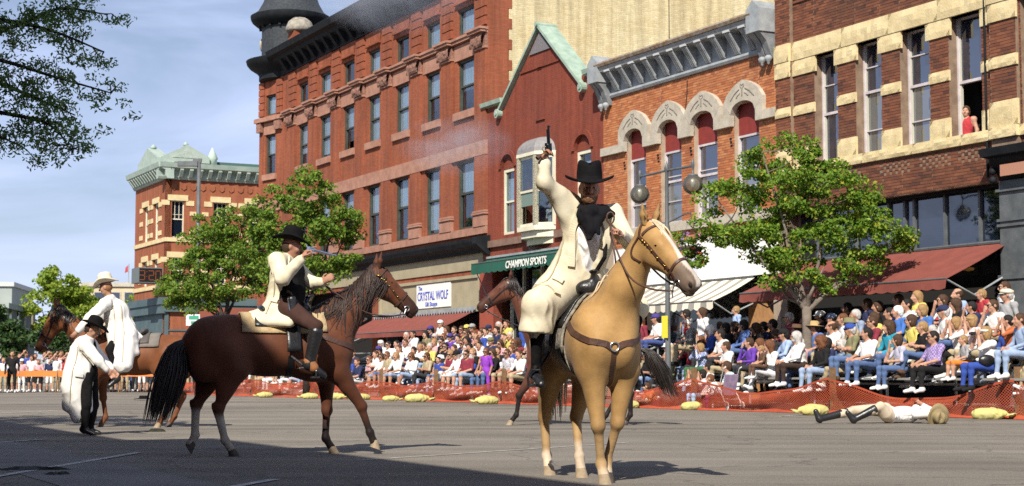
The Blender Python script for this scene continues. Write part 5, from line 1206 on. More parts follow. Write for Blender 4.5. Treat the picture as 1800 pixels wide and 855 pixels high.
def eyes(h, parent, s=1.):
    for q in (-1,1):
        b = MB(); b.lathe([(0,-.007),(.007,-.005),(.010,0),(.007,.005),(0,.007)], (0,0,0), 10); o = b.build('eye', M_EYEW, parent, True); o.location = h(.033*q,.078,.006)
        b = MB(); b.lathe([(0,-.006),(.005,-.004),(.007,0),(.005,.004),(0,.006)], (0,0,0), 8); o = b.build('iris', M_IRIS, o, True); o.location = V3(h(.033*q,.087,.006))-V3(h(.033*q,.078,.006))
M_EYEW = mat('eye_white', (.70,.66,.60), .3); M_IRIS = mat('iris_brown', (.03,.018,.012), .2)
M_SKIN = mat('tanned_skin', (.46,.255,.17), .6, (.40,.205,.13), 20, .1, 60, spec=.3)
M_SKIN2 = mat('fair_skin', (.50,.29,.20), .6, (.44,.235,.155), 20, .1, 60, spec=.3)
M_SKIN3 = mat('ruddy_skin', (.40,.205,.135), .6, (.33,.155,.10), 20, .1, 60, spec=.3)
M_CANVAS = fabric('cream_canvas_duster', (.70,.64,.48), (.56,.48,.33))
M_CANVAS2 = fabric('white_canvas_duster', (.80,.78,.73), (.72,.69,.63))
M_WSHIRT = fabric('white_cotton', (.80,.79,.78), (.73,.72,.73), 1., 10)
M_BLKCL = mat('black_cloth', (.008,.0075,.008), .95, (.015,.014,.014), 8, .4, 24, spec=.1)
M_BRNCL = fabric('dark_brown_cloth', (.050,.026,.021), (.072,.037,.03), 1.)
M_TANCL = fabric('tan_trousers', (.56,.47,.35), (.47,.38,.27), 1.)
M_SILK = fabric('black_silk', (.008,.008,.010), (.014,.013,.015), 1., 12)
M_BEARD = mat('brown_beard', (.13,.06,.03), .9, (.20,.10,.05), 60, .6, 90)
M_BFELT = mat('black_felt', (.007,.007,.008), .95, (.011,.010,.010), 20, .2, 60, spec=.08)
M_WFELT = mat('cream_felt', (.72,.66,.52), .9, (.64,.57,.43), 10, .2, 60)
M_TANFELT = mat('olive_tan_felt', (.30,.23,.12), .9, (.22,.17,.09), 10, .2, 60)
M_GUN = mat('blued_steel', (.03,.032,.036), .3, metal=.9); M_SILVER = mat('bright_steel', (.55,.57,.6), .25, metal=1.)
M_GRIP = mat('walnut_grip', (.09,.04,.02), .5)
def hat(name, parent, loc, f, u, m, brim=.19, cr=.088, ch=.125, curl=.03, dent=.03, band=None, sqz=1.15, taper=.86, scale=1.):
    """felt hat: brim curled up at the sides, tall crown with a crease along the top"""
    f = nrm(f); u = nrm(V3(u)-f*(V3(u)@f)); sd = np.cross(u, f); b = MB(); n = 36
    prof = [(brim*.96,-.006),(brim,-.002),(brim,.003),(brim*.7,.002),(cr+.012,.004),(cr,.014),(cr*.985,ch*.35),(cr*(taper+.05),ch*.75),(cr*taper,ch*.93),(cr*taper*.86,ch),(cr*.45,ch*.985),(0.,ch*.97)]
    vs = []
    for r_, z in prof:
        for k in range(n):
            a = 2*math.pi*k/n; ca, sa = math.cos(a), math.sin(a); w = max(0, (r_-cr)/(brim-cr)); x = sa*r_; y = ca*r_*sqz
            zz = z + curl*w*w*(sa*sa*1.6-.5*max(0,ca)**2-.15) + (0 if z < ch*.85 else -dent*math.exp(-(x/(.035))**2)*(1 if z > ch*.9 else .4)) - (.02*max(0,ca)**3*(1 if z > ch*.6 else 0) if dent else 0)
            if z > ch*.5 and dent: x *= 1-.22*max(0,ca)**2
            vs.append((x*scale, y*scale, zz*scale))
    fs = [(i*n+k, i*n+(k+1)%n, (i+1)*n+(k+1)%n, (i+1)*n+k) for i in range(len(prof)-1) for k in range(n)] + [(0*n+k, 4*n+k, 4*n+(k+1)%n, 0*n+(k+1)%n) for k in range(0)]
    b.add(vs, fs); o = b.build(name, m, parent, True); Mx = Matrix([(sd[i], f[i], u[i]) for i in range(3)]).to_4x4(); o.matrix_local = Matrix.Translation(Vector(loc))@Mx
    so_ = o.modifiers.new('felt', 'SOLIDIFY'); so_.thickness = .004
    if band is not None:
        b = MB(); b.lathe([(cr*1.0*scale+.002,.010*scale),(cr*1.01*scale+.002,.030*scale)], (0,0,0), n, squash=1); o2 = b.build('hat_band', band, o, True); o2.scale = (1, sqz, 1)
    return o
def revolver(name, label, grip, muz, bk, m=None, grp=None, L=None):
    """barrel, cylinder, frame, guard, grip; +x to the muzzle, -z down the grip"""
    e = empty(name, grip, 0, label, 'revolver'); d = Vector(muz)-Vector(grip); Ln = L or d.length; x = d.normalized(); z = Vector(bk); z = (z-x*z.dot(x)).normalized(); y = z.cross(x)
    e.matrix_world = Matrix.Translation(Vector(grip))@Matrix([(x[i], y[i], z[i]) for i in range(3)]).to_4x4(); m = m or M_GUN
    b = MB(); b.tube([(.06,0,.035),(Ln,0,.035)], .0095, 10); b.tube([(.07,0,.020),(Ln*.85,0,.020)], .006, 8); b.box(Ln-.012,Ln-.004,-.002,.002,.043,.055); b.build('barrel', m, e)
    b = MB(); b.tube([(.012,0,.028),(.062,0,.028)], .021, 12); b.build('cylinder', m, e)
    b = MB(); b.box(-.02,.075,-.008,.008,-.004,.012); b.box(-.02,.012,-.009,.009,.0,.05); b.box(.0,.075,-.006,.006,.048,.054); b.prism_y([(-.02,.04),(-.035,.065),(-.028,.068),(-.008,.045)], -.004, .004); b.build('frame', m, e)
    b = MB(); b.tube([(.045,0,-.004),(.040,0,-.03),(.018,0,-.034),(.004,0,-.012)], .0035, 6); b.build('trigger_guard', M_BRASS, e)
    b = MB(); b.tube([(-.012,0,.008),(-.022,0,-.02),(-.035,0,-.055),(-.055,0,-.085)], [.014,.015,.016,.019], 8); b.build('grip', M_GRIP, e)
    return e
def loc_to(horse, p): return np.array(horse.matrix_world.inverted()@Vector(p)) if False else np.array(Matrix.Rotation(-horse.rotation_euler.z, 3, 'Z')@(Vector(p)-horse.location))
def bridle(horse, P, H, hp, label, m, fit, hands=None, nose=.37, studs=True, w=.02, rosette=False):
    br = empty('bridle', horse.location, horse.rotation_euler.z, label, 'bridle'); ring = lambda f0, f1, n=10: [hp(f0+(f1-f0)*(.5-.5*math.cos(2*math.pi*k/n+math.pi)), .10*math.cos(2*math.pi*k/n), -.03+.12*math.sin(2*math.pi*k/n)) for k in range(n)]
    S = lambda nm, pts, wd=w, **k: strap(nm, P, pts, wd, m, br, **k)
    S('noseband', [hp(nose, .11*math.cos(a), -.03+.12*math.sin(a)) for a in [2*math.pi*k/10 for k in range(10)]], closed=True)
    S('browband', [hp(.045,-.085,-.0), hp(.055,-.05,.075), hp(.06,0,.10), hp(.055,.05,.075), hp(.045,.085,-.0)])
    S('crownpiece', [hp(.03,-.09,-.02), hp(-.03,-.06,.05), hp(-.045,0,.10), hp(-.03,.06,.05), hp(.03,.09,-.02)])
    S('throatlatch', [hp(.03,-.09,-.02), hp(.03,-.095,-.10), hp(.06,-.04,-.17), hp(.06,.04,-.17), hp(.03,.095,-.10), hp(.03,.09,-.02)], w*.7)
    for s in (-1,1):
        S('cheekpiece', [hp(.03,.09*s,-.02), hp(.15,.095*s,-.02), hp(nose-.02,.075*s,-.05)]); S('bit_strap', [hp(nose,.075*s,-.05), hp(.44,.065*s,-.075)], w*.8)
        b = MB(); b.tube([(.028*math.cos(a), 0, .028*math.sin(a)) for a in [2*math.pi*k/14 for k in range(15)]], .0045, 6, False); o = b.build('bit_ring', M_NICKEL, br, True); o.location = project(P, [hp(.455,.075*s,-.08)])[0][0]+H[:,1]*s*.012
        o.rotation_euler = (Matrix(H.tolist()).to_4x4()).to_euler()
        b = MB(); b.tube([tuple(hp(.455,.068*s,-.08)), tuple(hp(.47,.074*s,-.13)), tuple(hp(.50,.072*s,-.165))], .006, 6); b.build('bit_shank', M_NICKEL, br)
        if studs:
            pts, g = project(P, crom([hp(.06,.09*s,-.02), hp(.15,.095*s,-.02), hp(nose-.02,.075*s,-.05)], 6))
            for q in pts[1:-1:2]: b = MB(); b.lathe([(0,-.008),(.010,-.004),(.013,0),(.010,.004),(0,.008)], (0,0,0), 8); o = b.build('brass_stud', fit, br, True); o.location = q+H[:,1]*s*.010
        if rosette: b = MB(); b.lathe([(0,-.012),(.022,-.008),(.032,0),(.022,.008),(0,.012)], (0,0,0), 14); o = b.build('rosette', fit, br, True); o.location = project(P, [hp(.03,.09*s,-.02)])[0][0]+H[:,1]*s*.012
        if hands is not None:
            h_ = loc_to(horse, hands); b0 = hp(.48,.078*s,-.12); mid = (b0+h_)/2+V3((0,.10*s,-.16)); tube_obj('rein', [b0, b0*.6+mid*.4+V3((0,.04*s,-.03)), mid, mid*.35+h_*.65+V3((0,.02*s,-.02)), h_], .008, m, br, 6)
    return br
def patch(name, P, x0, x1, f0, f1, m, parent, sx, off=.02, zc=1.16, rad=.32, nx=10, nf=16, flare=0., thick=.018, skew=0.):
    xs = np.linspace(x0, x1, nx); fs = np.radians(np.linspace(f0, f1, nf)); G = np.array([[((x+skew*abs(math.sin(a)))*sx, rad*math.sin(a), zc+rad*math.cos(a)) if abs(a) < 1.75 else (x*sx, rad*math.sin(a), zc+rad*math.cos(a)) for a in fs] for x in xs])
    Q, g = project(P, G.reshape(-1, 3)); Q = Q+g*off; F_ = [(i*nf+j, (i+1)*nf+j, (i+1)*nf+j+1, i*nf+j+1) for i in range(nx-1) for j in range(nf-1)]
    o = link(name, np_mesh(name, Q, F_, [m]), parent); s_ = o.modifiers.new('thick', 'SOLIDIFY'); s_.thickness = thick; s_.offset = 1; return o
def saddle(horse, P, label, m, sx, blanket, stirR=None, stirL=None, blx=(-.46,.26), ang=112, dx=0., skirt=70):
    sd = empty('saddle', horse.location, horse.rotation_euler.z, label, 'saddle')
    zt = lambda x: float(project(P, [(x*sx, 0, 1.6)], 6)[0][0][2])
    zb = zt(-.08)+.035
    patch('saddle_blanket', P, blx[0], blx[1], -ang, ang, blanket, sd, sx, .012)
    patch('saddle_skirt', P, -.36+dx, .20+dx, -skirt, skirt, m, sd, sx, .034, thick=.012)
    D_ = lambda x: (x+dx)*sx
    Q = [ell((D_(-.06),0,zb+.03), (.20*sx,.135,.055), None, .05), ell((D_(-.27),0,zb+.055), (.04,.17,.055), frame((1,0,.35)), .05), ell((D_(.13),0,zb+.075), (.075,.14,.075), None, .05), cap((D_(.145),0,zb+.10), (D_(.18),0,zb+.20), .028, .022, .03), ell((D_(.185),0,zb+.21), (.048,.044,.015), frame((1,0,.2)), .01)]
    solid('seat', Q, .012, [m], sd)
    for s, st in ((-1, stirR), (1, stirL)):
        patch('fender', P, -.07+dx, .06+dx, 40 if s > 0 else -100, 100 if s > 0 else -40, m, sd, sx, .050, thick=.01, nx=5, nf=8)
        if st is not None:
            q = loc_to(horse, st); top = project(P, [(D_(-.02), .4*s, 1.02)])[0][0]+V3((0,.05*s,0))
            strapb = MB(); strapb.tube([tuple(top), tuple((top+q)/2+V3((0,.02*s,0))), tuple(q+V3((0,0,.13)))], .016, 6); strapb.build('stirrup_leather', m, sd)
            b = MB(); b.tube([(0,-.055,0),(0,-.062,.06),(0,-.035,.125),(0,.035,.125),(0,.062,.06),(0,.055,0),(0,-.055,0)], .012, 6); b.box(-.04,.04,-.06,.06,-.014,.006); o = b.build('stirrup', m, sd); o.location = q+V3((0,0,-.02))
    strap('girth', P, [(.10*sx,-.34,1.05), (.10*sx,-.24,.86), (.10*sx,0,.78), (.10*sx,.24,.86), (.10*sx,.34,1.05)], .06, m, sd)
    return sd
def wr(P, amp, fr, ph=0.):
    """soft drapery folds"""
    fr = V3(fr); q = P@fr+ph; return amp*np.sin(q+1.3*np.sin(P@np.roll(fr, 1)*.37+ph))
def crease(P, amp, fr, ph=0.):
    """sharp-edged cloth creases, wandering as they run"""
    fr = V3(fr); w_ = P@fr+ph+1.6*np.sin(P@np.roll(fr, 1)*.45+ph*2)+.9*np.sin(P@np.roll(fr, 2)*.9+1.7); m_ = .5+.5*np.sin(P@(fr[[1,2,0]]*.35)+ph*3); return amp*m_*(np.abs(np.sin(w_))**.6-.62)
def person_root(J, label, keys=('pel',), z=None):
    c = V3(J['pel']); e = empty('person', (c[0], c[1], c[2] if z is None else z), 0, label, 'person'); return e, np.array((c[0], c[1], c[2] if z is None else z))
def rel(J, o): return {k: tuple(V3(v)-o) for k, v in J.items()}
R1 = {'pel': (0.584, 13.62, 1.638), 'che': (0.647, 13.52, 1.976), 'nec': (0.664, 13.45, 2.222), 'hed': (0.642, 13.38, 2.405), 'shR': (0.475, 13.48, 2.297), 'elR': (0.268, 13.3, 2.443), 'wrR': (0.268, 13.28, 2.606), 'shL': (0.847, 13.5, 2.208), 'elL': (0.98, 13.38, 1.95), 'wrL': (0.866, 13.08, 2.0), 'hipR': (0.444, 13.6, 1.566), 'knR': (0.2, 13.3, 1.34), 'anR': (0.2, 13.45, 0.86), 'toR': (0.24, 13.25, 0.78), 'hipL': (0.78, 13.7, 1.58), 'knL': (1.02, 13.5, 1.32), 'anL': (1.0, 13.62, 0.85), 'toL': (1.04, 13.42, 0.78), 'muz': (0.268, 13.26, 2.916), 'grip': (0.286, 13.27, 2.723), 'loop': (0.794, 13.02, 2.083)}
R2 = {'pel': (-2.458, 17.6, 1.563), 'che': (-2.412, 17.6, 1.934), 'nec': (-2.427, 17.6, 2.139), 'hed': (-2.39, 17.55, 2.247), 'shR': (-2.524, 17.38, 2.08), 'elR': (-2.436, 17.2, 1.88), 'wrR': (-2.226, 17.2, 2.104), 'haR': (-2.173, 17.2, 2.183), 'shL': (-2.413, 17.82, 2.092), 'elL': (-2.207, 17.85, 1.868), 'wrL': (-2.071, 17.7, 1.866), 'hipR': (-2.4, 17.45, 1.557), 'knR': (-2.068, 17.15, 1.371), 'anR': (-2.142, 17.15, 0.964), 'toR': (-1.973, 17.2, 0.85), 'hipL': (-2.429, 17.75, 1.569), 'knL': (-2.145, 18.0, 1.396), 'anL': (-2.192, 18.0, 0.98), 'toL': (-2.046, 18.0, 0.886), 'gun0': (-2.145, 17.22, 2.172), 'gun1': (-1.897, 17.4, 2.106)}
R3 = {'pel': (-6.358, 26.45, 1.508), 'che': (-6.436, 26.4, 1.84), 'nec': (-6.54, 26.35, 2.116), 'hed': (-6.596, 26.3, 2.27), 'shR': (-6.488, 26.6, 1.997), 'elR': (-6.801, 26.75, 1.759), 'wrR': (-7.044, 26.8, 1.545), 'shL': (-6.553, 26.15, 1.996), 'elL': (-6.766, 26.0, 1.753), 'wrL': (-6.948, 25.95, 1.542), 'hipL': (-6.358, 26.3, 1.468), 'knL': (-6.446, 26.0, 1.252), 'anL': (-6.318, 26.0, 0.771), 'toL': (-6.44, 25.95, 0.663), 'hipR': (-6.412, 26.6, 1.475), 'knR': (-6.688, 26.9, 1.265), 'anR': (-6.596, 26.95, 0.795), 'toR': (-6.723, 26.9, 0.693)}
R4 = {'pel': (-6.062, 23.2, 0.888), 'che': (-6.076, 23.2, 1.196), 'nec': (-6.019, 23.15, 1.397), 'hed': (-5.975, 23.1, 1.501), 'shR': (-6.042, 23.0, 1.281), 'elR': (-5.834, 22.9, 1.056), 'wrR': (-5.716, 22.95, 0.92), 'shL': (-6.065, 23.4, 1.288), 'elL': (-5.922, 23.5, 1.077), 'wrL': (-5.779, 23.5, 0.929), 'hipR': (-6.059, 23.1, 0.848), 'knR': (-6.021, 23.05, 0.431), 'anR': (-6.059, 23.1, 0.077), 'toR': (-5.884, 23.05, 0.015), 'hipL': (-6.046, 23.3, 0.848), 'knL': (-5.993, 23.35, 0.425), 'anL': (-6.03, 23.3, 0.062), 'toL': (-5.883, 23.3, 0.021)}
R5 = {'pel': (6.59, 28.6, 0.223), 'che': (6.964, 28.7, 0.241), 'nec': (7.208, 28.6, 0.173), 'hed': (7.328, 28.6, 0.173), 'shR': (7.033, 28.38, 0.169), 'elR': (7.27, 28.3, 0.171), 'wrR': (7.428, 28.3, 0.142), 'shL': (7.164, 28.9, 0.236), 'elL': (7.497, 29.1, 0.212), 'wrL': (7.324, 29.05, 0.314), 'hipR': (6.522, 28.48, 0.186), 'knR': (6.422, 28.38, 0.307), 'anR': (5.936, 28.35, 0.101), 'toR': (5.832, 28.32, 0.161), 'hipL': (6.578, 28.72, 0.24), 'knL': (6.016, 28.72, 0.22), 'anL': (5.381, 28.55, 0.115), 'toL': (5.164, 28.55, 0.323), 'hat': (7.325, 28.35, 0.288)}
M_LILACB = mat('woven_blanket', (.30,.27,.21), .95, (.10,.09,.08), 26, .5, 40)
M_PALEB = mat('tan_blanket', (.48,.36,.20), .95, (.38,.27,.14), 12, .5, 40)
GOLD, GOLDP = (.395,.235,.088), (.41,.27,.13)
# ---- palomino, coming towards the viewer
PA = dict(legs=dict(FR=((.50,-.115,.90),(.56,-.085,.46),(.50,-.045,.155),(.555,-.04,.06)), FL=((.44,.165,.90),(.46,.10,.48),(.36,.045,.17),(.40,.035,.065)),
                    HR=((-.46,-.16,.93),(-.68,-.17,.50),(-.66,-.155,.16),(-.60,-.155,.06)), HL=((-.36,.12,.93),(-.52,.06,.50),(-.30,.02,.17),(-.24,.015,.06))),
          neck=(.44,.02,1.23), poll=(.90,.23,2.00), head=(.34,.22,-.37), ear=(-.1,.05,1), hs=1.17, nk=.97)
hA, pA, HA, hpA = make_horse('palomino_horse', (.63,13.6), R(-76), PA, GOLD, GOLDP, 'golden palomino horse with a white blaze facing the viewer under the man aiming upward', sx=1.06, wy=1.05, vox=.0135, blaze=.03,
    socks={'HR':(.22,(.56,.46,.34)),'HL':(.30,(.56,.46,.34)),'FL':(.13,(.5,.4,.28)),'FR':(.13,(.5,.4,.28))}, mane=M_HAIR_W, tail=M_HAIR_W, hoofs=('FR','HR','HL'), muzzle=(.13,.105,.095), face_dark=.85, leg_z=.45, mane_side=1, mane_n=60, mane_len=.25, mane_r=.008, seed=3, points_legs=True)
bridle(hA, pA, HA, hpA, 'dark brown bridle with brass studs on the palomino', M_LEATH, M_BRASS, R1['loop'])
bc_ = empty('breast_collar', hA.location, hA.rotation_euler.z, 'brown leather breast collar with a steel ring across the palomino chest', 'harness')
for s in (-1,1): strap('shoulder_strap', pA, [(.18,.34*s,1.36), (.40,.32*s,1.27), (.60,.24*s,1.17), (.74,.03*s,1.085)], .05, M_LEATH, bc_)
strap('centre_strap', pA, [(.75,.0,1.06), (.70,.0,.95), (.55,.0,.85), (.36,.0,.80)], .04, M_LEATH, bc_)
q_, g_ = project(pA, [(.78,0,1.085)]); b = MB(); b.tube([(0, .036*math.cos(a), .036*math.sin(a)) for a in [2*math.pi*k/16 for k in range(17)]], .007, 6, False); o = b.build('ring', M_NICKEL, bc_, True); o.location = q_[0]+g_[0]*.016
saddle(hA, pA, 'dark leather stock saddle on the palomino', M_BLEATH, 1.06, M_LILACB, (.19,13.36,.80), (1.04,13.54,.80))
rs = empty('rope_cinch', hA.location, hA.rotation_euler.z, 'woven grey rope cinch down the palomino flank', 'cinch')
for k in range(4): strap('strand', pA, [(.20+.022*k,-.36,1.10), (.19+.022*k,-.30,.93), (.18+.022*k,-.18,.80), (.17+.022*k,0,.77)], .018, M_LILACB, rs)
# rider with raised revolver
e1, o1 = person_root(R1, 'bearded man in a cream duster and black hat riding the palomino, revolver raised'); J = rel(R1, o1)
face1 = (.04,-1,-.10)
P1, Hm1, h1, T1 = human(J, 1.04, True, handR=((.12,-.05,1), (.75,-.55,-.1), 1.05), handL=((-.35,-.85,.35), (-.2,.1,-1), 1.25), face=face1, up=(0.02,0,1), hs=1.06, beard=6)
bod = solid('body', P1, .0105, [M_SKIN3, M_WSHIRT, M_CANVAS, M_BLKCL, M_BLKCL, M_BLEATH, M_BEARD], e1, fold=lambda P: crease(P, .010, (26,12,16)))
eyes(h1, e1)
S_ = lambda k: V3(J[k])
up1, lat1, fw1 = T1[:, 2], T1[:, 0], T1[:, 1]
CO = [ell(S_('che')-fw1*.02, (.20,.135,.21), T1, .06), cap(S_('che'), S_('pel')+up1*.04, .165, .185, .08), ell(S_('pel')-fw1*.03, (.215,.165,.15), T1, .08),
      cap(S_('shR'), S_('nec')-up1*.03, .082, .072, .05), cap(S_('shL'), S_('nec')-up1*.03, .082, .072, .05), cap(S_('shR'), S_('elR'), .088, .066, .05), cap(S_('elR'), S_('elR')*.12+S_('wrR')*.88, .064, .056, .04), cap(S_('che')+V3((-.12,0,.06)), S_('elR')*.5+S_('shR')*.5+V3((0,0,-.03)), .09, .06, .06),
      cap(S_('shL'), S_('elL'), .080, .064, .04), cap(S_('elL'), S_('elL')*.1+S_('wrL')*.9, .062, .052, .03),
      cap(S_('hipR')+V3((-.02,0,.02)), S_('knR')+V3((.0,0,.10)), .145, .118, .06), cap(S_('knR')+V3((.0,0,.10)), S_('knR')+V3((.0,.05,-.16)), .118, .122, .05), cap(S_('pel')+V3((-.10,.18,-.05)), S_('knR')+V3((.02,.22,.02)), .13, .09, .1), cap(S_('che')+V3((-.16,.02,-.12)), S_('hipR')+V3((-.11,-.05,-.04)), .105, .145, .10), cap(S_('hipR')+V3((-.11,-.05,-.04)), S_('knR')+V3((-.02,.03,-.12)), .145, .115, .08),
      cap(S_('hipL')+V3((.03,.02,.02)), S_('knL')+V3((.02,.05,.10)), .145, .11, .08), cap(S_('pel')+V3((0,.20,0)), S_('pel')+V3((-.05,.45,-.04)), .16, .10, .1)]
ctr = lambda z, x=0.: V3((x, -.30, z))
CO += [cap(V3((.06,-.235,.62)), V3((.05,-.29,.28)), .085, .115, .02, 0, True), cap(V3((.05,-.29,.28)), V3((.09,-.34,-.12)), .115, .205, .02, 0, True)]
solid('duster', CO, .012, [M_CANVAS], e1, fold=lambda P: crease(P, .011, (26,14,4))+crease(P, .007, (16,10,26), 1.), cut=lambda P: -(P[:,2]+.455+.06*P[:,0]))
M_SEAM = mat('canvas_seam', (.46,.40,.28), .95); C1 = [p for p in CO if not p[-1]]
for pts_, wd_, nm_ in (([(-.02,-.2,.60),(-.075,-.22,.46),(-.09,-.24,.30),(-.10,-.26,.12)], .06, 'lapel'), ([(.17,-.2,.57),(.205,-.22,.42),(.21,-.24,.26)], .06, 'lapel'), ([(-.24,-.22,.03),(-.16,-.25,.0)], .05, 'pocket_flap'), ([(-.30,-.2,-.13),(-.24,-.28,-.12)], .05, 'pocket_flap')): strap(nm_, C1, pts_, wd_, M_CANVAS, e1, off=.012, thick=.010)
for pts_ in ([(-.18,-.12,.62),(-.22,-.06,.70),(-.30,-.12,.78)], [(-.17,-.16,.40),(-.21,-.18,.2),(-.27,-.2,.0),(-.36,-.24,-.2),(-.40,-.26,-.40)]): strap('seam', C1, pts_, .012, M_SEAM, e1, off=.006, thick=.006)
cf = [cap(S_('elR')*.30+S_('wrR')*.70, S_('elR')*.08+S_('wrR')*.92, .056, .058, .02)]; solid('cuff', cf, .01, [M_CANVAS], e1)
SCF = [cap(S_('nec')+V3((-.10,-.02,.0)), S_('nec')+V3((-.02,-.13,-.02)), .05, .06, .04), cap(S_('nec')+V3((-.02,-.13,-.02)), S_('nec')+V3((.10,-.04,-.0)), .06, .05, .04), cap(S_('nec')+V3((-.10,.0,.01)), S_('nec')+V3((.0,.10,.02)), .05, .05, .04), cap(S_('nec')+V3((.10,.0,.01)), S_('nec')+V3((.0,.10,.02)), .05, .05, .04),
       cap(S_('nec')+V3((-.09,-.11,-.04)), S_('nec')+V3((-.03,-.165,-.16)), .05, .04, .03), cap(S_('nec')+V3((.07,-.12,-.04)), S_('nec')+V3((-.01,-.165,-.17)), .05, .035, .03), cap(S_('nec')+V3((-.03,-.16,-.10)), S_('nec')+V3((-.03,-.175,-.24)), .045, .025, .03), cap(S_('nec')+V3((.02,-.15,-.10)), S_('nec')+V3((.05,-.165,-.20)), .035, .02, .02), cap(S_('nec')+V3((.07,-.09,-.02)), S_('nec')+V3((.17,-.03,-.03)), .045, .03, .04)]
solid('neckerchief', SCF, .011, [M_SILK], e1, fold=lambda P: wr(P, .004, (60,14,26)))
hat('hat', e1, h1(0,-.012,.062), V3(face1), (0,0,1), M_BFELT, .190, .098, .160, .028, .022, M_SILK, 1.12, .88, 1.06)
strap_b = MB(); strap_b.tube([tuple(S_('che')+V3((.13,-.12,.02))), tuple(S_('che')+V3((.12,-.145,-.14))), tuple(S_('pel')+V3((.10,-.14,.06)))], .018, 6); strap_b.build('brace', M_BLKCL, e1)
solid('belt', [ell(S_('pel')+V3((0,-.01,.07)), (.178,.14,.035), T1, .02)], .011, [M_BLEATH], e1)
revolver('revolver', 'dark revolver pointed skyward in the palomino rider raised hand', tuple(V3(R1['grip'])+V3((-.006,-.02,-.03))), tuple(V3(R1['muz'])), (.85,.4,.1))
ql = empty('quirt_loop', R1['loop'], 0, 'looped end of the braided reins above the palomino rider fist', 'rein loop')
b = MB(); b.tube([(.030*math.sin(a), 0, .045-.045*math.cos(a)) for a in [2*math.pi*k/16 for k in range(17)]], .008, 6, False); b.tube([(0,0,0),(0,0,-.10)], .009, 6); b.tube([(0,-.02,-.1),(.03,-.05,-.25),(.05,-.03,-.42)], .007, 6); b.build('braid', M_LEATH, ql, True)
# ---- dark bay, walking to the right
BAY, BAYP = (.118,.040,.018), (.014,.009,.008)
PB = dict(legs=dict(FR=((.56,-.15,.90),(.80,-.14,.52),(.885,-.13,.235),(.925,-.13,.125)), FL=((.50,.14,.90),(.515,.13,.47),(.505,.13,.165),(.565,.13,.06)),
                    HR=((-.40,-.16,.93),(-.56,-.15,.51),(-.495,-.15,.17),(-.43,-.15,.06)), HL=((-.52,.15,.95),(-.73,.14,.54),(-.735,.14,.215),(-.785,.14,.125))),
          neck=(.53,0,1.21), poll=(1.09,.03,1.99), head=(.44,.01,-.37), hs=1.14, nk=1.14, ear=(.1,0,1), toe=dict(FR=.35, HL=1.0))
hB, pB, HB, hpB = make_horse('bay_horse', (-2.55,17.6), R(18), PB, BAY, BAYP, 'dark bay horse with white hind socks stepping right under the man sighting a pistol', sx=1.14, wy=1.05, vox=.016,
    socks={'HR':(.44,(.42,.37,.30)),'HL':(.50,(.42,.37,.30))}, mane=mat('dark_brown_mane', (.022,.012,.009), .5, (.05,.026,.018), 9, spec=.4), tail=M_HAIR_B, hoofs=('FR','FL'), leg_z=.42, mane_side=-1, mane_len=.52, mane_n=300, mane_r=.0055, tail_pts=[(-.78,0,1.25),(-.93,0,1.14),(-1.01,0,.80),(-1.10,-.04,.40)], tail_n=460, tail_w=1.7, seed=5, face_dark=.75)
bridle(hB, pB, HB, hpB, 'brass-trimmed dark bridle on the bay horse stepping right', M_LEATH, M_BRASS, R2['wrL'], rosette=True)
bc_ = empty('breast_collar', hB.location, hB.rotation_euler.z, 'dark leather breast collar round the bay horse shoulder', 'harness')
for s in (-1,1): strap('shoulder_strap', pB, [(.24,.36*s,1.34), (.46,.32*s,1.27), (.70,.24*s,1.18), (.92,.04*s,1.12)], .055, M_LEATH, bc_)
saddle(hB, pB, 'dark saddle with tan blanket on the bay horse', M_BLEATH, 1.14, M_PALEB, (-2.08,17.18,.86), (-2.1,18.02,.88), blx=(-.36,.44), ang=60, dx=.12, skirt=46)
e2, o2 = person_root(R2, 'stout man in a cream jacket and black hat on the bay horse, sighting a pistol'); J = rel(R2, o2)
face2 = (.96,.05,-.18)
P2, Hm2, h2, T2 = human(J, 1.14, True, handR=(V3(R2['haR'])-V3(R2['wrR']), (.75,.2,-.5), 1.0), handL=((.75,-.35,.5), (.3,.85,.0), .55), face=face2, up=(.1,0,1), hs=1.04, ls=1.12)
solid('body', P2, .012, [M_SKIN3, M_BLKCL, M_CANVAS, M_BRNCL, M_BLEATH, M_BLEATH], e2, fold=lambda P: wr(P, .003, (50,20,30)))
eyes(h2, e2)
S_ = lambda k: V3(J[k]); up2, lat2, fw2 = T2[:, 2], T2[:, 0], T2[:, 1]
CO = [ell(S_('che')-fw2*.055, (.20,.13,.22), T2, .06), cap(S_('che')-fw2*.05, S_('pel')-fw2*.06+up2*.05, .16, .165, .08), ell(S_('pel')-fw2*.07-up2*.02, (.19,.15,.16), T2, .08), cap(S_('shR'), S_('nec')-up2*.03, .085, .075, .05), cap(S_('shL'), S_('nec')-up2*.03, .085, .075, .05),
      cap(S_('shR'), S_('elR'), .092, .078, .05), cap(S_('elR'), S_('elR')*.15+S_('wrR')*.85, .080, .058, .04), cap(S_('shL'), S_('elL'), .086, .07, .05), cap(S_('elL'), S_('elL')*.12+S_('wrL')*.88, .068, .058, .04),
      cap(S_('pel')+V3((-.12,-.10,-.05)), S_('pel')+V3((-.20,-.12,-.12)), .12, .09, .08), cap(S_('pel')+V3((-.14,-.14,-.08)), S_('pel')+V3((.10,-.24,-.12)), .07, .05, .06), cap(S_('pel')+V3((-.16,.0,-.06)), S_('pel')+V3((-.34,-.10,-.09)), .11, .08, .08), cap(S_('pel')+V3((-.30,-.18,-.12)), S_('pel')+V3((.08,-.28,-.15)), .065, .05, .06),
      cap(S_('che')+fw2*.20+up2*.24, S_('pel')+fw2*.27+up2*.0, .12, .15, .02, 0, True)]
solid('jacket', CO, .012, [M_CANVAS], e2, fold=lambda P: crease(P, .011, (24,14,6))+crease(P, .007, (14,14,26), 1.))
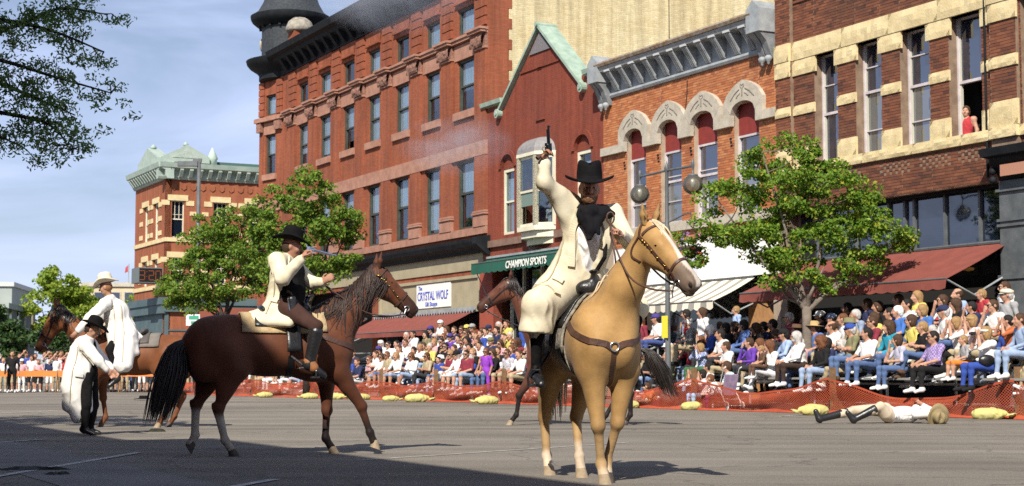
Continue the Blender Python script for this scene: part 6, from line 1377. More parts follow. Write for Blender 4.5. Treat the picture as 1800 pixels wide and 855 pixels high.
solid('hair', [ell(h2(0,-.035,-.008), (.081,.078,.075), Hm2, .02)], .012, [mat('dark_hair', (.03,.018,.012), .8, (.06,.035,.02), 40)], e2)
C2 = [p for p in CO if not p[-1]]
for pts_, wd_, nm_ in (([(-.16,-.22,.14),(-.05,-.26,.12)], .05, 'pocket_flap'), ([(.03,-.12,.55),(.07,-.18,.46),(.06,-.2,.30)], .05, 'lapel')): strap(nm_, C2, pts_, wd_, M_CANVAS, e2, off=.010, thick=.010)
for pts_ in ([(-.16,-.2,.48),(-.14,-.22,.30),(-.15,-.22,.10),(-.18,-.24,-.05)], [(-.14,-.25,.56),(-.10,-.30,.46),(-.02,-.36,.36)]): strap('seam', C2, pts_, .011, M_SEAM, e2, off=.005, thick=.006)
hat('hat', e2, h2(0,-.012,.064), V3(face2), (.06,0,1), M_BFELT, .182, .096, .150, .035, .012, M_SILK, 1.12, .84, 1.05)
bt = [cap(S_('knR')+V3((.0,-.005,-.06)), S_('anR')+V3((0,0,.0)), .075, .055, .03), cap(S_('anR'), S_('toR')-V3((.02,0,0)), .055, .04, .03)]; solid('boot', bt, .011, [M_BLEATH], e2)
solid('ankle_strap', [cap(S_('anR')+V3((0,0,.03)), S_('anR')+V3((.05,0,-.03)), .062, .055, .02)], .01, [mat('tan_leather', (.28,.12,.045), .6)], e2)
b = MB(); b.tube([tuple(S_('anR')+V3((-.05,-.02,-.03))), tuple(S_('anR')+V3((-.10,-.02,-.035)))], .007, 6); b.lathe([(0,-.004),(.02,0),(0,.004)], tuple(S_('anR')+V3((-.11,-.02,-.035))), 10); b.build('spur', M_NICKEL, e2)
solid('gun_belt', [ell(S_('pel')+V3((.0,0,.07)), (.20,.158,.04), T2, .02)], .012, [mat('brown_belt', (.10,.045,.022), .55)], e2)
hl = empty('holster', tuple(V3(R2['pel'])+V3((.10,-.26,.0))), 0, 'black holster with a silver edge on the hip of the bay horse rider', 'holster')
solid('pouch', [cap((0,0,.10), (.03,-.02,-.14), .05, .03, .03)], .01, [M_BLEATH], hl); b = MB(); b.tube([(-.035,-.03,.12),(-.02,-.045,0),(0,-.045,-.14)], .009, 6); b.build('edge', M_SILVER, hl); b = MB(); b.tube([(.01,0,.12),(-.01,-.01,.17),(-.05,-.01,.19)], .014, 6); b.build('pistol_butt', M_GRIP, hl)
revolver('pistol', 'long bright pistol held at eye level by the rider on the bay horse', tuple(V3(R2['gun0'])+V3((-.03,0,.0))), tuple(V3(R2['gun1'])), (0,0,1), M_SILVER)
# ---- chestnut at the left, standing, with two men in white
CH, CHP = (.18,.064,.024), (.17,.065,.028)
PC = dict(legs=dict(FL=((.46,.15,.90),(.50,.14,.47),(.48,.13,.155),(.535,.13,.06)), FR=((.44,-.15,.90),(.42,-.14,.47),(.38,-.13,.155),(.43,-.13,.06)), HL=((-.42,.16,.93),(-.64,.14,.51),(-.46,.13,.17),(-.40,.13,.06)), HR=((-.46,-.16,.93),(-.66,-.14,.50),(-.56,-.13,.16),(-.50,-.13,.06))),
          neck=(.56,0,1.20), poll=(1.20,.0,1.90), head=(.30,0,-.50), hs=1.3, nk=1.15, ear=(.05,0,1))
hC, pC, HC, hpC = make_horse('chestnut_horse', (-6.2,26.55), R(180), PC, CH, CHP, 'chestnut horse at the left with a black saddle, facing left', sx=1.2, wy=1.05, vox=.02, mane=M_HAIR_B, tail=M_HAIR_B, hoofs=('HL',), mane_side=1, mane_n=70, mane_len=.3, seed=7, points_legs=False, blaze=.02, tail_n=60)
bridle(hC, pC, HC, hpC, 'dark bridle on the chestnut horse at the left', M_BLEATH, M_NICKEL, R3['wrL'], studs=False)
saddle(hC, pC, 'dark grey saddle pad and saddle on the chestnut horse', mat('grey_leather', (.075,.065,.058), .6, (.11,.095,.085), 6), 1.2, mat('grey_felt_pad', (.16,.14,.12), .95, (.2,.18,.16), 12), None, None, blx=(-.40,.3), ang=62, dx=.10, skirt=50)
e3, o3 = person_root(R3, 'man in a long white coat and cream hat bending forward on the chestnut horse'); J = rel(R3, o3)
face3 = (-.95,.1,-.25)
P3, Hm3, h3, T3 = human(J, 1.12, True, handR=None, handL=None, face=face3, up=(-.2,0,1), hs=1.02)
solid('body', P3, .0145, [M_SKIN, M_CANVAS2, M_CANVAS2, M_BLKCL, M_BLKCL, M_BLEATH], e3)
S_ = lambda k: V3(J[k]); up3, lat3, fw3 = T3[:, 2], T3[:, 0], T3[:, 1]
CO = [ell(S_('che')-fw3*.02, (.235,.17,.24), T3, .06), cap(S_('che'), S_('pel')+up3*.03, .20, .235, .08), cap(S_('shR'), S_('nec')-up3*.03, .085, .07, .05), cap(S_('shL'), S_('nec')-up3*.03, .085, .07, .05), cap(S_('shL'), S_('elL'), .10, .085, .05), cap(S_('elL'), S_('elL')*.1+S_('wrL')*.9, .08, .062, .04), cap(S_('shR'), S_('elR'), .10, .085, .05), cap(S_('elR'), S_('elR')*.1+S_('wrR')*.9, .08, .062, .04),
      cap(S_('pel')+V3((.0,-.16,.0)), S_('pel')+V3((.02,-.36,-.50)), .19, .14, .1), cap(S_('pel')+V3((.14,-.18,-.05)), S_('pel')+V3((.16,-.34,-.50)), .15, .11, .08), cap(S_('pel')+V3((.12,-.1,.1)), S_('pel')+V3((.30,-.2,-.3)), .12, .05, .08), cap(S_('pel')+V3((.05,.05,-.0)), S_('pel')+V3((.30,.0,-.08)), .14, .07, .1)]
solid('long_coat', CO, .0145, [M_CANVAS2], e3, fold=lambda P: crease(P, .018, (22,14,2))+crease(P, .006, (12,10,24), 1.))
solid('hair', [ell(h3(0,-.03,-.01), (.08,.08,.075), Hm3, .02)], .012, [mat('ginger_hair', (.22,.10,.04), .8, (.3,.14,.06), 40)], e3)
C3 = CO
for pts_ in ([(.06,-.25,.52),(.10,-.3,.30),(.12,-.36,.05),(.13,-.44,-.25),(.13,-.46,-.45)], [(-.08,-.28,.46),(-.05,-.32,.25),(-.03,-.38,0.),(-.03,-.48,-.3)]): strap('seam', C3, pts_, .013, M_SEAM, e3, off=.004, thick=.006)
hat('hat', e3, h3(0,-.012,.06), V3(face3), (-.08,0,1), M_WFELT, .178, .102, .165, .05, .02, None, 1.12, .88, 1.06)
e4, o4 = person_root(R4, 'man in a long pale coat and black hat standing beside the chestnut horse', z=0.); J = rel(R4, o4)
face4 = (.75,.15,-.62)
P4, Hm4, h4, T4 = human(J, 1.04, True, face=face4, up=(.4,0,1), hs=1.0, ls=1.15)
solid('body', P4, .0135, [M_SKIN, M_BLKCL, M_CANVAS2, M_BLKCL, M_BLKCL, M_BLEATH], e4)
S_ = lambda k: V3(J[k]); up4, lat4, fw4 = T4[:, 2], T4[:, 0], T4[:, 1]
CO = [ell(S_('che')-fw4*.05, (.20,.14,.21), T4, .06), cap(S_('che')-fw4*.05, S_('pel')-fw4*.08, .165, .19, .08), cap(S_('shR'), S_('nec')-up4*.03, .085, .07, .05), cap(S_('shL'), S_('nec')-up4*.03, .085, .07, .05), cap(S_('shL'), S_('elL'), .084, .07, .05), cap(S_('elL'), S_('elL')*.1+S_('wrL')*.9, .066, .056, .04), cap(S_('shR'), S_('elR'), .09, .074, .05), cap(S_('elR'), S_('elR')*.1+S_('wrR')*.9, .07, .056, .04),
      cap(S_('pel')+V3((-.09,-.06,0)), S_('pel')+V3((-.11,-.06,-.62)), .19, .10, .1), cap(S_('pel')+V3((-.08,.10,0)), S_('pel')+V3((-.02,.10,-.52)), .15, .10, .1), cap(S_('pel')+V3((-.14,0,-.1)), S_('pel')+V3((-.22,.0,-.45)), .15, .13, .1), cap(S_('che')+V3((-.12,0,-.1)), S_('pel')+V3((-.20,-.05,-.2)), .13, .14, .1),
      cap(S_('che')+fw4*.20+up4*.2, S_('pel')+V3((.24,0,-.55)), .11, .15, .02, 0, True)]
solid('long_coat', CO, .0135, [M_CANVAS2], e4, fold=lambda P: crease(P, .018, (22,16,2))+crease(P, .006, (12,10,24), 1.))
solid('hair', [ell(h4(0,-.035,-.008), (.080,.078,.075), Hm4, .02)], .013, [mat('dark_hair', (.03,.018,.012))], e4)
C4 = [p for p in CO if not p[-1]]
for pts_ in ([(-.08,-.22,1.25),(-.12,-.24,1.0),(-.16,-.24,.75),(-.20,-.22,.45)], [(.0,-.22,1.22),(.10,-.26,1.12),(.2,-.3,1.02)]): strap('seam', C4, pts_, .012, M_SEAM, e4, off=.004, thick=.006)
strap('pocket_flap', C4, [(-.10,-.26,.86),(.02,-.26,.84)], .05, M_CANVAS2, e4, off=.010, thick=.010)
hat('hat', e4, h4(0,-.012,.058), V3((.85,.1,-.35)), (.3,0,1), M_BFELT, .19, .096, .135, .03, .02, None, 1.12, .86, 1.05)
# ---- dark bay behind the palomino, head high, facing left
PD = dict(legs=dict(FL=((.60,.15,.90),(.82,.14,.50),(.86,.13,.17),(.93,.13,.065)), FR=((.46,-.15,.90),(.50,-.14,.48),(.42,-.13,.16),(.47,-.13,.06)), HL=((-.46,.16,.93),(-.72,.14,.52),(-.72,.13,.17),(-.66,.13,.06)), HR=((-.42,-.16,.93),(-.56,-.14,.5),(-.40,-.13,.16),(-.34,-.13,.06))),
          neck=(.56,0,1.25), poll=(1.12,.0,2.42), head=(.52,0,-.36), hs=1.3, nk=1.15, ear=(-.1,0,1))
hD, pD, HD, hpD = make_horse('brown_horse', (1.12,27.7), R(180), PD, (.12,.042,.024), BAYP, 'brown horse with black legs and tail, mostly hidden behind the palomino', sx=1.22, wy=1.05, vox=.022, mane=M_HAIR_B, tail=M_HAIR_B, hoofs=('FL',), mane_side=1, mane_n=70, mane_len=.34, seed=9, tail_pts=[(-.76,0,1.30),(-.98,0,1.25),(-1.16,0,.95),(-1.30,0,.50)], tail_n=300, tail_w=1.5, leg_z=.62)
bridle(hD, pD, HD, hpD, 'dark bridle on the brown horse behind the palomino', M_BLEATH, M_NICKEL, (1.0,27.7,1.65), studs=False)
# ---- man lying in the road
e5, o5 = person_root(R5, 'man in pale clothes and black boots lying on the road before the orange net', z=0.); J = rel(R5, o5)
J['anR'] = (J['anR'][0], J['anR'][1], .07); J['anL'] = (J['anL'][0], J['anL'][1], .075); J['toL'] = (J['anL'][0]-.06, J['anL'][1], .21); J['toR'] = (J['anR'][0]-.10, J['anR'][1]-.02, .19)
for k in ('pel','che'): J[k] = (J[k][0], J[k][1], .15)
for k in ('nec','hed'): J[k] = (J[k][0], J[k][1], .13)
P5, Hm5, h5, T5 = human(J, 1.06, True, face=(.25,-.35,.9), up=(1,0,.1), hs=1.0, ls=1.28)
solid('body', P5, .014, [M_SKIN, M_WSHIRT, M_WSHIRT, M_TANCL, M_TANCL, M_BLEATH], e5, fold=lambda P: crease(P, .014, (20,24,12)))
S_ = lambda k: V3(J[k])
for s in 'RL': solid('boot', [cap(S_('kn'+s)*.78+S_('an'+s)*.22, S_('an'+s), .075, .056, .03), cap(S_('an'+s), S_('to'+s), .06, .045, .03)], .012, [M_BLEATH], e5)
solid('open_jacket', [ell(S_('che')+V3((-.05,.05,.02)), (.30,.24,.13), None, .06), cap(S_('shR'), S_('elR'), .08, .065, .05), cap(S_('elR'), S_('elR')*.15+S_('wrR')*.85, .064, .05, .04), cap(S_('che')+V3((-.12,-.22,.16)), S_('che')+V3((.3,-.2,.2)), .13, .11, .02, 0, True)], .014, [M_CANVAS2], e5, fold=lambda P: crease(P, .02, (18,22,12)))
hr5 = empty('hat', tuple(V3(R5['hat'])+V3((.04,-.12,-.15))), 0, 'olive tan felt hat lying at the hand of the man on the road', 'hat')
hat('crown_and_brim', hr5, (0,0,0), (.2,-.25,1), (.35,-1,.35), M_TANFELT, .20, .10, .14, .03, .03, None, 1.1, .9, 1.0)
hg = empty('hat', (-11.9,52.6,.02), 0, 'black hat dropped on the road far behind the chestnut horse', 'hat'); hat('crown_and_brim', hg, (0,0,.02), (1,.1,0), (0,0,1), M_BFELT, .26, .12, .10, .02, .0, None, 1.1, .9, 1.1)
# ------------------------------------------------------------------ trees
def leaf_mat(name, cols, trans=.45):
    m, t, b = princ(name); l = t.links.new; out = t.nodes['Material Output']
    g = N(t, 'ShaderNodeNewGeometry'); r = N(t, 'ShaderNodeValToRGB'); els = r.color_ramp.elements
    while len(els) < len(cols): els.new(.5)
    for i, (p, c) in enumerate(cols): els[i].position = p; els[i].color = (*c, 1)
    l(g.outputs['Random Per Island'], r.inputs['Fac']); l(r.outputs['Color'], b.inputs['Base Color']); b.inputs['Roughness'].default_value = .55; b.inputs['Specular IOR Level'].default_value = .3
    tl = N(t, 'ShaderNodeBsdfTranslucent'); l(r.outputs['Color'], tl.inputs['Color']); mx_ = N(t, 'ShaderNodeMixShader'); mx_.inputs[0].default_value = trans
    l(b.outputs[0], mx_.inputs[1]); l(tl.outputs[0], mx_.inputs[2]); l(mx_.outputs[0], out.inputs['Surface']); return m
M_MAPLE = leaf_mat('maple_leaf', [(0,(.085,.175,.018)), (.35,(.135,.25,.026)), (.7,(.20,.32,.034)), (.93,(.30,.38,.045)), (1,(.50,.40,.05))], .4)
M_GREEN = leaf_mat('street_tree_leaf', [(0,(.09,.17,.022)), (.5,(.14,.24,.03)), (.9,(.22,.32,.04)), (1,(.34,.36,.05))], .4)
M_LOCUST = leaf_mat('locust_leaf', [(0,(.13,.24,.075)), (.6,(.20,.33,.10)), (1,(.32,.42,.13))], .5)
M_FARLF = leaf_mat('far_tree_leaf', [(0,(.20,.30,.035)), (.6,(.28,.38,.045)), (1,(.40,.44,.06))])
M_DARKLF = leaf_mat('dark_tree_leaf', [(0,(.035,.08,.025)), (.6,(.055,.11,.03)), (1,(.10,.15,.04))], .35)
M_BARK = mat('grey_bark', (.20,.165,.13), .95, (.13,.105,.085), 6, .6, 30); M_BARKD = mat('dark_bark', (.035,.028,.022), .95, (.06,.048,.036), 6, .6, 30)
def leaves(name, centers, spreads, per, size, m, parent, seed, up=.5, flat=.6, lobe=1.):
    """clumps of leaf-sized folded faces spread through the crown"""
    rg = np.random.RandomState(seed); C = np.repeat(np.array(centers), per, 0); S = np.repeat(np.array(spreads), per); n = len(C)
    d = rg.normal(size=(n, 3)); d /= np.linalg.norm(d, axis=1, keepdims=True); p = C + d*(S*rg.rand(n)**.45)[:, None]*np.array((1,1,flat))
    nm = rg.normal(size=(n, 3))*.8+np.array((0,-.15,up)); nm /= np.linalg.norm(nm, axis=1, keepdims=True); a = np.cross(nm, rg.normal(size=(n, 3))); a /= np.linalg.norm(a, axis=1, keepdims=True)+1e-9; b = np.cross(nm, a)
    s = size*(.6+.8*rg.rand(n))[:, None]; f = .25*s*nm
    V = np.stack([p-a*s*.5, p+b*s*.38*lobe+f*.5, p+a*s*.5-f*.4, p-b*s*.38*lobe+f*.5], 1).reshape(-1, 3); Q = np.arange(4*n).reshape(-1, 4)
    return link(name, np_mesh(name, V, Q, [m], None, False), parent)
def tree(name, loc, label, base, fork, blobs, nclump, per, lsize, spread, mleaf, mbark, seed, tr=.11, limbs=5, group=None, twigs=.5, trunk_lean=(0,0), crown_name='crown'):
    e = empty(name, (loc[0], loc[1], 0), 0, label, 'tree', group); rnd = random.Random(seed); cs = []; sp = []
    tot = sum(b[3]*b[4]*b[5] for b in blobs)
    for (x, y, z, rx, ry, rz) in blobs:
        k = max(3, int(nclump*rx*ry*rz/tot)); 
        for _ in range(k):
            while True:
                v = [rnd.uniform(-1,1) for _ in range(3)]; L_ = math.sqrt(sum(q*q for q in v))
                if .35 < L_ < 1: break
            cs.append((x+v[0]*rx, y+v[1]*ry, z+v[2]*rz)); sp.append(spread*rnd.uniform(.6,1.35))
    leaves(crown_name, cs, sp, per, lsize, mleaf, e, seed)
    b = MB(); f = Vector((trunk_lean[0], trunk_lean[1], fork)); b.tube([(0,0,base),(f.x*.3,f.y*.3,fork*.4),(f.x*.8,f.y*.8,fork*.85),tuple(f)], [tr*1.25,tr,tr*.92,tr*.95], 10); b.build('trunk', mbark, e, True)
    ends = []
    for k in range(limbs):
        bl = blobs[k % len(blobs)]; t = Vector((bl[0]+rnd.uniform(-.5,.5)*bl[3], bl[1]+rnd.uniform(-.5,.5)*bl[4], bl[2]+rnd.uniform(-.2,.7)*bl[5])); m_ = f.lerp(t, .5)+Vector((rnd.uniform(-.2,.2), rnd.uniform(-.2,.2), rnd.uniform(-.25,.05)))
        b = MB(); P = crom([f-Vector((0,0,.12)), f.lerp(m_,.4), m_, t], 4); r_ = list(np.linspace(tr*.62, tr*.14, len(P))); b.tube([tuple(q) for q in P], r_, 7); b.build('limb', mbark, e, True); ends += [Vector(q) for q in P[4:]]
    b = MB()
    for c in cs:
        if rnd.random() < twigs:
            c = Vector(c); q = min(ends, key=lambda v: (v-c).length); mid = q.lerp(c, .5)+Vector((0,0,-.06)); b.tube([tuple(q), tuple(mid), tuple(c)], [tr*.13,tr*.09,tr*.04], 4, False)
    tag(b.build('twigs', mbark, e), kind='stuff')
    return e
tl_ = F(23.56, -3.2)
tree('street_tree', tl_, 'young green maple with yellowing leaves in front of the red awning', .1, 2.45, [(-1.55,.2,4.6,1.0,1.0,.95), (-.5,.1,5.5,1.1,1.0,1.05), (.7,.0,4.9,1.25,1.0,1.0), (1.45,-.2,4.0,1.05,.9,.75), (-.2,.2,4.0,1.2,1.0,.7), (-.45,.1,3.35,.9,.8,.45), (.6,0,3.2,.7,.7,.4), (2.35,-.3,4.05,.5,.4,.25)], 200, 105, .094, .30, M_MAPLE, M_BARK, 11, tr=.12, limbs=9)
tree('street_tree', (-12.4,70), 'bushy street tree right of the time display', .1, 3.2, [(-1.8,0,4.7,1.3,1.2,1.0), (-.7,0,6.4,1.5,1.3,1.3), (.8,0,7.0,1.5,1.2,1.3), (.3,0,5.2,2.2,1.4,1.2), (1.9,0,5.6,1.2,1.0,1.5), (-1.2,0,4.0,1.3,1,.6)], 205, 92, .135, .40, M_GREEN, M_BARKD, 12, tr=.14, limbs=7)
tree('street_tree', (-7.3,58), 'street tree in front of the big red brick building, behind the pistol man', .1, 3.4, [(-.9,0,6.3,1.2,1.1,1.2), (.2,0,7.3,1.1,1.0,1.05), (.6,0,5.7,1.6,1.2,1.2), (-1.4,0,5.0,1.2,1.0,.9), (1.3,0,5.9,.8,.8,.9), (.0,0,4.6,1.6,1.1,.8)], 170, 88, .125, .38, M_GREEN, M_BARKD, 13, tr=.13, limbs=7)
tree('far_tree', (-35.0,126), 'sunlit yellow-green tree far up the street at left', .0, 3.0, [(0,0,7.6,2.0,2,1.6), (-.6,0,5.4,2.3,2,1.8), (1.0,0,5.6,2.0,2,1.8), (.2,0,3.6,2.4,2,1.2)], 100, 70, .36, .75, M_FARLF, M_BARKD, 14, tr=.2, limbs=5)
tree('far_tree', (-34.4,112), 'dark green tree at the far left edge behind the crowd', .0, 2.0, [(-2.0,0,4.3,1.9,1.6,1.6), (-.2,0,3.0,1.4,1.4,1.4)], 60, 70, .32, .65, M_DARKLF, M_BARKD, 15, tr=.16, limbs=4)
tree('far_tree', (-29.6,108), 'dark low tree behind the crowd under the chestnut horse head', .0, 1.6, [(0,0,3.0,2.2,1.6,1.2), (1.8,0,2.8,1.2,1.2,1.1)], 60, 70, .32, .6, M_DARKLF, M_BARKD, 16, tr=.16, limbs=4)
tree('far_tree', (-27.0,120), 'yellow-green tree behind the mounted man in white', .0, 3.0, [(0,0,5.2,1.6,1.6,1.4), (-1.0,0,4.0,1.5,1.4,1.2)], 60, 70, .34, .7, M_FARLF, M_BARKD, 17, tr=.16, limbs=4)
# near-side locust, its drooping boughs reaching into the top left corner
nl = empty('locust_tree', (-5.6,9.2,0), 0, 'dark feathery locust boughs hanging into the top left corner', 'tree')
lo_ = Vector((-5.6,9.2,0)); rl = random.Random(21)
b = MB(); b.tube([(0,0,0),(.05,0,1.6),(.0,.1,3.2),(-.2,.2,5.2)], [.2,.16,.14,.10], 10); b.build('trunk', M_BARKD, nl, True)
BR = [[(0,.05,2.9),(1.4,.5,3.2),(2.3,.8,3.02),(2.75,.8,3.15),(3.05,.8,3.12)], [(0,.05,2.8),(1.3,.6,3.05),(2.35,.8,2.84),(2.75,.8,2.72),(3.1,.8,2.62)], [(0,.05,2.5),(1.2,.6,2.7),(2.4,.8,2.50),(2.72,.8,2.42),(2.86,.8,2.26)], [(1.4,.5,3.2),(2.3,.8,3.1),(2.7,.8,3.02),(3.05,.8,2.88)], [(1.3,.6,3.05),(2.3,.8,2.72),(2.6,.8,2.60),(2.88,.8,2.48)], [(0,.05,3.0),(1.6,.4,3.5),(2.4,.7,3.3),(2.95,.8,3.22)], [(1.2,.6,2.7),(2.3,.7,2.38),(2.52,.75,2.30)]]
lc, ls_ = [], []
for pth in BR:
    P = crom(pth, 7); b = MB(); b.tube([tuple(q) for q in P], list(np.linspace(.022,.004,len(P))), 6); b.build('bough', M_BARKD, nl, True)
    for q in P[8:]:
        for _ in range(3 if q[0] < 2.9 else 2):
            t = V3((rl.uniform(-.13,.13), rl.uniform(-.25,.25), rl.uniform(-.13,.06))); bb = MB(); 
            lc.append(q+t); ls_.append(rl.uniform(.05,.10))
leaves('leaf_sprays', lc, ls_, 30, .031, M_LOCUST, nl, 22, up=.6, lobe=.5)
b = MB()
for c in lc[::2]:
    q = min((V3(x) for pth in BR for x in crom(pth, 5)), key=lambda v: np.linalg.norm(v-c)); b.tube([tuple(q), tuple((q+c)/2+V3((0,0,.02))), tuple(c)], [.006,.004,.002], 4, False)
tag(b.build('twigs', M_BARKD, nl), kind='stuff')
cs = []; sp = []
for _ in range(120):
    v = [rl.gauss(0,1) for _ in range(3)]; L_ = math.sqrt(sum(q*q for q in v)); k = rl.uniform(.5,1); cs.append((-1.0+v[0]/L_*2.2*k, -1.2+v[1]/L_*2.6*k, 6.9+v[2]/L_*1.7*k)); sp.append(rl.uniform(.3,.5))
leaves('crown', cs, sp, 34, .12, M_LOCUST, nl, 23)
tree('locust_tree', (-11.4,21.5), 'tall locust on the near kerb beyond the left edge of the view', 0, 4.0, [(0,0,7.6,2.9,3.2,1.9), (1.2,1.5,6.3,2.0,2.0,1.2), (-.5,-1.5,6.4,2.2,2.0,1.2)], 130, 40, .20, .55, M_LOCUST, M_BARKD, 24, tr=.2, limbs=7)

# ------------------------------------------------------------------ twin-globe street lamp with flower basket
lp = empty('street_lamp', F(20.3, -5.0), ST_ANG, 'dark twin-globe street lamp in front of the orange brick building', 'street lamp')
b = MB(); b.lathe([(.20,.15),(.20,.35),(.13,.55),(.10,.8),(.075,1.0),(.06,3.0),(.055,4.35),(.08,4.42),(.08,4.5),(.05,4.6),(.045,5.95),(.07,6.0),(.03,6.1),(0,6.2)], (0,0,0), 14); b.build('post', M_STEEL, lp, True)
b = MB(); b.tube([(-1.3,0,5.93),(0,0,5.95),(1.22,0,5.93)], .03, 8); b.build('cross_arm', M_STEEL, lp)
b = MB(); b.tube([(-.75,0,4.72),(0,0,4.62),(.8,0,4.78)], .018, 6); b.tube([(.8,0,4.78),(1.08,0,4.78)], .018, 6); b.build('basket_arm', M_STEEL, lp)
def globe_mat():
    m, t, bs = princ('smoky_globe_glass'); l = t.links.new; out = t.nodes['Material Output']; tr = N(t, 'ShaderNodeBsdfTransparent'); tr.inputs['Color'].default_value = (.74,.74,.68,1)
    gl = N(t, 'ShaderNodeBsdfGlossy'); gl.inputs['Roughness'].default_value = .06; bs.inputs['Base Color'].default_value = (.18,.17,.14,1); bs.inputs['Roughness'].default_value = .3
    lw = N(t, 'ShaderNodeLayerWeight'); lw.inputs['Blend'].default_value = .32; m1 = N(t, 'ShaderNodeMixShader'); m1.inputs[0].default_value = .42; l(tr.outputs[0], m1.inputs[1]); l(bs.outputs[0], m1.inputs[2])
    m2 = N(t, 'ShaderNodeMixShader'); l(lw.outputs['Fresnel'], m2.inputs[0]); l(m1.outputs[0], m2.inputs[1]); l(gl.outputs[0], m2.inputs[2]); l(m2.outputs[0], out.inputs['Surface']); return m
M_GLOBE = globe_mat()
for x in (-1.28, 1.18):
    g = empty('globe_lamp', (x,0,0), 0, parent=lp); b = MB(); b.lathe([(.025,6.1),(.04,6.02),(.04,5.9),(.02,5.86),(.03,5.74),(.12,5.72),(.13,5.68)], (0,0,0), 14); b.build('fitter', M_STEEL, g, True)
    b = MB(); r_ = .25; b.lathe([(r_*math.sin(a), 5.47-r_*math.cos(a)) for a in np.linspace(.02, math.pi-.45, 18)], (0,0,0), 24); b.build('glass_globe', M_GLOBE, g, True)
    b = MB(); b.lathe([(0,5.38),(.05,5.40),(.06,5.5),(.05,5.66),(0,5.68)], (0,0,0), 10); b.build('bulb', mat('frosted_bulb', (.8,.78,.7), .4), g, True)
b = MB(); b.box(-.13,.13,-.10,-.085,1.75,2.3); b.build('yellow_notice', mat('yellow_notice', (.75,.66,.05), .7), lp)
fb = empty('flower_basket', F(21.38, -5.0, 3.9), ST_ANG, 'hanging flower basket with purple and orange blooms on the street lamp', 'flower basket')
b = MB(); b.lathe([(0,-.25),(.18,-.18),(.27,0),(.29,.05)], (0,0,0), 14); b.build('bowl', mat('moss_bowl', (.06,.055,.03), .95), fb, True)
for k in range(3): a = k*2.1; b = MB(); b.tube([(.27*math.cos(a),.27*math.sin(a),.05),(0,0,.88)], .004, 4); b.build('chain', M_STEEL, fb)
rb = random.Random(31); cc = [(rb.uniform(-.5,.5), rb.uniform(-.35,.35), rb.uniform(-.45,.38)) for _ in range(34)]
leaves('foliage', cc, [.17]*34, 40, .085, M_GREEN, fb, 32)
for nm, col, k in (('purple_blooms', (.34,.20,.45), 26), ('orange_blooms', (.65,.14,.03), 16), ('pink_blooms', (.62,.22,.36), 12)):
    leaves(nm, [(rb.uniform(-.52,.52), rb.uniform(-.4,.1), rb.uniform(-.4,.42)) for _ in range(k)], [.05]*k, 7, .055, mat(nm[:-1]+'_petal', col, .8), fb, 33)
# tall roadway light and street name sign at the cross street
pp = Vector((-15.55,80,0)); pl_ = empty('roadway_light', pp, 0, 'tall dark roadway light pole before the clock corner building', 'street light')
b = MB(); b.tube([(0,0,0),(0,0,11.3)], [.13,.09], 10); b.build('pole', M_STEEL, pl_, True); b = MB(); b.box(-1.05,-.05,-.15,.15,11.12,11.36); b.box(-.3,.12,-.08,.08,11.3,11.5); b.build('luminaire', M_STEEL, pl_)
b = MB(); b.tube([(-.42,0,6.55),(0,0,6.3),(.42,0,6.55)], .03, 6); b.build('banner_bracket', M_WHITEW, pl_)
sg_ = empty('street_sign', pp+Vector((-.12,-.3,0)), 0, 'small green and white street name sign near the roadway light', 'sign'); b = MB(); b.box(-.34,.34,-.02,.02,3.2,3.75); b.build('plate', mat('sign_white', (.75,.76,.72), .6), sg_)
b = MB(); b.box(-.2,.28,-.03,-.022,3.5,3.68); b.box(-.1,.28,-.03,-.022,3.28,3.42); b.build('green_panel', mat('sign_green', (.05,.30,.20), .6), sg_); b = MB(); b.tube([(0,.03,0),(0,.03,3.8)], .035, 6); b.build('post', M_GREYM, sg_)

# ------------------------------------------------------------------ bleachers
M_PLANK = mat('weathered_plank', (.30,.29,.27), .9, (.22,.21,.19), 5, .3, 40); M_ALU = mat('dull_aluminium', (.42,.43,.44), .5, metal=.6)
ROW_R = [(-4.1,.78), (-3.45,1.05), (-2.8,1.32), (-2.2,1.58)]; ROW_M = [(-5.2,.45), (-4.6,.70), (-4.0,.95), (-3.4,1.20), (-2.8,1.45), (-2.2,1.70)]
def bleacher(s0, s1, rows, label):
    e = empty('bleachers', F((s0+s1)/2, -3.6), ST_ANG, label, 'bleachers'); of = ((s0+s1)/2, -3.6, 0)
    for ix, (w_, z) in enumerate(rows):
        b = MB(of); b.box(s0, s1, w_-.14, w_+.14, z-.045, z); b.build('seat_plank', M_PLANK, e)
        if ix: b = MB(of); b.box(s0, s1, w_-.55, w_-.25, z-.42, z-.38); b.build('foot_plank', M_PLANK, e)
    n = max(2, int((s1-s0)/2.2))
    for k in range(n+1):
        x = s0+.1+(s1-s0-.2)*k/n; b = MB(of); b.tube([(x,rows[0][0],rows[0][1]-.05),(x,rows[-1][0],rows[-1][1]-.05)], .03, 6); b.tube([(x,rows[-1][0],rows[-1][1]-.05),(x,rows[-1][0],.15)], .03, 6); b.tube([(x,rows[0][0],rows[0][1]-.05),(x,rows[0][0],.15 if rows[0][0] > -5.3 else 0)], .03, 6); b.build('support', M_ALU, e)
    return e
bleacher(22.4, 35, ROW_R, 'raised plank bleachers at right, full of seated spectators'); bleacher(17.2, 22.2, [(w_, z-.2) for w_, z in ROW_R], 'plank bleachers left of the maple trunk'); bleacher(-13, 15.5, ROW_M, 'long plank bleachers between the two leading horses')

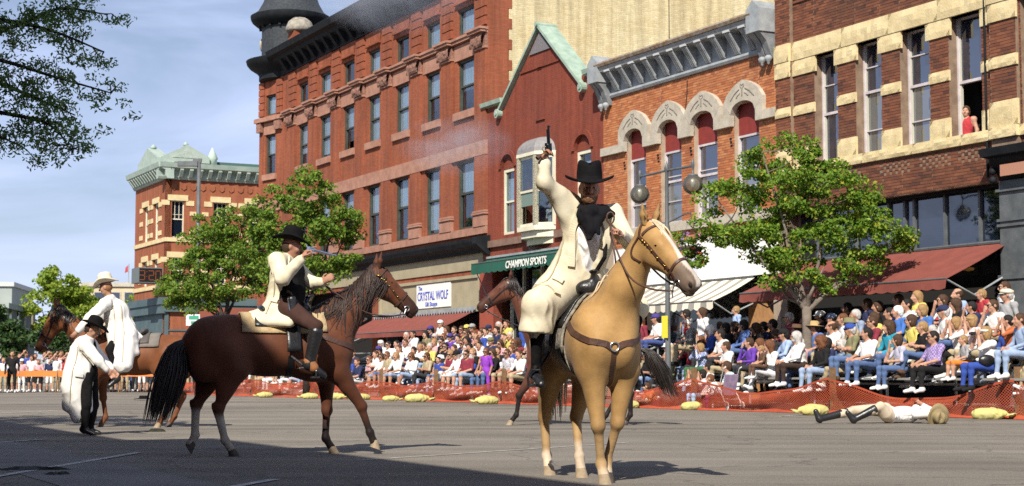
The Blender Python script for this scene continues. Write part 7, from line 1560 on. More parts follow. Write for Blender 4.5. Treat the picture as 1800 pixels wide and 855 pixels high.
# ------------------------------------------------------------------ orange safety net on timber posts
M_NET = mat('orange_net', (.44,.085,.036), .8, (.33,.06,.028), 2.5, spec=.3); M_POST = mat('timber_post', (.24,.14,.07), .95, (.17,.10,.05), 8, .4, 30)
NETL = [(36,-3.75), (31.3,-4.22), (26.4,-4.77), (21.65,-5.2), (17.2,-5.55), (12.7,-5.8), (8.3,-5.95), (4.5,-6.22), (0,-6.85), (-4.8,-7.6), (-9.0,-8.05), (-13,-8.55)]
netx = np.array([p[0] for p in NETL][::-1]); netw = np.array([p[1] for p in NETL][::-1])
fn = empty('safety_fence', F(15,-5.6), ST_ANG, 'sagging orange plastic safety net on timber posts before the spectators', 'fence'); fo = (15,-5.6,0)
rn = random.Random(41)
for (s_, w_) in NETL:
    b = MB(fo); b.box(s_-.05, s_+.05, w_+.02, w_+.12, 0, 1.0); pst = b.build('post', M_POST, fn); b = MB(fo); b.box(s_-.04, s_+.04, w_+.1, w_+.42, 0, .06); b.prism_x([(w_+.1,.06),(w_+.15,.06),(w_+.4,.06),(w_+.12,.42)], s_-.03, s_+.03); b.build('brace', M_POST, pst)
for (a, wa), (c, wc) in zip(NETL, NETL[1:]):
    pitch = .070 if a > 20 else .085; ln = a-c; nc = int(ln/pitch); sagd = .40 if a > 27 else .32 if a > 17.5 else .14; ht = .74 if a > 17.5 else .62; b = MB(fo); nr = 12; hw = .0125 if a > 20 else .017
    def top(t): return ht-sagd*math.sin(math.pi*t)**1.2+.02*math.sin(t*17+a)
    def pt(i, j):
        t = min(max(i/nc, 0), 1); z = .02+(top(t)-.02)*j/nr; s_ = a-ln*t; w_ = float(np.interp(s_, netx, netw)); bulge = -.10*math.sin(math.pi*j/nr)*math.sin(math.pi*t)-.03*math.sin(t*9+j*.6); return Vector((s_, w_+bulge-.01, z))
    for i in range(nc):
        for j in range(nr):
            for (i2, j2, dy) in ((i+1, j+1, 0), (i+1, j-1, -.003)) if j > 0 else ((i+1, j+1, 0),):
                if j2 > nr: continue
                p, q = pt(i, j), pt(i2, j2); d = (q-p); n_ = Vector((-d.z, 0, d.x)).normalized()*hw*.5; o_ = Vector((0, dy, 0)); b.add([tuple(p-n_+o_), tuple(q-n_+o_), tuple(q+n_+o_), tuple(p+n_+o_)], [(0,1,2,3)])
    # selvedge strands top and bottom, crumpled foot of the net lying on the ground
    for jj, hh in ((nr, .022), (0, .03)):
        for i in range(nc):
            p, q = pt(i, jj), pt(i+1, jj); b.add([(p.x,p.y,p.z-hh),(q.x,q.y,q.z-hh),(q.x,q.y,q.z+hh),(p.x,p.y,p.z+hh)], [(0,1,2,3)])
    o = b.build('net_panel', M_NET, fn)
    b = MB(fo); n = nc; vs = []
    for i in range(n+1):
        p = pt(i, 0); vs += [(p.x, p.y+.04, .02), (p.x, p.y-.03-.01*math.sin(i*.4), .06+.02*math.sin(i*.31)+.008*rn.random()), (p.x, p.y-.08-.02*math.sin(i*.23), .008)]
    b.add(vs, [(3*i+k, 3*i+k+1, 3*i+k+4, 3*i+k+3) for i in range(n) for k in range(2)]); b.build('bunched_foot', M_NET, fn)
# yellow sandbags
M_BAG = fabric('yellow_sandbag', (.56,.50,.17), (.42,.39,.18), 1., 6., (1,1,1))
def bag_mesh():
    pr = [ell((.02,0,.09), (.27,.17,.115), None, .06), ell((.16,.03,.07), (.13,.15,.09), None, .05), ell((-.10,-.02,.08), (.16,.16,.10), None, .05), cap((-.20,0,.10), (-.30,.02,.11), .06, .030, .04), ell((-.37,.03,.085), (.10,.11,.022), frame((1,.2,-.3)), .02), ell((-.40,-.03,.07), (.07,.08,.02), frame((1,-.4,-.5)), .02)]
    V_, Q_ = surf_nets(pr, .022, lambda P: wr(P, .007, (22,18,30))+wr(P, .005, (70,60,20))); V_[:, 2] = np.maximum(V_[:, 2], .0); return np_mesh('sandbag', V_, Q_, [M_BAG])
bgm = bag_mesh()
BAGS = [((6.32,34.1),20,1.15,'upright yellow sandbag with a floppy tied neck behind the boots of the lying man'), ((9.1,31.1),160,1.1,'yellow sandbag with a twisted neck at the right end of the net'), ((4.30,38.9),200,1.0,'yellow sandbag at the post beside the stroller wheels'), ((-2.9,49.5),190,1.25,'slumped yellow sandbag before the middle stand, left of the white-sock sitters'), ((-.7,46.0),30,1.2,'long yellow sandbag under the girl in purple'),
        ((2.9,40.8),10,1.0,'yellow sandbag seen between the palomino legs'), ((-4.9,53.4),40,1.0,'yellow sandbag left of the bay horse lifted foreleg'), ((-5.9,54.4),160,1.1,'doubled yellow sandbag under the stirrup of the pistol man'), ((-6.9,55.6),20,1.0,'yellow sandbag under the bay horse belly, second from left'), ((-8.9,58.7),30,1.0,'leftmost yellow sandbag under the bay horse belly'), ((-3.8,50.9),200,.9,'small yellow sandbag right of the bay horse raised hoof')]
for (p, rz, sc_, lab) in BAGS:
    o = bpy.data.objects.new('sandbag', bgm); COL.objects.link(o); o.location = (p[0], p[1], 0); o.rotation_euler.z = R(rz); o.scale = (sc_,)*3; tag(o, lab, 'sandbag', 'yellow sandbags along the net')
# folding stroller behind the net
sv = empty('stroller', F(22.6,-4.85), ST_ANG+R(-10), 'white-framed folding stroller behind the net beside the striped-shirt woman', 'stroller')
M_STR = mat('white_tube', (.74,.72,.68), .5); M_STW = mat('grey_wheel', (.22,.21,.21), .7)
for x, y in ((-.42,-.2), (-.42,.2), (.45,-.2), (.45,.2)):
    wq = empty('wheel', (x, y, .11), 0, parent=sv); b = MB(); b.tube([(.095*math.cos(a), 0, .095*math.sin(a)) for a in np.linspace(0, 2*math.pi, 17)], .017, 6, False); b.build('tyre', M_STR, wq, True); b = MB(); b.tube([(0,-.02,0),(0,.02,0)], .075, 12); b.build('hub', M_STW, wq)
for y in (-.2,.2):
    b = MB(); b.tube([(-.42,y,.12),(.1,y,.66),(.30,y,.98),(.42,y,1.02)], .014, 6); b.build('handle_tube', M_STR, sv, True); b = MB(); b.tube([(.45,y,.12),(-.10,y,.62)], .013, 6); b.build('cross_tube', M_STR, sv)
b = MB(); b.tube([(-.42,-.2,.12),(-.42,.2,.12)], .012, 6); b.build('front_axle', M_STR, sv); b = MB(); b.tube([(.45,-.2,.12),(.45,.2,.12)], .012, 6); b.build('rear_axle', M_STR, sv)
b = MB(); b.add([(-.25,-.17,.42),(-.25,.17,.42),(.12,.17,.36),(.12,-.17,.36),(.32,.17,.84),(.32,-.17,.84)], [(0,1,2,3),(3,2,4,5)]); o = b.build('fabric_seat', mat('lavender_fabric', (.26,.19,.32), .9, (.4,.3,.4), 8), sv); o.modifiers.new('t','SOLIDIFY').thickness = .02
# white placard lying against the net, barrier at the far crossing
pk = empty('placard', F(18.0,-5.75), ST_ANG, 'white placard with rows of black marks seen between the palomino forelegs', 'sign')
b = MB(); b.prism_x([(-.12,.0),(-.10,.0),(.16,.62),(.14,.62)], -.34, .34); b.build('board', M_WSIGN, pk)
b = MB()
for r_ in range(6):
    for c_ in range(4): z0 = .06+r_*.09; y0 = -.12+.26*(z0/.62); b.prism_x([(y0-.008,z0),(y0-.004,z0),(y0+.018,z0+.05),(y0+.014,z0+.05)], -.28+c_*.15, -.19+c_*.15)
b.build('black_marks', mat('black_print', (.015,.015,.015), .8), pk)
fbx = empty('street_barrier', (-19.5,73.4,0), R(2), 'orange plank barrier across the street before the far standing crowd', 'barrier')
b = MB(); b.box(-7,8,-.03,.03,.72,.98); b.build('plank', mat('orange_plank', (.70,.22,.05), .8, (.6,.18,.05), 2), fbx)
for k in range(6): b = MB(); x = -6.6+k*2.8; b.tube([(x,-.25,0),(x,0,1.0)], .03, 6); b.tube([(x,.3,0),(x,0.02,1.0)], .03, 6); b.build('trestle', M_POST, fbx)
CROWD = """R|16.69|-3.0|1.62|lap|white|S|blue|0|short|black|cap|purple|0|1.0|0|0|man in a white shirt and dark purple cap left of the lamp post
R|16.86|-2.2|0.9|stand|greyblue|S|blue|0|bob|black|||0|1.0|0|0|dark-haired woman in grey-blue standing under the striped awning
R|17.35|-2.0|0.93|stand|white|S|jeans|0|long|brown|||0|1.0|0|1|brown-haired woman in a white tee standing under the striped awning
R|19.18|-3.6|1.44|chin|charcoal_check|L|khaki|0|fringe|white|||0|1.0|0|0|white-haired man in grey check with a red scarf, hand at his mouth
R|19.75|-3.3|1.23|lap|royal|L|charcoal|0|bob|white|||0|1.0|0|1|white-haired person in a bright blue jacket
R|20.47|-4.1|0.88|camera|blue_plaid|L|green|0|bob|blond|||0|0.85|0|1|blond child in blue plaid looking through binoculars
R|20.65|-3.6|1.1|lap|white|S|charcoal|0|short|black|||0|1.0|0|0|dark-haired man in white beside the blue-jacketed person
R|18.54|-1.7|1.2|stand|skyblue|S|jeans|0|short|blond|||0|0.85|0|1|fair boy in light blue standing alone below the awning edge
R|20.01|-3.0|1.29|lap|black|L|charcoal|0|bob|black|||1|1.0|0|0|shaded dark-haired woman in black, left of the blue-sweater woman
R|19.84|-2.6|1.33|lap|brown|L|charcoal|0|bob|brown|||0|1.0|0|0|shaded brown-haired woman in a brown top behind the blue sweater
R|21.09|-3.2|1.33|knees|denimblue|L|jeans|0|bob|black|||1|1.0|0|1|dark-haired woman in a denim-blue sweater and sunglasses
R|21.18|-2.9|1.25|lap|black|L|charcoal|0|long|brown|||0|1.0|0|0|brown-haired woman in black right of the blue sweater
R|21.1|-2.6|1.29|chin|navy|S|charcoal|0|short|black|||0|1.0|0|0|shaded dark-haired man in navy, chin on hand
R|21.35|-2.5|1.35|lap|brown|L|charcoal|0|short|black|||0|1.0|0|0|shaded man in brown just left of the maroon shirt
R|21.32|-3.9|0.85|fold|white|S|khaki|0|short|brown|||0|0.92|0|1|brown-haired boy in white with folded arms before the blue sweater
R|22.3|-3.9|0.9|chin|violet|L|charcoal|0|short|brown|||0|0.95|0|1|crop-haired boy in a violet jersey, hand at his chin
R|22.3|-2.7|1.48|knees|maroon|L|charcoal|0|short|grey|||1|1.0|1|0|grey-haired man in maroon and sunglasses left of the maple trunk
R|23.14|-3.1|1.15|lap|skyblue|S|jeans|0|short|brown|western|brown|0|1.0|0|0|man in a brown cowboy hat at the foot of the maple
R|23.31|-3.6|1.04|knees|skyblue|L|jeans|0|short|black|cap|black|0|1.0|0|0|man in a black cap and pale blue shirt behind the long-haired man
R|23.38|-4.1|0.77|fold|white|L|whitejeans|0|long|auburn|||1|1.0|0|1|auburn-haired woman in white holding a small child
R|23.45|-4.4|0.98|lap|brown|S|brown|0|short|blond|||0|0.62|0|1|small blond child held by the auburn-haired woman
R|24.43|-4.1|0.95|knees|white|L|darkbrown|0|long|grey|||1|1.0|1|0|long-haired grey bearded man in a white sweatshirt and brown trousers
R|25.3|-4.1|0.83|lap|black|L|paleblue|0|curly|auburn|||0|1.0|0|1|curly-haired woman in a black sweater and pale jeans in the front row
R|23.68|-3.0|1.21|lap|denimblue|S|jeans|0|short|brown|straw|straw|0|1.0|0|0|man in a wide straw hat right of the maple trunk
R|22.9|-2.2|1.5|lap|black|S|jeans|0|short|black|cap|white|0|1.0|0|0|man in a white and blue cap high behind the straw hat
R|23.46|-2.3|1.42|lap|greyblue|S|jeans|0|short|brown|cap|greyblue|0|1.0|0|0|man in a blue-grey cap beside the white cap
R|24.7|-3.3|1.19|fold|white|S|khaki|0|fringe|brown|||0|1.0|1|0|balding man in a white shirt behind the curly-haired woman
R|22.16|-4.45|0.29|fold|teal_stripe|S|charcoal|0|short|brown|||1|1.0|0|1|woman in a teal striped tee and sunglasses sitting low by the stroller
R|21.16|-4.75|0.3|face|pink|S|charcoal|0|short|black|||0|0.8|0|0|dark-haired child in pink behind the net, left of the post
R|21.68|-4.85|0.26|face|whitepink|S|paleblue|0|bob|black|||0|0.8|0|0|dark-haired girl in pale pink with hands at her mouth behind the net
R|21.11|-4.3|0.38|lap|white|S|charcoal|0|short|black|||0|0.85|0|0|dark-haired boy in white just behind the two net-side children
R|22.28|-4.8|0.22|lean|white|S|maroon|0|short|auburn|||0|0.8|0|1|child in a white shirt leaning forward behind the net post
R|19.54|-4.9|0.01|lean|orange|S|charcoal|0|short|brown|||0|0.8|0|1|crouching child in orange right of the palomino chest
R|20.08|-4.8|0.09|lap|whitepink|S|maroon|0|long|brown|||0|0.8|0|1|long-haired girl in pale pink behind the black tail tip
R|26.26|-4.0|1.08|cross|olive|S|overall|0|short|grey|cap|royal|1|1.0|1|0|man in a blue cap, olive tee and sunglasses with crossed arms
R|26.91|-4.1|0.98|knees|white|S|jeans|0|short|black|||0|1.0|1|0|stocky dark-haired man in a white tee and jeans in the front row
R|27.9|-4.1|0.88|chin|lilacgrey|S|jeans|0|bob|brown|||0|0.92|0|1|brown-haired girl in a lilac-grey tee, hand on her mouth
R|28.99|-4.1|0.86|knees|purple_check|S|black|0|short|black|||1|1.0|1|0|short-haired woman in a purple check shirt and black trousers
R|29.85|-4.1|1.0|lap|grey|S|redyellow|1|short|blond|||0|0.72|0|1|small blond child in a grey tee and red-yellow shorts
R|30.49|-4.1|0.91|camera|white|S|royal|0|bob|blond|visor|white|1|1.0|1|1|blond woman in a white visor, white top and bright blue trousers with a camera
R|30.57|-3.6|1.23|face|rust|S|jeans|0|short|black|||0|0.9|0|1|dark-haired boy in rust orange with his hand on his cheek
R|31.21|-3.9|1.15|lap|paleblue|L|paleblue|0|short|brown|||0|1.0|0|0|man in pale denim cut by the right edge of the picture
R|29.54|-3.0|1.5|chin|white|S|khaki|0|short|brown|||1|1.0|0|1|tanned man in a white polo and sunglasses, hand at his chin
R|29.16|-2.3|0.9|stand|grey|S|khaki|0|short|grey|flat|cream|1|1.0|0|0|older man in a pale flat cap and grey shirt at the top right
R|28.27|-1.5|1.12|stand|white|S|khaki|0|short|brown|||1|1.0|0|1|tall man in sunglasses behind the flat cap
R|28.48|-2.3|1.91|lap|red|S|jeans|0|short|blond|||0|0.85|0|1|blond boy in a red tee high in the right stand
R|28.82|-2.9|1.58|chin|navy|S|jeans|0|short|black|||0|0.9|0|0|dark-haired boy in navy below the red tee
R|27.25|-1.9|1.0|stand|skyblue|S|khaki|0|fringe|brown|||0|1.0|0|1|balding man in glasses and pale blue under the awning arm
R|27.62|-2.6|1.69|chin|white|S|jeans|0|bob|brown|||1|1.0|0|0|man with brown swept hair and sunglasses, arm bent to his chin
R|27.91|-2.5|1.6|lap|black|S|jeans|0|long|brown|||1|1.0|0|1|woman in sunglasses between the balding man and the red-billed cap
R|28.33|-3.2|1.42|lap|white|S|denim|0|short|grey|cap|navy|1|1.0|0|0|man in a navy cap with red bill and a white tee
R|29.12|-3.6|1.15|face|white|S|black|0|bob|blond|||0|1.0|0|1|blond woman shading her face with both hands
R|29.46|-3.5|1.19|face|whitepink|S|khaki|0|bob|blond|visor|straw|0|1.0|0|1|person in a tan sun hat with both hands raised
R|26.05|-2.0|1.0|stand|yellow|S|jeans|0|long|blond|||0|1.0|0|1|long-haired blond woman standing below the awning edge
R|26.35|-2.5|1.65|lap|white|S|charcoal|0|short|black|||0|1.0|0|0|dark-haired man in white below the long-haired blond woman
R|26.63|-3.0|1.48|knees|royalmid|S|khaki|0|short|white|||0|1.0|1|1|grey-haired man in a mid-blue shirt
R|27.42|-3.0|1.48|lap|royalmid|S|jeans|0|bob|blond|||0|1.0|0|1|blond woman in a mid-blue shirt seen from behind
R|27.53|-3.4|1.25|lap|yellow|S|khaki|0|bob|brown|||1|1.0|0|1|brown-haired woman in a yellow blouse
R|28.22|-3.7|1.13|fold|black|S|jeans|0|short|blond|||0|0.95|0|1|fair-haired boy in a black tee and jeans
R|27.03|-3.6|1.12|lap|teal|L|jeans|0|curly|brown|||0|1.0|0|1|curly-haired woman in a teal jacket
R|26.26|-3.4|1.25|knees|maroon|S|khaki|0|short|brown|||1|1.0|0|0|man in a maroon shirt behind the white tee man
R|24.62|-2.9|1.38|lap|white|S|khaki|0|short|auburn|||0|1.0|0|1|auburn-haired person in white above the olive-tee man
R|25.36|-3.3|1.25|lap|khaki|S|jeans|0|short|brown|bucket|olive|0|1.0|0|0|man in an olive bucket hat above the blue cap
R|23.07|-1.6|0.86|stand|black|S|charcoal|0|short|black|||0|1.0|0|0|dark shaded man furthest left under the red awning
R|23.82|-1.6|0.93|stand|navy|S|charcoal|0|short|brown|||0|1.0|0|0|shaded man in navy under the middle of the red awning
R|24.33|-1.7|0.84|stand|black|L|charcoal|0|bob|brown|||0|1.0|0|0|shaded brown-haired woman under the red awning
R|24.94|-1.6|0.99|stand|brown|S|charcoal|0|short|brown|||0|1.0|0|0|shaded brown-haired man left of the long-haired blond woman
R|25.48|-2.7|1.38|lap|yellow|S|charcoal|0|bob|brown|||0|1.0|0|0|shaded woman in mustard behind the maroon shirt
R|25.78|-2.5|1.48|lap|white|L|charcoal|0|short|black|||0|1.0|0|0|shaded dark-haired man in white beside the mid-blue shirt
R|22.56|-2.4|1.4|lap|navy|S|charcoal|0|short|black|||0|1.0|0|0|dark-haired man in navy directly behind the maple trunk
R|24.58|-2.5|1.48|lap|greyblue|S|charcoal|0|short|grey|||0|1.0|0|0|shaded grey-haired man below the awning valance
M|0.72|-2.2|1.92|cross|white|S|charcoal|0|short|black|cap|white|0|1.0|0|1|white-capped spectator in white, first from left in the back row of the middle stand
M|1.19|-2.8|1.69|lap|navy|S|khaki|1|long|black|cap|purple|1|1.0|0|1|purple-capped spectator in navy, first from left in the fifth row of the middle stand
M|2.54|-2.8|1.65|lap|grey|S|paleblue|1|long|brown|||0|1.0|1|2|brown-haired spectator in grey, second from left in the fifth row of the middle stand
M|3.17|-2.8|1.63|knees|navy|S|jeans|1|short|brown|||0|1.0|0|1|brown-haired spectator in navy, third from left in the fifth row of the middle stand
M|3.79|-2.8|1.62|cross|maroon|S|khaki|0|long|brown|||1|1.0|0|1|brown-haired spectator in maroon, fourth from left in the fifth row of the middle stand
M|4.22|-2.8|1.65|fold|yellow|S|charcoal|1|short|grey|cap|yellow|1|1.0|0|1|yellow-capped spectator in yellow, fifth from left in the fifth row of the middle stand
M|4.65|-2.8|1.67|lap|black|S|charcoal|0|long|auburn|cap|grey|1|1.0|0|1|grey-capped spectator in black, sixth from left in the fifth row of the middle stand
M|0.35|-3.4|1.48|lap|pink|S|charcoal|0|short|grey|||0|1.0|0|0|grey-haired spectator in pink, first from left in the fourth row of the middle stand
M|0.98|-3.4|1.52|chin|white|S|white|0|short|black|||0|1.0|0|2|black-haired spectator in white, second from left in the fourth row of the middle stand
M|2.09|-3.4|1.48|fold|olive|S|white|1|long|black|||0|1.0|0|1|black-haired spectator in olive, third from left in the fourth row of the middle stand
M|2.84|-3.4|1.38|fold|white|L|jeans|1|short|grey|||1|1.0|1|1|grey-haired spectator in white, fourth from left in the fourth row of the middle stand
M|3.63|-3.4|1.38|lap|white|S|charcoal|1|short|auburn|||1|1.0|0|2|auburn-haired spectator in white, fifth from left in the fourth row of the middle stand
M|4.15|-3.4|1.35|knees|violet|S|jeans|0|short|blond|cap|purple|1|1.0|0|1|purple-capped spectator in violet, sixth from left in the fourth row of the middle stand
M|4.76|-3.4|1.29|fold|white|L|paleblue|1|short|black|||0|1.0|0|1|black-haired spectator in white, seventh from left in the fourth row of the middle stand
M|5.4|-3.4|1.46|lap|navy|L|jeans|1|bob|brown|||1|1.0|0|1|brown-haired spectator in navy, eighth from left in the fourth row of the middle stand
M|6.08|-3.4|1.4|chin|pink|S|white|0|long|auburn|||0|1.0|0|1|auburn-haired spectator in pink, ninth from left in the fourth row of the middle stand
M|6.49|-3.4|1.42|chin|royal|S|jeans|0|short|brown|||0|1.0|0|1|brown-haired spectator in bright blue, tenth from left in the fourth row of the middle stand
M|5.67|-2.8|1.52|knees|white|L|charcoal|0|short|black|||0|1.0|1|1|black-haired spectator in white, seventh from left in the fifth row of the middle stand
M|6.5|-2.8|1.54|lap|navy|S|charcoal|0|bob|black|||0|1.0|0|1|black-haired spectator in navy, eighth from left in the fifth row of the middle stand
M|5.42|-2.2|1.73|fold|black|S|white|0|long|grey|||0|1.0|0|1|grey-haired spectator in black, second from left in the back row of the middle stand
M|6.03|-2.2|1.77|chin|yellow|S|charcoal|1|bob|auburn|||0|1.0|0|1|auburn-haired spectator in yellow, third from left in the back row of the middle stand
M|8.17|-3.4|1.27|lap|navy|L|charcoal|0|short|brown|||0|1.0|1|1|brown-haired spectator in navy, eleventh from left in the fourth row of the middle stand
M|8.61|-3.4|1.31|chin|yellow|S|paleblue|1|short|grey|||0|1.0|0|1|grey-haired spectator in yellow, twelfth from left in the fourth row of the middle stand
M|-0.58|-4.0|1.19|lap|white|S|khaki|1|long|grey|cap|white|0|1.0|1|1|white-capped spectator in white, first from left in the third row of the middle stand
M|0.13|-4.0|1.15|lap|white|L|khaki|1|short|black|||1|1.0|1|1|black-haired spectator in white, second from left in the third row of the middle stand
M|0.89|-4.0|1.17|cross|white|L|paleblue|0|short|black|||0|1.0|1|1|black-haired spectator in white, third from left in the third row of the middle stand
M|0.69|-4.6|0.96|lap|whitepink|S|paleblue|0|long|black|cap|purple|1|1.0|0|1|purple-capped spectator in pale pink, first from left in the second row of the middle stand
M|2.52|-4.6|0.97|lap|white|S|jeans|1|short|brown|||0|1.0|0|1|brown-haired spectator in white, second from left in the second row of the middle stand
M|1.68|-4.0|1.19|knees|white|L|paleblue|0|short|brown|||0|1.0|1|2|brown-haired spectator in white, fourth from left in the third row of the middle stand
M|3.77|-4.6|0.89|cross|white|S|khaki|0|bob|black|||0|1.0|1|0|black-haired spectator in white, third from left in the second row of the middle stand
M|4.3|-4.6|0.99|fold|white|S|charcoal|0|short|blond|||0|1.0|0|2|blond-haired spectator in white, fourth from left in the second row of the middle stand
M|5.08|-4.6|0.99|fold|yellow|L|paleblue|0|short|grey|||0|1.0|0|1|grey-haired spectator in yellow, fifth from left in the second row of the middle stand
M|4.13|-4.0|1.17|chin|pink|L|jeans|1|bob|blond|||0|1.0|1|0|blond-haired spectator in pink, fifth from left in the third row of the middle stand
M|4.75|-4.0|1.17|lap|black|L|khaki|1|short|black|||1|1.0|0|1|black-haired spectator in black, sixth from left in the third row of the middle stand
M|6.35|-4.6|0.99|knees|black|L|jeans|1|bob|black|||1|1.0|0|1|black-haired spectator in black, sixth from left in the second row of the middle stand
M|7.01|-4.6|0.92|chin|white|S|jeans|0|bob|brown|||0|1.0|0|1|brown-haired spectator in white, seventh from left in the second row of the middle stand
M|6.37|-4.0|1.09|lap|navy|S|paleblue|1|short|brown|||1|1.0|0|2|brown-haired spectator in navy, seventh from left in the third row of the middle stand
M|6.72|-4.0|1.19|lap|white|S|white|1|long|black|||0|1.0|0|2|black-haired spectator in white, eighth from left in the third row of the middle stand
M|8.14|-4.6|0.94|chin|white|L|khaki|0|long|black|||0|1.0|0|0|black-haired spectator in white, eighth from left in the second row of the middle stand
M|7.51|-4.0|1.13|lap|whitepink|S|paleblue|0|short|brown|||0|1.0|0|2|brown-haired spectator in pale pink, ninth from left in the third row of the middle stand
M|7.65|-4.0|1.01|fold|white|S|paleblue|0|short|black|||0|1.0|0|0|black-haired spectator in white, tenth from left in the third row of the middle stand
M|8.47|-4.0|1.13|lap|navy|S|charcoal|0|short|blond|cap|olive|0|1.0|1|0|olive-capped spectator in navy, eleventh from left in the third row of the middle stand
M|9.13|-4.0|1.04|knees|pink|S|khaki|0|long|brown|||1|1.0|1|1|brown-haired spectator in pink, twelfth from left in the third row of the middle stand
M|10.08|-4.0|1.04|lap|maroon|S|white|1|long|auburn|||1|1.0|1|0|auburn-haired spectator in maroon, thirteenth from left in the third row of the middle stand
M|11.08|-4.6|0.84|lap|royal|S|jeans|0|bob|auburn|||0|1.0|0|1|auburn-haired spectator in bright blue, tenth from left in the second row of the middle stand
M|1.27|-5.2|0.6|lap|pink|S|khaki|1|short|auburn|||1|1.0|0|1|auburn-haired spectator in pink, first from left in the front row of the middle stand
M|1.85|-5.2|0.78|cross|white|S|charcoal|1|short|brown|||0|1.0|0|1|brown-haired spectator in white, second from left in the front row of the middle stand
M|2.37|-5.2|0.68|knees|white|S|paleblue|1|long|brown|||1|1.0|1|0|brown-haired spectator in white, third from left in the front row of the middle stand
M|2.87|-5.2|0.75|lap|khaki|S|jeans|1|short|auburn|||1|1.0|0|2|auburn-haired spectator in khaki, fourth from left in the front row of the middle stand
M|3.65|-5.2|0.71|knees|white|S|paleblue|1|long|blond|||0|1.0|0|0|smiling man in a white and navy tee in the front row of the middle stand
M|4.93|-5.2|0.68|fold|white|L|paleblue|1|long|auburn|||1|1.0|1|2|auburn-haired woman in white with bare crossed legs in the middle front row
M|6.21|-5.2|0.67|fold|khaki|S|charcoal|0|bob|brown|||1|1.0|0|2|brown-haired spectator in khaki, seventh from left in the front row of the middle stand
M|7.1|-5.2|0.7|lap|royal|S|jeans|1|short|black|||0|0.8|0|1|dark-haired child in bright blue beside the net post
M|8.03|-5.2|0.71|fold|maroon|S|white|0|long|blond|||1|1.0|0|1|blond-haired spectator in maroon, ninth from left in the front row of the middle stand
M|8.5|-5.2|0.7|knees|white|L|white|1|bob|grey|cap|black|1|1.0|0|1|man in a black cap, white tee and white shorts in the middle front row
M|9.18|-5.2|0.71|lap|maroon|S|paleblue|1|short|black|||1|1.0|1|1|black-haired spectator in maroon, eleventh from left in the front row of the middle stand
M|8.42|-4.6|0.79|knees|black|S|charcoal|1|short|blond|||0|1.0|0|1|dark bearded man in black in the middle front row
M|11.16|-5.55|0.15|stand|brightpurple|S|brightpurple|0|bob|auburn|||1|0.85|0|2|girl all in bright purple standing behind the net
M|11.01|-5.2|0.72|knees|black|S|jeans|0|long|brown|||1|1.0|1|1|tanned brunette in sunglasses and a dark tank top right of the purple girl
M|11.97|-5.2|0.71|lap|grey_check|S|khaki|1|short|brown|||1|1.0|0|2|man in a grey plaid shirt at the right end of the middle front row
M|12.73|-5.2|0.67|knees|white|S|khaki|1|short|brown|||0|1.0|0|1|brown-haired spectator in white, fourteenth from left in the front row of the middle stand
U|-10.79|-6.0|0.67|lap|whitepink|S|khaki|1|short|blond|||0|1.0|0|1|blond-haired spectator in pale pink, first from left in the front row behind the bay horse
U|-9.69|-6.0|0.71|lap|white|S|khaki|1|long|black|||0|0.85|0|0|black-haired spectator in white, second from left in the front row behind the bay horse
U|-8.62|-6.0|0.78|fold|white|S|white|0|long|brown|||0|0.85|0|1|brown-haired spectator in white, third from left in the front row behind the bay horse
U|-7.59|-6.0|0.53|lap|royal|S|khaki|1|long|blond|||0|1.0|0|0|blond-haired spectator in bright blue, fourth from left in the front row behind the bay horse
U|-6.58|-6.0|0.5|lap|navy|S|white|0|long|blond|||0|1.0|0|1|blond-haired spectator in navy, fifth from left in the front row behind the bay horse
U|-5.61|-6.0|0.76|lap|royal|S|lilacgrey|1|short|blond|||0|0.85|0|1|blond-haired spectator in bright blue, sixth from left in the front row behind the bay horse
U|-4.65|-6.0|0.47|fold|white|S|white|0|bob|black|||0|1.0|0|0|black-haired spectator in white, seventh from left in the front row behind the bay horse
U|-3.72|-6.0|0.5|fold|white|S|lilacgrey|1|short|black|||0|1.0|0|1|black-haired spectator in white, eighth from left in the front row behind the bay horse
U|-2.82|-6.0|0.67|fold|white|S|paleblue|0|short|black|||0|0.85|0|1|black-haired spectator in white, ninth from left in the front row behind the bay horse
U|-1.94|-6.0|0.56|lap|white|S|khaki|0|short|blond|||0|1.0|0|0|blond-haired spectator in white, tenth from left in the front row behind the bay horse
U|-1.08|-6.0|0.46|lap|grey|S|paleblue|1|bob|brown|||0|1.0|0|1|brown-haired spectator in grey, eleventh from left in the front row behind the bay horse
U|-0.25|-6.0|0.5|lap|navy|S|paleblue|0|bob|blond|||0|1.0|0|0|blond-haired spectator in navy, twelfth from left in the front row behind the bay horse
U|0.57|-6.0|0.49|lap|whitepink|S|lilacgrey|1|bob|brown|||0|1.0|0|0|brown-haired spectator in pale pink, thirteenth from left in the front row behind the bay horse
U|1.36|-6.0|0.68|lap|royal|S|white|0|bob|blond|||0|0.85|0|0|blond-haired spectator in bright blue, fourteenth from left in the front row behind the bay horse
U|2.13|-6.0|0.51|knees|navy|S|white|1|short|brown|||0|1.0|0|0|brown-haired spectator in navy, fifteenth from left in the front row behind the bay horse
U|-12.05|-5.4|1.0|lap|grey|S|khaki|0|short|brown|||0|1.0|0|1|brown-haired spectator in grey, first from left in the second row behind the bay horse
U|-10.75|-5.4|0.9|lap|white|S|khaki|0|short|brown|||0|1.0|0|1|brown-haired spectator in white, second from left in the second row behind the bay horse
U|-9.49|-5.4|0.9|lap|navy|S|khaki|0|short|blond|||0|1.0|0|1|blond-haired spectator in navy, third from left in the second row behind the bay horse
U|-8.28|-5.4|0.97|lap|navy|S|khaki|0|short|blond|||0|1.0|0|1|blond-haired spectator in navy, fourth from left in the second row behind the bay horse
U|-7.1|-5.4|0.86|lap|white|S|khaki|0|short|blond|||0|1.0|0|1|blond-haired spectator in white, fifth from left in the second row behind the bay horse
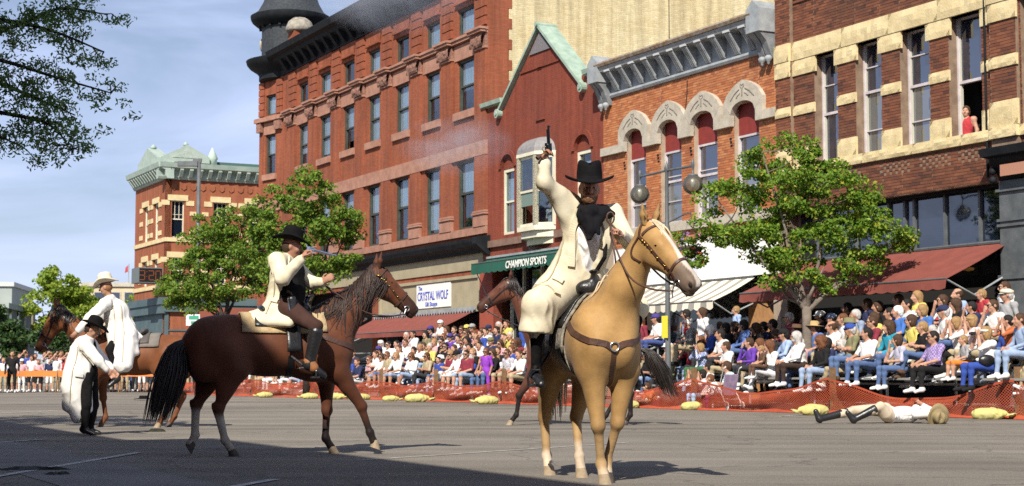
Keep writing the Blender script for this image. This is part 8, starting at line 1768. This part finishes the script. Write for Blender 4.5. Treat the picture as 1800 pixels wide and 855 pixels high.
U|-5.96|-5.4|0.94|lap|whitepink|S|khaki|0|short|brown|||0|1.0|0|1|brown-haired spectator in pale pink, sixth from left in the second row behind the bay horse
U|-4.86|-5.4|0.91|lap|royal|S|khaki|0|short|blond|||0|1.0|0|1|blond-haired spectator in bright blue, seventh from left in the second row behind the bay horse
U|-3.79|-5.4|0.9|lap|white|S|khaki|0|short|brown|||0|1.0|0|1|brown-haired spectator in white, eighth from left in the second row behind the bay horse
U|-2.75|-5.4|0.88|lap|pink|S|khaki|0|short|brown|||0|1.0|0|1|brown-haired spectator in pink, ninth from left in the second row behind the bay horse
U|-1.74|-5.4|0.79|lap|yellow|S|khaki|0|short|black|||0|1.0|0|1|black-haired spectator in yellow, tenth from left in the second row behind the bay horse
U|-0.76|-5.4|0.86|lap|white|S|khaki|0|short|black|||0|1.0|0|1|black-haired spectator in white, eleventh from left in the second row behind the bay horse
U|0.19|-5.4|0.84|lap|navy|S|khaki|0|short|brown|||0|1.0|0|1|brown-haired spectator in navy, twelfth from left in the second row behind the bay horse
F|-23.67|74.6|0.0|stand|royal|S|black|1|bob|black||white|0|0.97|0|0|black-haired spectator in bright blue, first from left in the near rank of the far crowd
F|-23.33|74.6|0.0|stand|white|S|khaki|0|short|blond||white|0|0.91|0|1|blond-haired spectator in white, second from left in the near rank of the far crowd
F|-22.81|74.6|0.0|shade|white|S|khaki|1|short|brown||white|0|0.94|0|0|brown-haired spectator in white, third from left in the near rank of the far crowd
F|-22.48|74.6|0.0|stand|pink|S|white|0|long|black|cap|white|0|0.88|0|1|white-capped spectator in pink, fourth from left in the near rank of the far crowd
F|-22.03|74.6|0.0|stand|white|S|black|1|long|brown||white|0|0.98|0|0|brown-haired spectator in white, fifth from left in the near rank of the far crowd
F|-21.73|74.6|0.0|standfold|pink|S|black|1|short|brown||white|0|0.87|0|0|brown-haired spectator in pink, sixth from left in the near rank of the far crowd
F|-21.21|74.6|0.0|stand|navy|S|white|1|short|black||white|0|0.9|0|1|black-haired spectator in navy, seventh from left in the near rank of the far crowd
F|-20.91|74.6|0.0|shade|white|S|khaki|0|short|brown||white|0|1.0|0|1|brown-haired spectator in white, eighth from left in the near rank of the far crowd
F|-20.41|74.6|0.0|stand|red|S|jeans|1|long|blond||white|0|0.91|0|1|blond-haired spectator in red, ninth from left in the near rank of the far crowd
F|-20.18|74.6|0.0|standfold|pink|S|white|0|long|blond||white|0|0.9|0|1|blond-haired spectator in pink, tenth from left in the near rank of the far crowd
F|-19.59|74.6|0.0|stand|pink|S|charcoal|0|bob|blond|cap|white|0|0.88|0|0|white-capped spectator in pink, eleventh from left in the near rank of the far crowd
F|-19.34|74.6|0.0|stand|grey|S|black|0|long|brown||white|0|1.0|0|0|brown-haired spectator in grey, twelfth from left in the near rank of the far crowd
F|-18.94|74.6|0.0|stand|white|S|jeans|0|bob|brown||white|0|0.89|0|0|brown-haired spectator in white, thirteenth from left in the near rank of the far crowd
F|-18.5|74.6|0.0|stand|royal|S|khaki|0|long|brown||white|0|1.0|0|0|brown-haired spectator in bright blue, fourteenth from left in the near rank of the far crowd
F|-18.07|74.6|0.0|stand|navy|S|khaki|1|short|blond||white|0|0.95|0|1|blond-haired spectator in navy, fifteenth from left in the near rank of the far crowd
F|-17.76|74.6|0.0|standfold|black|S|khaki|0|short|black|cap|white|0|0.99|0|1|white-capped spectator in black, sixteenth from left in the near rank of the far crowd
F|-17.25|74.6|0.0|stand|navy|S|black|0|long|blond||white|0|0.97|0|1|blond-haired spectator in navy, seventeenth from left in the near rank of the far crowd
F|-16.97|74.6|0.0|stand|black|S|white|1|long|brown||white|0|0.93|0|0|brown-haired spectator in black, eighteenth from left in the near rank of the far crowd
F|-16.59|74.6|0.0|stand|red|S|charcoal|1|short|blond||white|0|0.96|0|1|blond-haired spectator in red, nineteenth from left in the near rank of the far crowd
F|-16.07|74.6|0.0|shade|white|S|black|0|bob|black||white|0|1.0|0|1|black-haired spectator in white, twentieth from left in the near rank of the far crowd
F|-15.63|74.6|0.0|shade|white|S|jeans|1|short|black|cap|white|0|0.97|0|0|white-capped spectator in white, twenty-first from left in the near rank of the far crowd
F|-15.35|74.6|0.0|shade|grey|S|charcoal|0|long|blond||white|0|0.88|0|0|blond-haired spectator in grey, twenty-second from left in the near rank of the far crowd
F|-14.95|74.6|0.0|stand|royal|S|khaki|1|bob|blond||white|0|0.88|0|0|blond-haired spectator in bright blue, twenty-third from left in the near rank of the far crowd
F|-23.88|75.7|0.0|shade|red|S|jeans|1|long|brown|cap|white|0|0.95|0|0|white-capped spectator in red, first from left in the rear rank of the far crowd
F|-23.42|75.7|0.0|stand|skyblue|S|khaki|1|bob|brown||white|0|0.95|0|0|brown-haired spectator in light blue, second from left in the rear rank of the far crowd
F|-22.93|75.7|0.0|standfold|skyblue|S|jeans|0|bob|brown||white|0|1.05|0|0|brown-haired spectator in light blue, third from left in the rear rank of the far crowd
F|-22.62|75.7|0.0|shade|royal|S|khaki|0|short|black||white|0|1.1|0|0|black-haired spectator in bright blue, fourth from left in the rear rank of the far crowd
F|-22.2|75.7|0.0|stand|pink|S|white|0|short|black||white|0|1.04|0|0|black-haired spectator in pink, fifth from left in the rear rank of the far crowd
F|-21.75|75.7|0.0|stand|grey|S|jeans|1|long|brown||white|0|1.1|0|0|brown-haired spectator in grey, sixth from left in the rear rank of the far crowd
F|-21.5|75.7|0.0|shade|white|S|white|0|bob|blond||white|0|1.07|0|1|blond-haired spectator in white, seventh from left in the rear rank of the far crowd
F|-21.01|75.7|0.0|shade|pink|S|white|0|long|blond||white|0|1.1|0|0|blond-haired spectator in pink, eighth from left in the rear rank of the far crowd
F|-20.66|75.7|0.0|shade|red|S|white|1|short|brown|cap|white|0|1.04|0|0|white-capped spectator in red, ninth from left in the rear rank of the far crowd
F|-20.21|75.7|0.0|standfold|royal|S|white|1|bob|black||white|0|0.95|0|1|black-haired spectator in bright blue, tenth from left in the rear rank of the far crowd
F|-19.9|75.7|0.0|stand|skyblue|S|jeans|1|bob|black||white|0|1.0|0|0|black-haired spectator in light blue, eleventh from left in the rear rank of the far crowd
F|-19.46|75.7|0.0|shade|grey|S|black|1|bob|black|cap|white|0|1.1|0|1|white-capped spectator in grey, twelfth from left in the rear rank of the far crowd
F|-18.9|75.7|0.0|stand|red|S|jeans|1|long|brown||white|0|1.1|0|0|brown-haired spectator in red, thirteenth from left in the rear rank of the far crowd
F|-18.66|75.7|0.0|stand|black|S|jeans|1|bob|brown||white|0|1.02|0|1|brown-haired spectator in black, fourteenth from left in the rear rank of the far crowd
F|-18.18|75.7|0.0|stand|navy|S|charcoal|1|long|black||white|0|1.04|0|0|black-haired spectator in navy, fifteenth from left in the rear rank of the far crowd
F|-17.84|75.7|0.0|stand|white|S|jeans|0|bob|black||white|0|1.0|0|0|black-haired spectator in white, sixteenth from left in the rear rank of the far crowd
F|-17.32|75.7|0.0|stand|white|S|white|0|short|blond||white|0|1.1|0|1|blond-haired spectator in white, seventeenth from left in the rear rank of the far crowd
F|-17.06|75.7|0.0|standfold|navy|S|black|1|long|blond||white|0|1.09|0|1|blond-haired spectator in navy, eighteenth from left in the rear rank of the far crowd
F|-16.62|75.7|0.0|stand|skyblue|S|jeans|0|long|blond||white|0|1.08|0|1|blond-haired spectator in light blue, nineteenth from left in the rear rank of the far crowd
F|-16.1|75.7|0.0|shade|white|S|white|1|bob|black||white|0|1.05|0|0|black-haired spectator in white, twentieth from left in the rear rank of the far crowd
F|-15.76|75.7|0.0|stand|white|S|khaki|0|bob|brown||white|0|1.1|0|1|brown-haired spectator in white, twenty-first from left in the rear rank of the far crowd
F|-15.37|75.7|0.0|stand|black|S|khaki|0|long|brown||white|0|1.09|0|0|brown-haired spectator in black, twenty-second from left in the rear rank of the far crowd
F|-14.92|75.7|0.0|shade|white|S|black|1|short|blond||white|0|1.01|0|0|blond-haired spectator in white, twenty-third from left in the rear rank of the far crowd"""
# ------------------------------------------------------------------ spectators
CC = dict(white=(.78,.77,.75), blue=(.06,.09,.26), greyblue=(.26,.32,.44), jeans=(.09,.145,.29), khaki=(.42,.34,.21), charcoal=(.035,.035,.04), royal=(.035,.075,.33), green=(.05,.14,.06), skyblue=(.34,.45,.68), black=(.014,.013,.014), brown=(.12,.065,.04), denimblue=(.10,.17,.40), navy=(.025,.032,.085),
          violet=(.13,.05,.36), maroon=(.22,.03,.05), whitejeans=(.70,.70,.72), darkbrown=(.05,.03,.022), paleblue=(.30,.39,.55), pink=(.66,.36,.38), whitepink=(.74,.60,.60), orange=(.55,.20,.07), olive=(.20,.19,.10), overall=(.10,.16,.30), lilacgrey=(.46,.46,.56), grey=(.34,.34,.34), redyellow=(.62,.20,.03), rust=(.45,.13,.05), yellow=(.66,.55,.14),
          royalmid=(.06,.16,.46), denim=(.10,.16,.34), red=(.42,.04,.05), teal=(.03,.30,.42), brightpurple=(.26,.05,.44), purple=(.07,.05,.22), cream=(.68,.62,.48), straw=(.44,.31,.14))
HC = dict(black=(.012,.010,.009), brown=(.05,.026,.014), blond=(.23,.14,.06), grey=(.34,.32,.30), white=(.66,.63,.58), auburn=(.105,.042,.018))
def cloth(c):
    if c in MATS: return MATS[c]
    if c.endswith(('_check','_plaid','_stripe')):
        base = {'charcoal_check': ((.10,.10,.10),(.26,.26,.25)), 'blue_plaid': ((.05,.10,.34),(.52,.56,.66)), 'teal_stripe': ((.76,.76,.74),(.10,.42,.48)), 'purple_check': ((.20,.13,.34),(.40,.32,.52)), 'grey_check': ((.30,.29,.33),(.56,.54,.56))}[c]
        m, t, b = princ(c); l = t.links.new; co = N(t, 'ShaderNodeTexCoord')
        if c == 'teal_stripe': w1 = N(t, 'ShaderNodeTexWave', bands_direction='Z'); w1.inputs['Scale'].default_value = 6.5; w1.inputs['Distortion'].default_value = .6; l(co.outputs['Object'], w1.inputs['Vector']); src = w1.outputs['Fac']
        else: w1 = N(t, 'ShaderNodeTexChecker'); w1.inputs['Scale'].default_value = 26; l(co.outputs['Object'], w1.inputs['Vector']); src = w1.outputs['Fac']
        r = N(t, 'ShaderNodeValToRGB'); r.color_ramp.elements[0].color = (*base[0], 1); r.color_ramp.elements[1].color = (*base[1], 1); r.color_ramp.elements[0].position = .6 if c == 'teal_stripe' else .3; r.color_ramp.elements[1].position = .8; 
        if c == 'teal_stripe': r.color_ramp.elements[0].position, r.color_ramp.elements[1].position = .7, .85
        l(src, r.inputs['Fac']); l(r.outputs['Color'], b.inputs['Base Color']); b.inputs['Roughness'].default_value = .9; MATS[c] = m; return m
    k = CC[c]; return mat(c, k, .92, tuple(q*.82 for q in k), 7, .5, 16)
SKINS = [M_SKIN, M_SKIN2, M_SKIN3]
def pose_joints(p, bd=0):
    """seat or feet at the origin, facing -y"""
    hw = .19 if bd else .175
    if p.startswith('stand') or p == 'shade':   # standing
        J = dict(pel=(0,.02,.93), che=(0,.02,1.24), nec=(0,.02,1.44), hed=(0,-.01,1.60), shL=(hw,.02,1.39), shR=(-hw,.02,1.39), elL=(.25,.03,1.12), elR=(-.25,.03,1.12), wrL=(.25,-.05,.89), wrR=(-.25,-.05,.89), hipL=(.09,.02,.90), hipR=(-.09,.02,.90), knL=(.11,.0,.50), knR=(-.11,-.02,.50), anL=(.11,.03,.08), anR=(-.12,.03,.08), toL=(.14,-.16,.04), toR=(-.15,-.16,.04))
        if p == 'standfold': J.update(elL=(.24,-.05,1.14), elR=(-.24,-.05,1.14), wrL=(-.06,-.20,1.16), wrR=(.06,-.22,1.12))
        if p == 'shade': J.update(elR=(-.30,-.12,1.42), wrR=(-.10,-.16,1.66))
        return J
    J = dict(pel=(0,.02,.10), che=(0,.0,.40), nec=(0,-.03,.59), hed=(0,-.07,.745), shL=(hw,-.01,.54), shR=(-hw,-.01,.54), elL=(.25,-.08,.28), elR=(-.25,-.08,.28), wrL=(.10,-.30,.20), wrR=(-.10,-.30,.20), hipL=(.09,.0,.09), hipR=(-.09,.0,.09), knL=(.14,-.43,.11), knR=(-.14,-.43,.11), anL=(.13,-.42,-.32), anR=(-.14,-.46,-.32), toL=(.15,-.60,-.36), toR=(-.16,-.64,-.36))
    if p == 'knees': J.update(wrL=(.15,-.38,.20), wrR=(-.15,-.38,.20), elL=(.27,-.14,.28), elR=(-.27,-.14,.28))
    if p in ('cross', 'fold'): J.update(elL=(.25,-.10,.30), elR=(-.25,-.10,.30), wrL=(-.07,-.24,.34), wrR=(.08,-.25,.30))
    if p == 'fold': J.update(knL=(.04,-.46,.17), anL=(-.06,-.52,-.24), toL=(-.10,-.66,-.18))
    if p == 'chin': J.update(elR=(-.17,-.26,.28), wrR=(-.05,-.22,.60), wrL=(.05,-.26,.26))
    if p in ('face', 'camera'): J.update(elL=(.20,-.26,.44), elR=(-.20,-.26,.44), wrL=(.06,-.22,.68), wrR=(-.06,-.22,.68))
    if p == 'lean': J.update(che=(0,-.14,.36), nec=(0,-.24,.52), hed=(0,-.30,.66), shL=(hw,-.20,.48), shR=(-hw,-.20,.48), elL=(.22,-.30,.22), elR=(-.22,-.30,.22), wrL=(.06,-.46,.20), wrR=(-.06,-.46,.20))
    return J
BASE = {}
def base_person(p, bd, yaw):
    k = (p, bd, yaw)
    if k in BASE: return BASE[k]
    J = pose_joints(p, bd); f = (math.sin(yaw), -math.cos(yaw), -.06); up_h = {'chin': ((.1,-.1,1), (0,1,0), .7), 'face': ((0,-.1,1), (0,1,0), .4), 'camera': ((0,-.1,1), (0,1,0), .6)}.get(p)
    P, Hm, h, T = human({q: v for q, v in J.items()}, 1.16 if bd else .98, False, handR=up_h, handL=up_h if p in ('face','camera') else None, face=f, hs=1.13, at=2 if p == 'standbare' else 1)
    V_, Q_ = surf_nets(P, .0195, lambda X: wr(X, .0035, (44,30,26))); mi = np.clip(vert_tags(P, V_[Q_].mean(1)), 0, 5)
    me = np_mesh('person_body', V_, Q_, [M_SKIN]*6, mi); BASE[k] = (me, V3(J['hed']), yaw); return BASE[k]
def mesh_of(prims, vox, fold=None): V_, Q_ = surf_nets(prims, vox, fold); return np_mesh('hair', V_, Q_, [M_SKIN])
# hair and headgear share their meshes; head centre at the origin, facing -y
cran = lambda g=0.: ell((0,.016,.026), (.082+g,.102+g,.104+g), None, .02)
facecut = ell((0,-.105,-.05), (.085,.085,.105), None, .015, 0, True)
HAIR = {'short': mesh_of([cran(), cap((0,.06,-.02), (0,.07,-.05), .06, .045, .03), facecut], .014), 'fringe': mesh_of([cran(.002), facecut, ell((0,-.02,.10), (.075,.10,.07), None, .02, 0, True)], .014),
        'bob': mesh_of([cran(.005), ell((0,.04,-.05), (.086,.066,.085), None, .03), facecut], .015), 'long': mesh_of([cran(.010), cap((.03,.06,-.02), (.04,.07,-.20), .06, .045, .04), cap((-.03,.06,-.02), (-.04,.07,-.20), .06, .045, .04), facecut], .016),
        'curly': mesh_of([cran(.025), ell((0,.05,-.07), (.115,.085,.13), None, .04), facecut], .016, lambda X: .014*np.sin(X[:,0]*95)*np.sin(X[:,1]*90+X[:,2]*60))}
def lathe_mesh(prof, n=18, sq=1.2, brim=None):
    b = MB(); b.lathe(prof, (0,0,0), n); vs = [(x, y*sq, z) for x, y, z in b.v]; fs = list(b.f)
    if brim:   # bill at the front
        k0 = len(vs); m_ = 9
        for i in range(m_): a = math.pi*(i/(m_-1)); vs += [(.076*math.cos(a), -.085*math.sin(a)*1.0-.01, .036), (.078*math.cos(a), -.085*math.sin(a)-.075*math.sin(a), .022+.012*math.cos(a)**2*-1)]
        fs += [(k0+2*i, k0+2*i+1, k0+2*i+3, k0+2*i+2) for i in range(m_-1)]
    return np_mesh('hat', np.array(vs), fs, [M_SKIN])
dome = [(.092,.02),(.094,.05),(.088,.09),(.068,.118),(.035,.134),(0,.138)]
HATS = {'cap': lathe_mesh(dome, brim=1), 'visor': lathe_mesh([(.092,.03),(.094,.06),(.092,.065),(.09,.03)], brim=1), 'flat': lathe_mesh([(.095,.03),(.108,.06),(.10,.095),(.06,.115),(0,.12)], brim=1),
        'straw': lathe_mesh([(.185,.030),(.19,.036),(.10,.045),(.094,.05),(.088,.12),(.06,.145),(0,.148)], 22, 1.12), 'western': lathe_mesh([(.17,.055),(.172,.06),(.10,.045),(.094,.05),(.086,.13),(.05,.142),(0,.13)], 22, 1.15), 'bucket': lathe_mesh([(.135,.015),(.138,.02),(.096,.055),(.09,.11),(.05,.13),(0,.132)])}
gb = MB(); gb.box(-.078,.078,-.108,-.100,.010,.016)
for q in (-1,1): gb.box(q*.036-.030, q*.036+.030, -.114, -.104, -.014, .020); gb.box(q*.078-.003, q*.078+.003, -.105, .0, .008, .016)
GLASS = np_mesh('sunglasses', np.array(gb.v), gb.f, [M_SKIN]); M_SHADES = mat('dark_lens', (.01,.01,.012), .2, spec=.6)
HCM = {k: mat('hair_'+k, c, .75, tuple(q*1.6 for q in c), 30, .8, 45, stretch=(1,1,.25)) for k, c in HC.items()}
def setm(o, ms):
    for i, m in enumerate(ms): o.material_slots[i].link = 'OBJECT'; o.material_slots[i].material = m
def part_on(nm, me, par, hed, yaw, m, sc=1.):
    o = bpy.data.objects.new(nm, me); COL.objects.link(o); o.parent = par; o.location = hed; o.rotation_euler = (-.05, 0, yaw); o.scale = (sc,)*3; setm(o, [m]*len(o.material_slots)); return o
rc = random.Random(77)
def spectator(loc, rz, pose, top, sl, bot, sh, hair, hc, hat_, hatc, gl, sc, bd, skin, label, yaw, group):
    me, hed, yw = base_person(pose, bd, yaw); o = bpy.data.objects.new('person', me); COL.objects.link(o); o.location = loc; o.rotation_euler.z = rz; o.scale = (sc*1.06, sc*1.06, sc)
    sk = SKINS[skin]; t, b = cloth(top), cloth(bot); setm(o, [sk, t, t if sl == 'L' else sk, b, sk if sh else b, rc.choice([cloth('white'), cloth('black'), cloth('brown'), cloth('white')])])
    tag(o, label, 'person', group); part_on('hair', HAIR[hair], o, hed, yw, HCM[hc], 1.10)
    if hat_: part_on('hat', HATS[hat_], o, hed, yw, cloth(hatc), 1.08)
    if gl: part_on('sunglasses', GLASS, o, hed, yw, M_SHADES, 1.09)
    return o
GRP = dict(R='spectators in the right-hand stands', M='spectators in the middle stand', U='spectators seated behind the bay horse', F='standing crowd across the far street')
for ln in CROWD.split('\n'):
    f = ln.split('|'); sec = f[0]; a, b_, z = float(f[1]), float(f[2]), float(f[3]); gl, sc, bd, skin = int(f[13]), float(f[14]), int(f[15]), int(f[16]); pose = f[4]
    if sec == 'F': loc, rz, yaw = Vector((a, b_, 0)), rc.uniform(-.25,.35), 0.
    else: loc = F(a, b_, z); rz = ST_ANG + (rc.uniform(-.35,-.05) if sec == 'R' else rc.uniform(.0,.35)); yaw = -.62 if sec == 'R' else .38
    if sec == 'R' and a > 25 and rc.random() < .4: yaw = -.2
    o = spectator(loc, rz, pose, f[5], f[6], f[7], int(f[8]), f[9], f[10], f[11], f[12], gl, sc, bd if sec in 'RM' else 0, skin, f[17], yaw if sec != 'M' or pose != 'stand' else .38, GRP[sec])
    if 'bearded' in f[17]: part_on('beard', HAIR['fringe'], o, BASE[(pose, bd, yaw)][1]+V3((0,-.03,-.075)), yaw+math.pi, HCM[f[10]], .62)
    if 'red scarf' in f[17]: q = BASE[(pose, bd, yaw)][1]; solid('scarf', [ell(q+V3((0,.01,-.16)), (.085,.085,.04), None, .02), cap(q+V3((0,-.06,-.17)), q+V3((.02,-.08,-.30)), .045, .03, .03)], .016, [cloth('red')], o)
    if pose == 'camera':
        e = empty('camera', o.matrix_basis@Vector((0,-.30,.74)), rz, 'black binoculars raised by the blond child in blue plaid' if 'child' in f[17] else 'small camera held up by the blond woman in the white visor', 'camera'); c = MB(); c.box(-.06,.06,-.03,.03,-.035,.035); c.build('body', M_BLEATH, e); c = MB(); c.tube([(0,-.03,0),(0,-.08,0)], .026, 10); c.build('lens', M_BLEATH, e)
    if 'visor' == f[11] and 'blue trousers' in f[17]:
        e = empty('shoulder_bag', o.matrix_basis@Vector((.20,-.14,.22)), rz, 'black shoulder bag beside the woman in the white visor', 'bag'); solid('pouch', [ell((0,0,0), (.08,.17,.11), None, .03)], .018, [M_BLEATH], e)
# further faces filling the right-hand stands, told apart by row and place
ORD = 'first second third fourth fifth sixth seventh eighth ninth tenth eleventh twelfth thirteenth fourteenth fifteenth sixteenth seventeenth eighteenth nineteenth twentieth'.split()
TAKEN = [(float(q.split('|')[1]), float(q.split('|')[2])) for q in CROWD.split('\n') if q[0] == 'R']
TAKEN += [(float(q.split('|')[1]), float(q.split('|')[2])) for q in CROWD.split('\n') if q[0] == 'M']
for ri, (w_, z0, dz, nm_, s0_, s1_, side_) in enumerate(((-3.75,.80,.0,'second',16.2,33.5,'right'), (-3.1,1.06,.0,'third',16.4,33.5,'right'), (-2.5,1.32,.0,'fourth',16.6,33.5,'right'), (-1.9,.55,1.,'standing back',16.8,33.5,'right'), (-4.9,.58,0.,'lower',2.,14.5,'centre'), (-4.3,.83,0.,'middle',1.5,14.5,'centre'), (-3.7,1.08,0.,'upper',1.,14.5,'centre'), (-2.0,.75,1.,'standing back',2.,14.5,'centre'))):
    n_ = 0; s_ = s0_
    while s_ < s1_:
        s_ += rc.uniform(.44,.62)
        if any(abs(s_-a)+.9*abs(w_-b) < .52 for a, b in TAKEN): continue
        if n_ >= 20: break
        lo_ = -.22 if 15.6 < s_ < 22.3 else 0.; ps = 'stand' if dz else rc.choice(['lap','knees','chin','fold','face'])
        top = rc.choice(['white','white','skyblue','navy','black','maroon','khaki','pink','grey','olive','royal','violet','greyblue','teal','red','brown']); hc = rc.choice(['black','black','brown','brown','brown','blond','grey','auburn']); wear = rc.random() < .22; hk = rc.choice(['cap','cap','bucket','straw']); hcol = rc.choice(['white','navy','red','khaki','straw'])
        spectator(F(s_, w_, z0+lo_+rc.uniform(-.03,.05)), ST_ANG+(rc.uniform(-.35,.1) if side_ == 'right' else rc.uniform(0,.35)), ps, top, rc.choice('SSL'), rc.choice(['jeans','khaki','charcoal','paleblue']), 0, rc.choice(['short','short','bob','long','curly']), hc, hk if wear else '', hcol, int(rc.random() < .35), rc.uniform(.88,1.04), int(rc.random() < .3), rc.choice([0,1,1,2]), (f'{hcol}-hatted' if wear else f'{hc}-haired')+f' spectator in {top}, {ORD[n_]} half-hidden figure along the {nm_} row at {side_}', -.62 if side_ == 'right' else .38, GRP['R' if side_ == 'right' else 'M']); n_ += 1
# onlookers at upstairs windows
for (s_, z_, top, hair, hc, lab) in ((25.15,7.27,'red','bob','brown','woman in a red strappy top leaning at the open upstairs window'), (9.95,6.35,'white','bob','brown','person behind the leftmost hooded window of the orange building'), (12.35,6.25,'pink','short','brown','person behind the second hooded window of the orange building'), (14.25,6.3,'whitepink','bob','blond','person behind the third hooded window of the orange building'), (4.25,6.95,'white','short','black','person looking out of the cream oriel window')):
    o = spectator(F(s_, .42, z_-1.72), ST_ANG+.25, 'standbare' if top == 'red' else 'stand', top, 'S', 'jeans', 0, hair, hc, '', '', 0, 1., 0, 1, lab, .38, 'onlookers at upstairs windows')
    if top == 'red': setm(o, [M_SKIN2, cloth('red'), M_SKIN2, cloth('jeans'), cloth('jeans'), cloth('black')])
# horse and rider at the far left edge
PE = dict(legs=dict(STAND), neck=(.46,0,1.22), poll=(.98,.1,1.95), head=(.4,.1,-.45), hs=1.15)
hE, pE, HE, hpE = make_horse('far_horse', (-22.95,71.5), R(-75), PE, (.20,.08,.04), BAYP, 'brown horse facing the viewer at the far left edge', sx=1.1, wy=1.1, vox=.035, mane=M_HAIR_B, tail=None, mane_n=20)
JE = dict(pel=(0,0,1.55), che=(0,-.03,1.88), nec=(0,-.05,2.07), hed=(0,-.09,2.22), shL=(.19,-.04,2.02), shR=(-.19,-.04,2.02), elL=(.30,-.16,1.80), elR=(-.30,-.14,1.80), wrL=(.48,-.34,1.66), wrR=(-.12,-.38,1.66), hipL=(.12,0,1.52), hipR=(-.12,0,1.52), knL=(.38,-.3,1.3), knR=(-.38,-.3,1.3), anL=(.38,-.2,.85), anR=(-.38,-.2,.85), toL=(.40,-.4,.8), toR=(-.4,-.4,.8))
e = empty('person', (-22.85,71.4,0), 0, 'man in a white shirt riding the brown horse at the far left edge', 'person'); PJ, *_ = human(JE, 1., False); solid('body', PJ, .022, [M_SKIN, M_WSHIRT, M_WSHIRT, M_BLKCL, M_BLKCL, M_BLEATH], e); part_on('hair', HAIR['short'], e, V3(JE['hed']), 0, HCM['brown'])
o = spectator(Vector((-22.1,71.9,0)), .2, 'stand', 'black', 'L', 'black', 0, 'short', 'brown', '', '', 0, 1.08, 0, 0, 'man dressed in black standing beside the brown horse at the far left', 0., 'standing crowd across the far street')
# ------------------------------------------------------------------ drifting gun smoke
def smoke_mat():
    m = bpy.data.materials.new('gun_smoke'); m.use_nodes = True; t = m.node_tree; t.nodes.clear(); l = t.links.new
    out = N(t, 'ShaderNodeOutputMaterial'); v = N(t, 'ShaderNodeVolumePrincipled'); v.inputs['Color'].default_value = (.80,.84,.95,1); v.inputs['Anisotropy'].default_value = 0.
    co = N(t, 'ShaderNodeTexCoord'); ln = N(t, 'ShaderNodeVectorMath', operation='LENGTH'); l(co.outputs['Object'], ln.inputs[0])
    fo_ = N(t, 'ShaderNodeMapRange'); fo_.inputs['From Min'].default_value = 1.; fo_.inputs['From Max'].default_value = .15; l(ln.outputs['Value'], fo_.inputs['Value'])
    n = N(t, 'ShaderNodeTexNoise'); n.inputs['Scale'].default_value = 1.5; n.inputs['Detail'].default_value = 4; l(co.outputs['Object'], n.inputs['Vector'])
    r = N(t, 'ShaderNodeMapRange'); r.inputs['From Min'].default_value = .40; r.inputs['From Max'].default_value = .70; l(n.outputs['Fac'], r.inputs['Value'])
    a = N(t, 'ShaderNodeMath', operation='MULTIPLY'); l(fo_.outputs[0], a.inputs[0]); l(r.outputs[0], a.inputs[1])
    b = N(t, 'ShaderNodeMath', operation='MULTIPLY'); b.inputs[1].default_value = .85; l(a.outputs[0], b.inputs[0]); l(b.outputs[0], v.inputs['Density']); l(v.outputs[0], out.inputs['Volume']); return m
M_SMOKE = smoke_mat()
for (c, r_, lab) in (((-2.55,34,9.0), (1.9,1.6,.95), 'bluish gun smoke drifting before the black cornice'), ((-1.2,34,5.7), (1.3,1.2,.7), 'thin wisp of gun smoke before the red brick wall')):
    b = MB(); b.lathe([(math.sin(a), -math.cos(a)) for a in np.linspace(.0, math.pi, 13)], (0,0,0), 18); o = b.build('gun_smoke', M_SMOKE, None, True); o.location = c; o.scale = r_; tag(o, lab, 'smoke', kind='stuff')
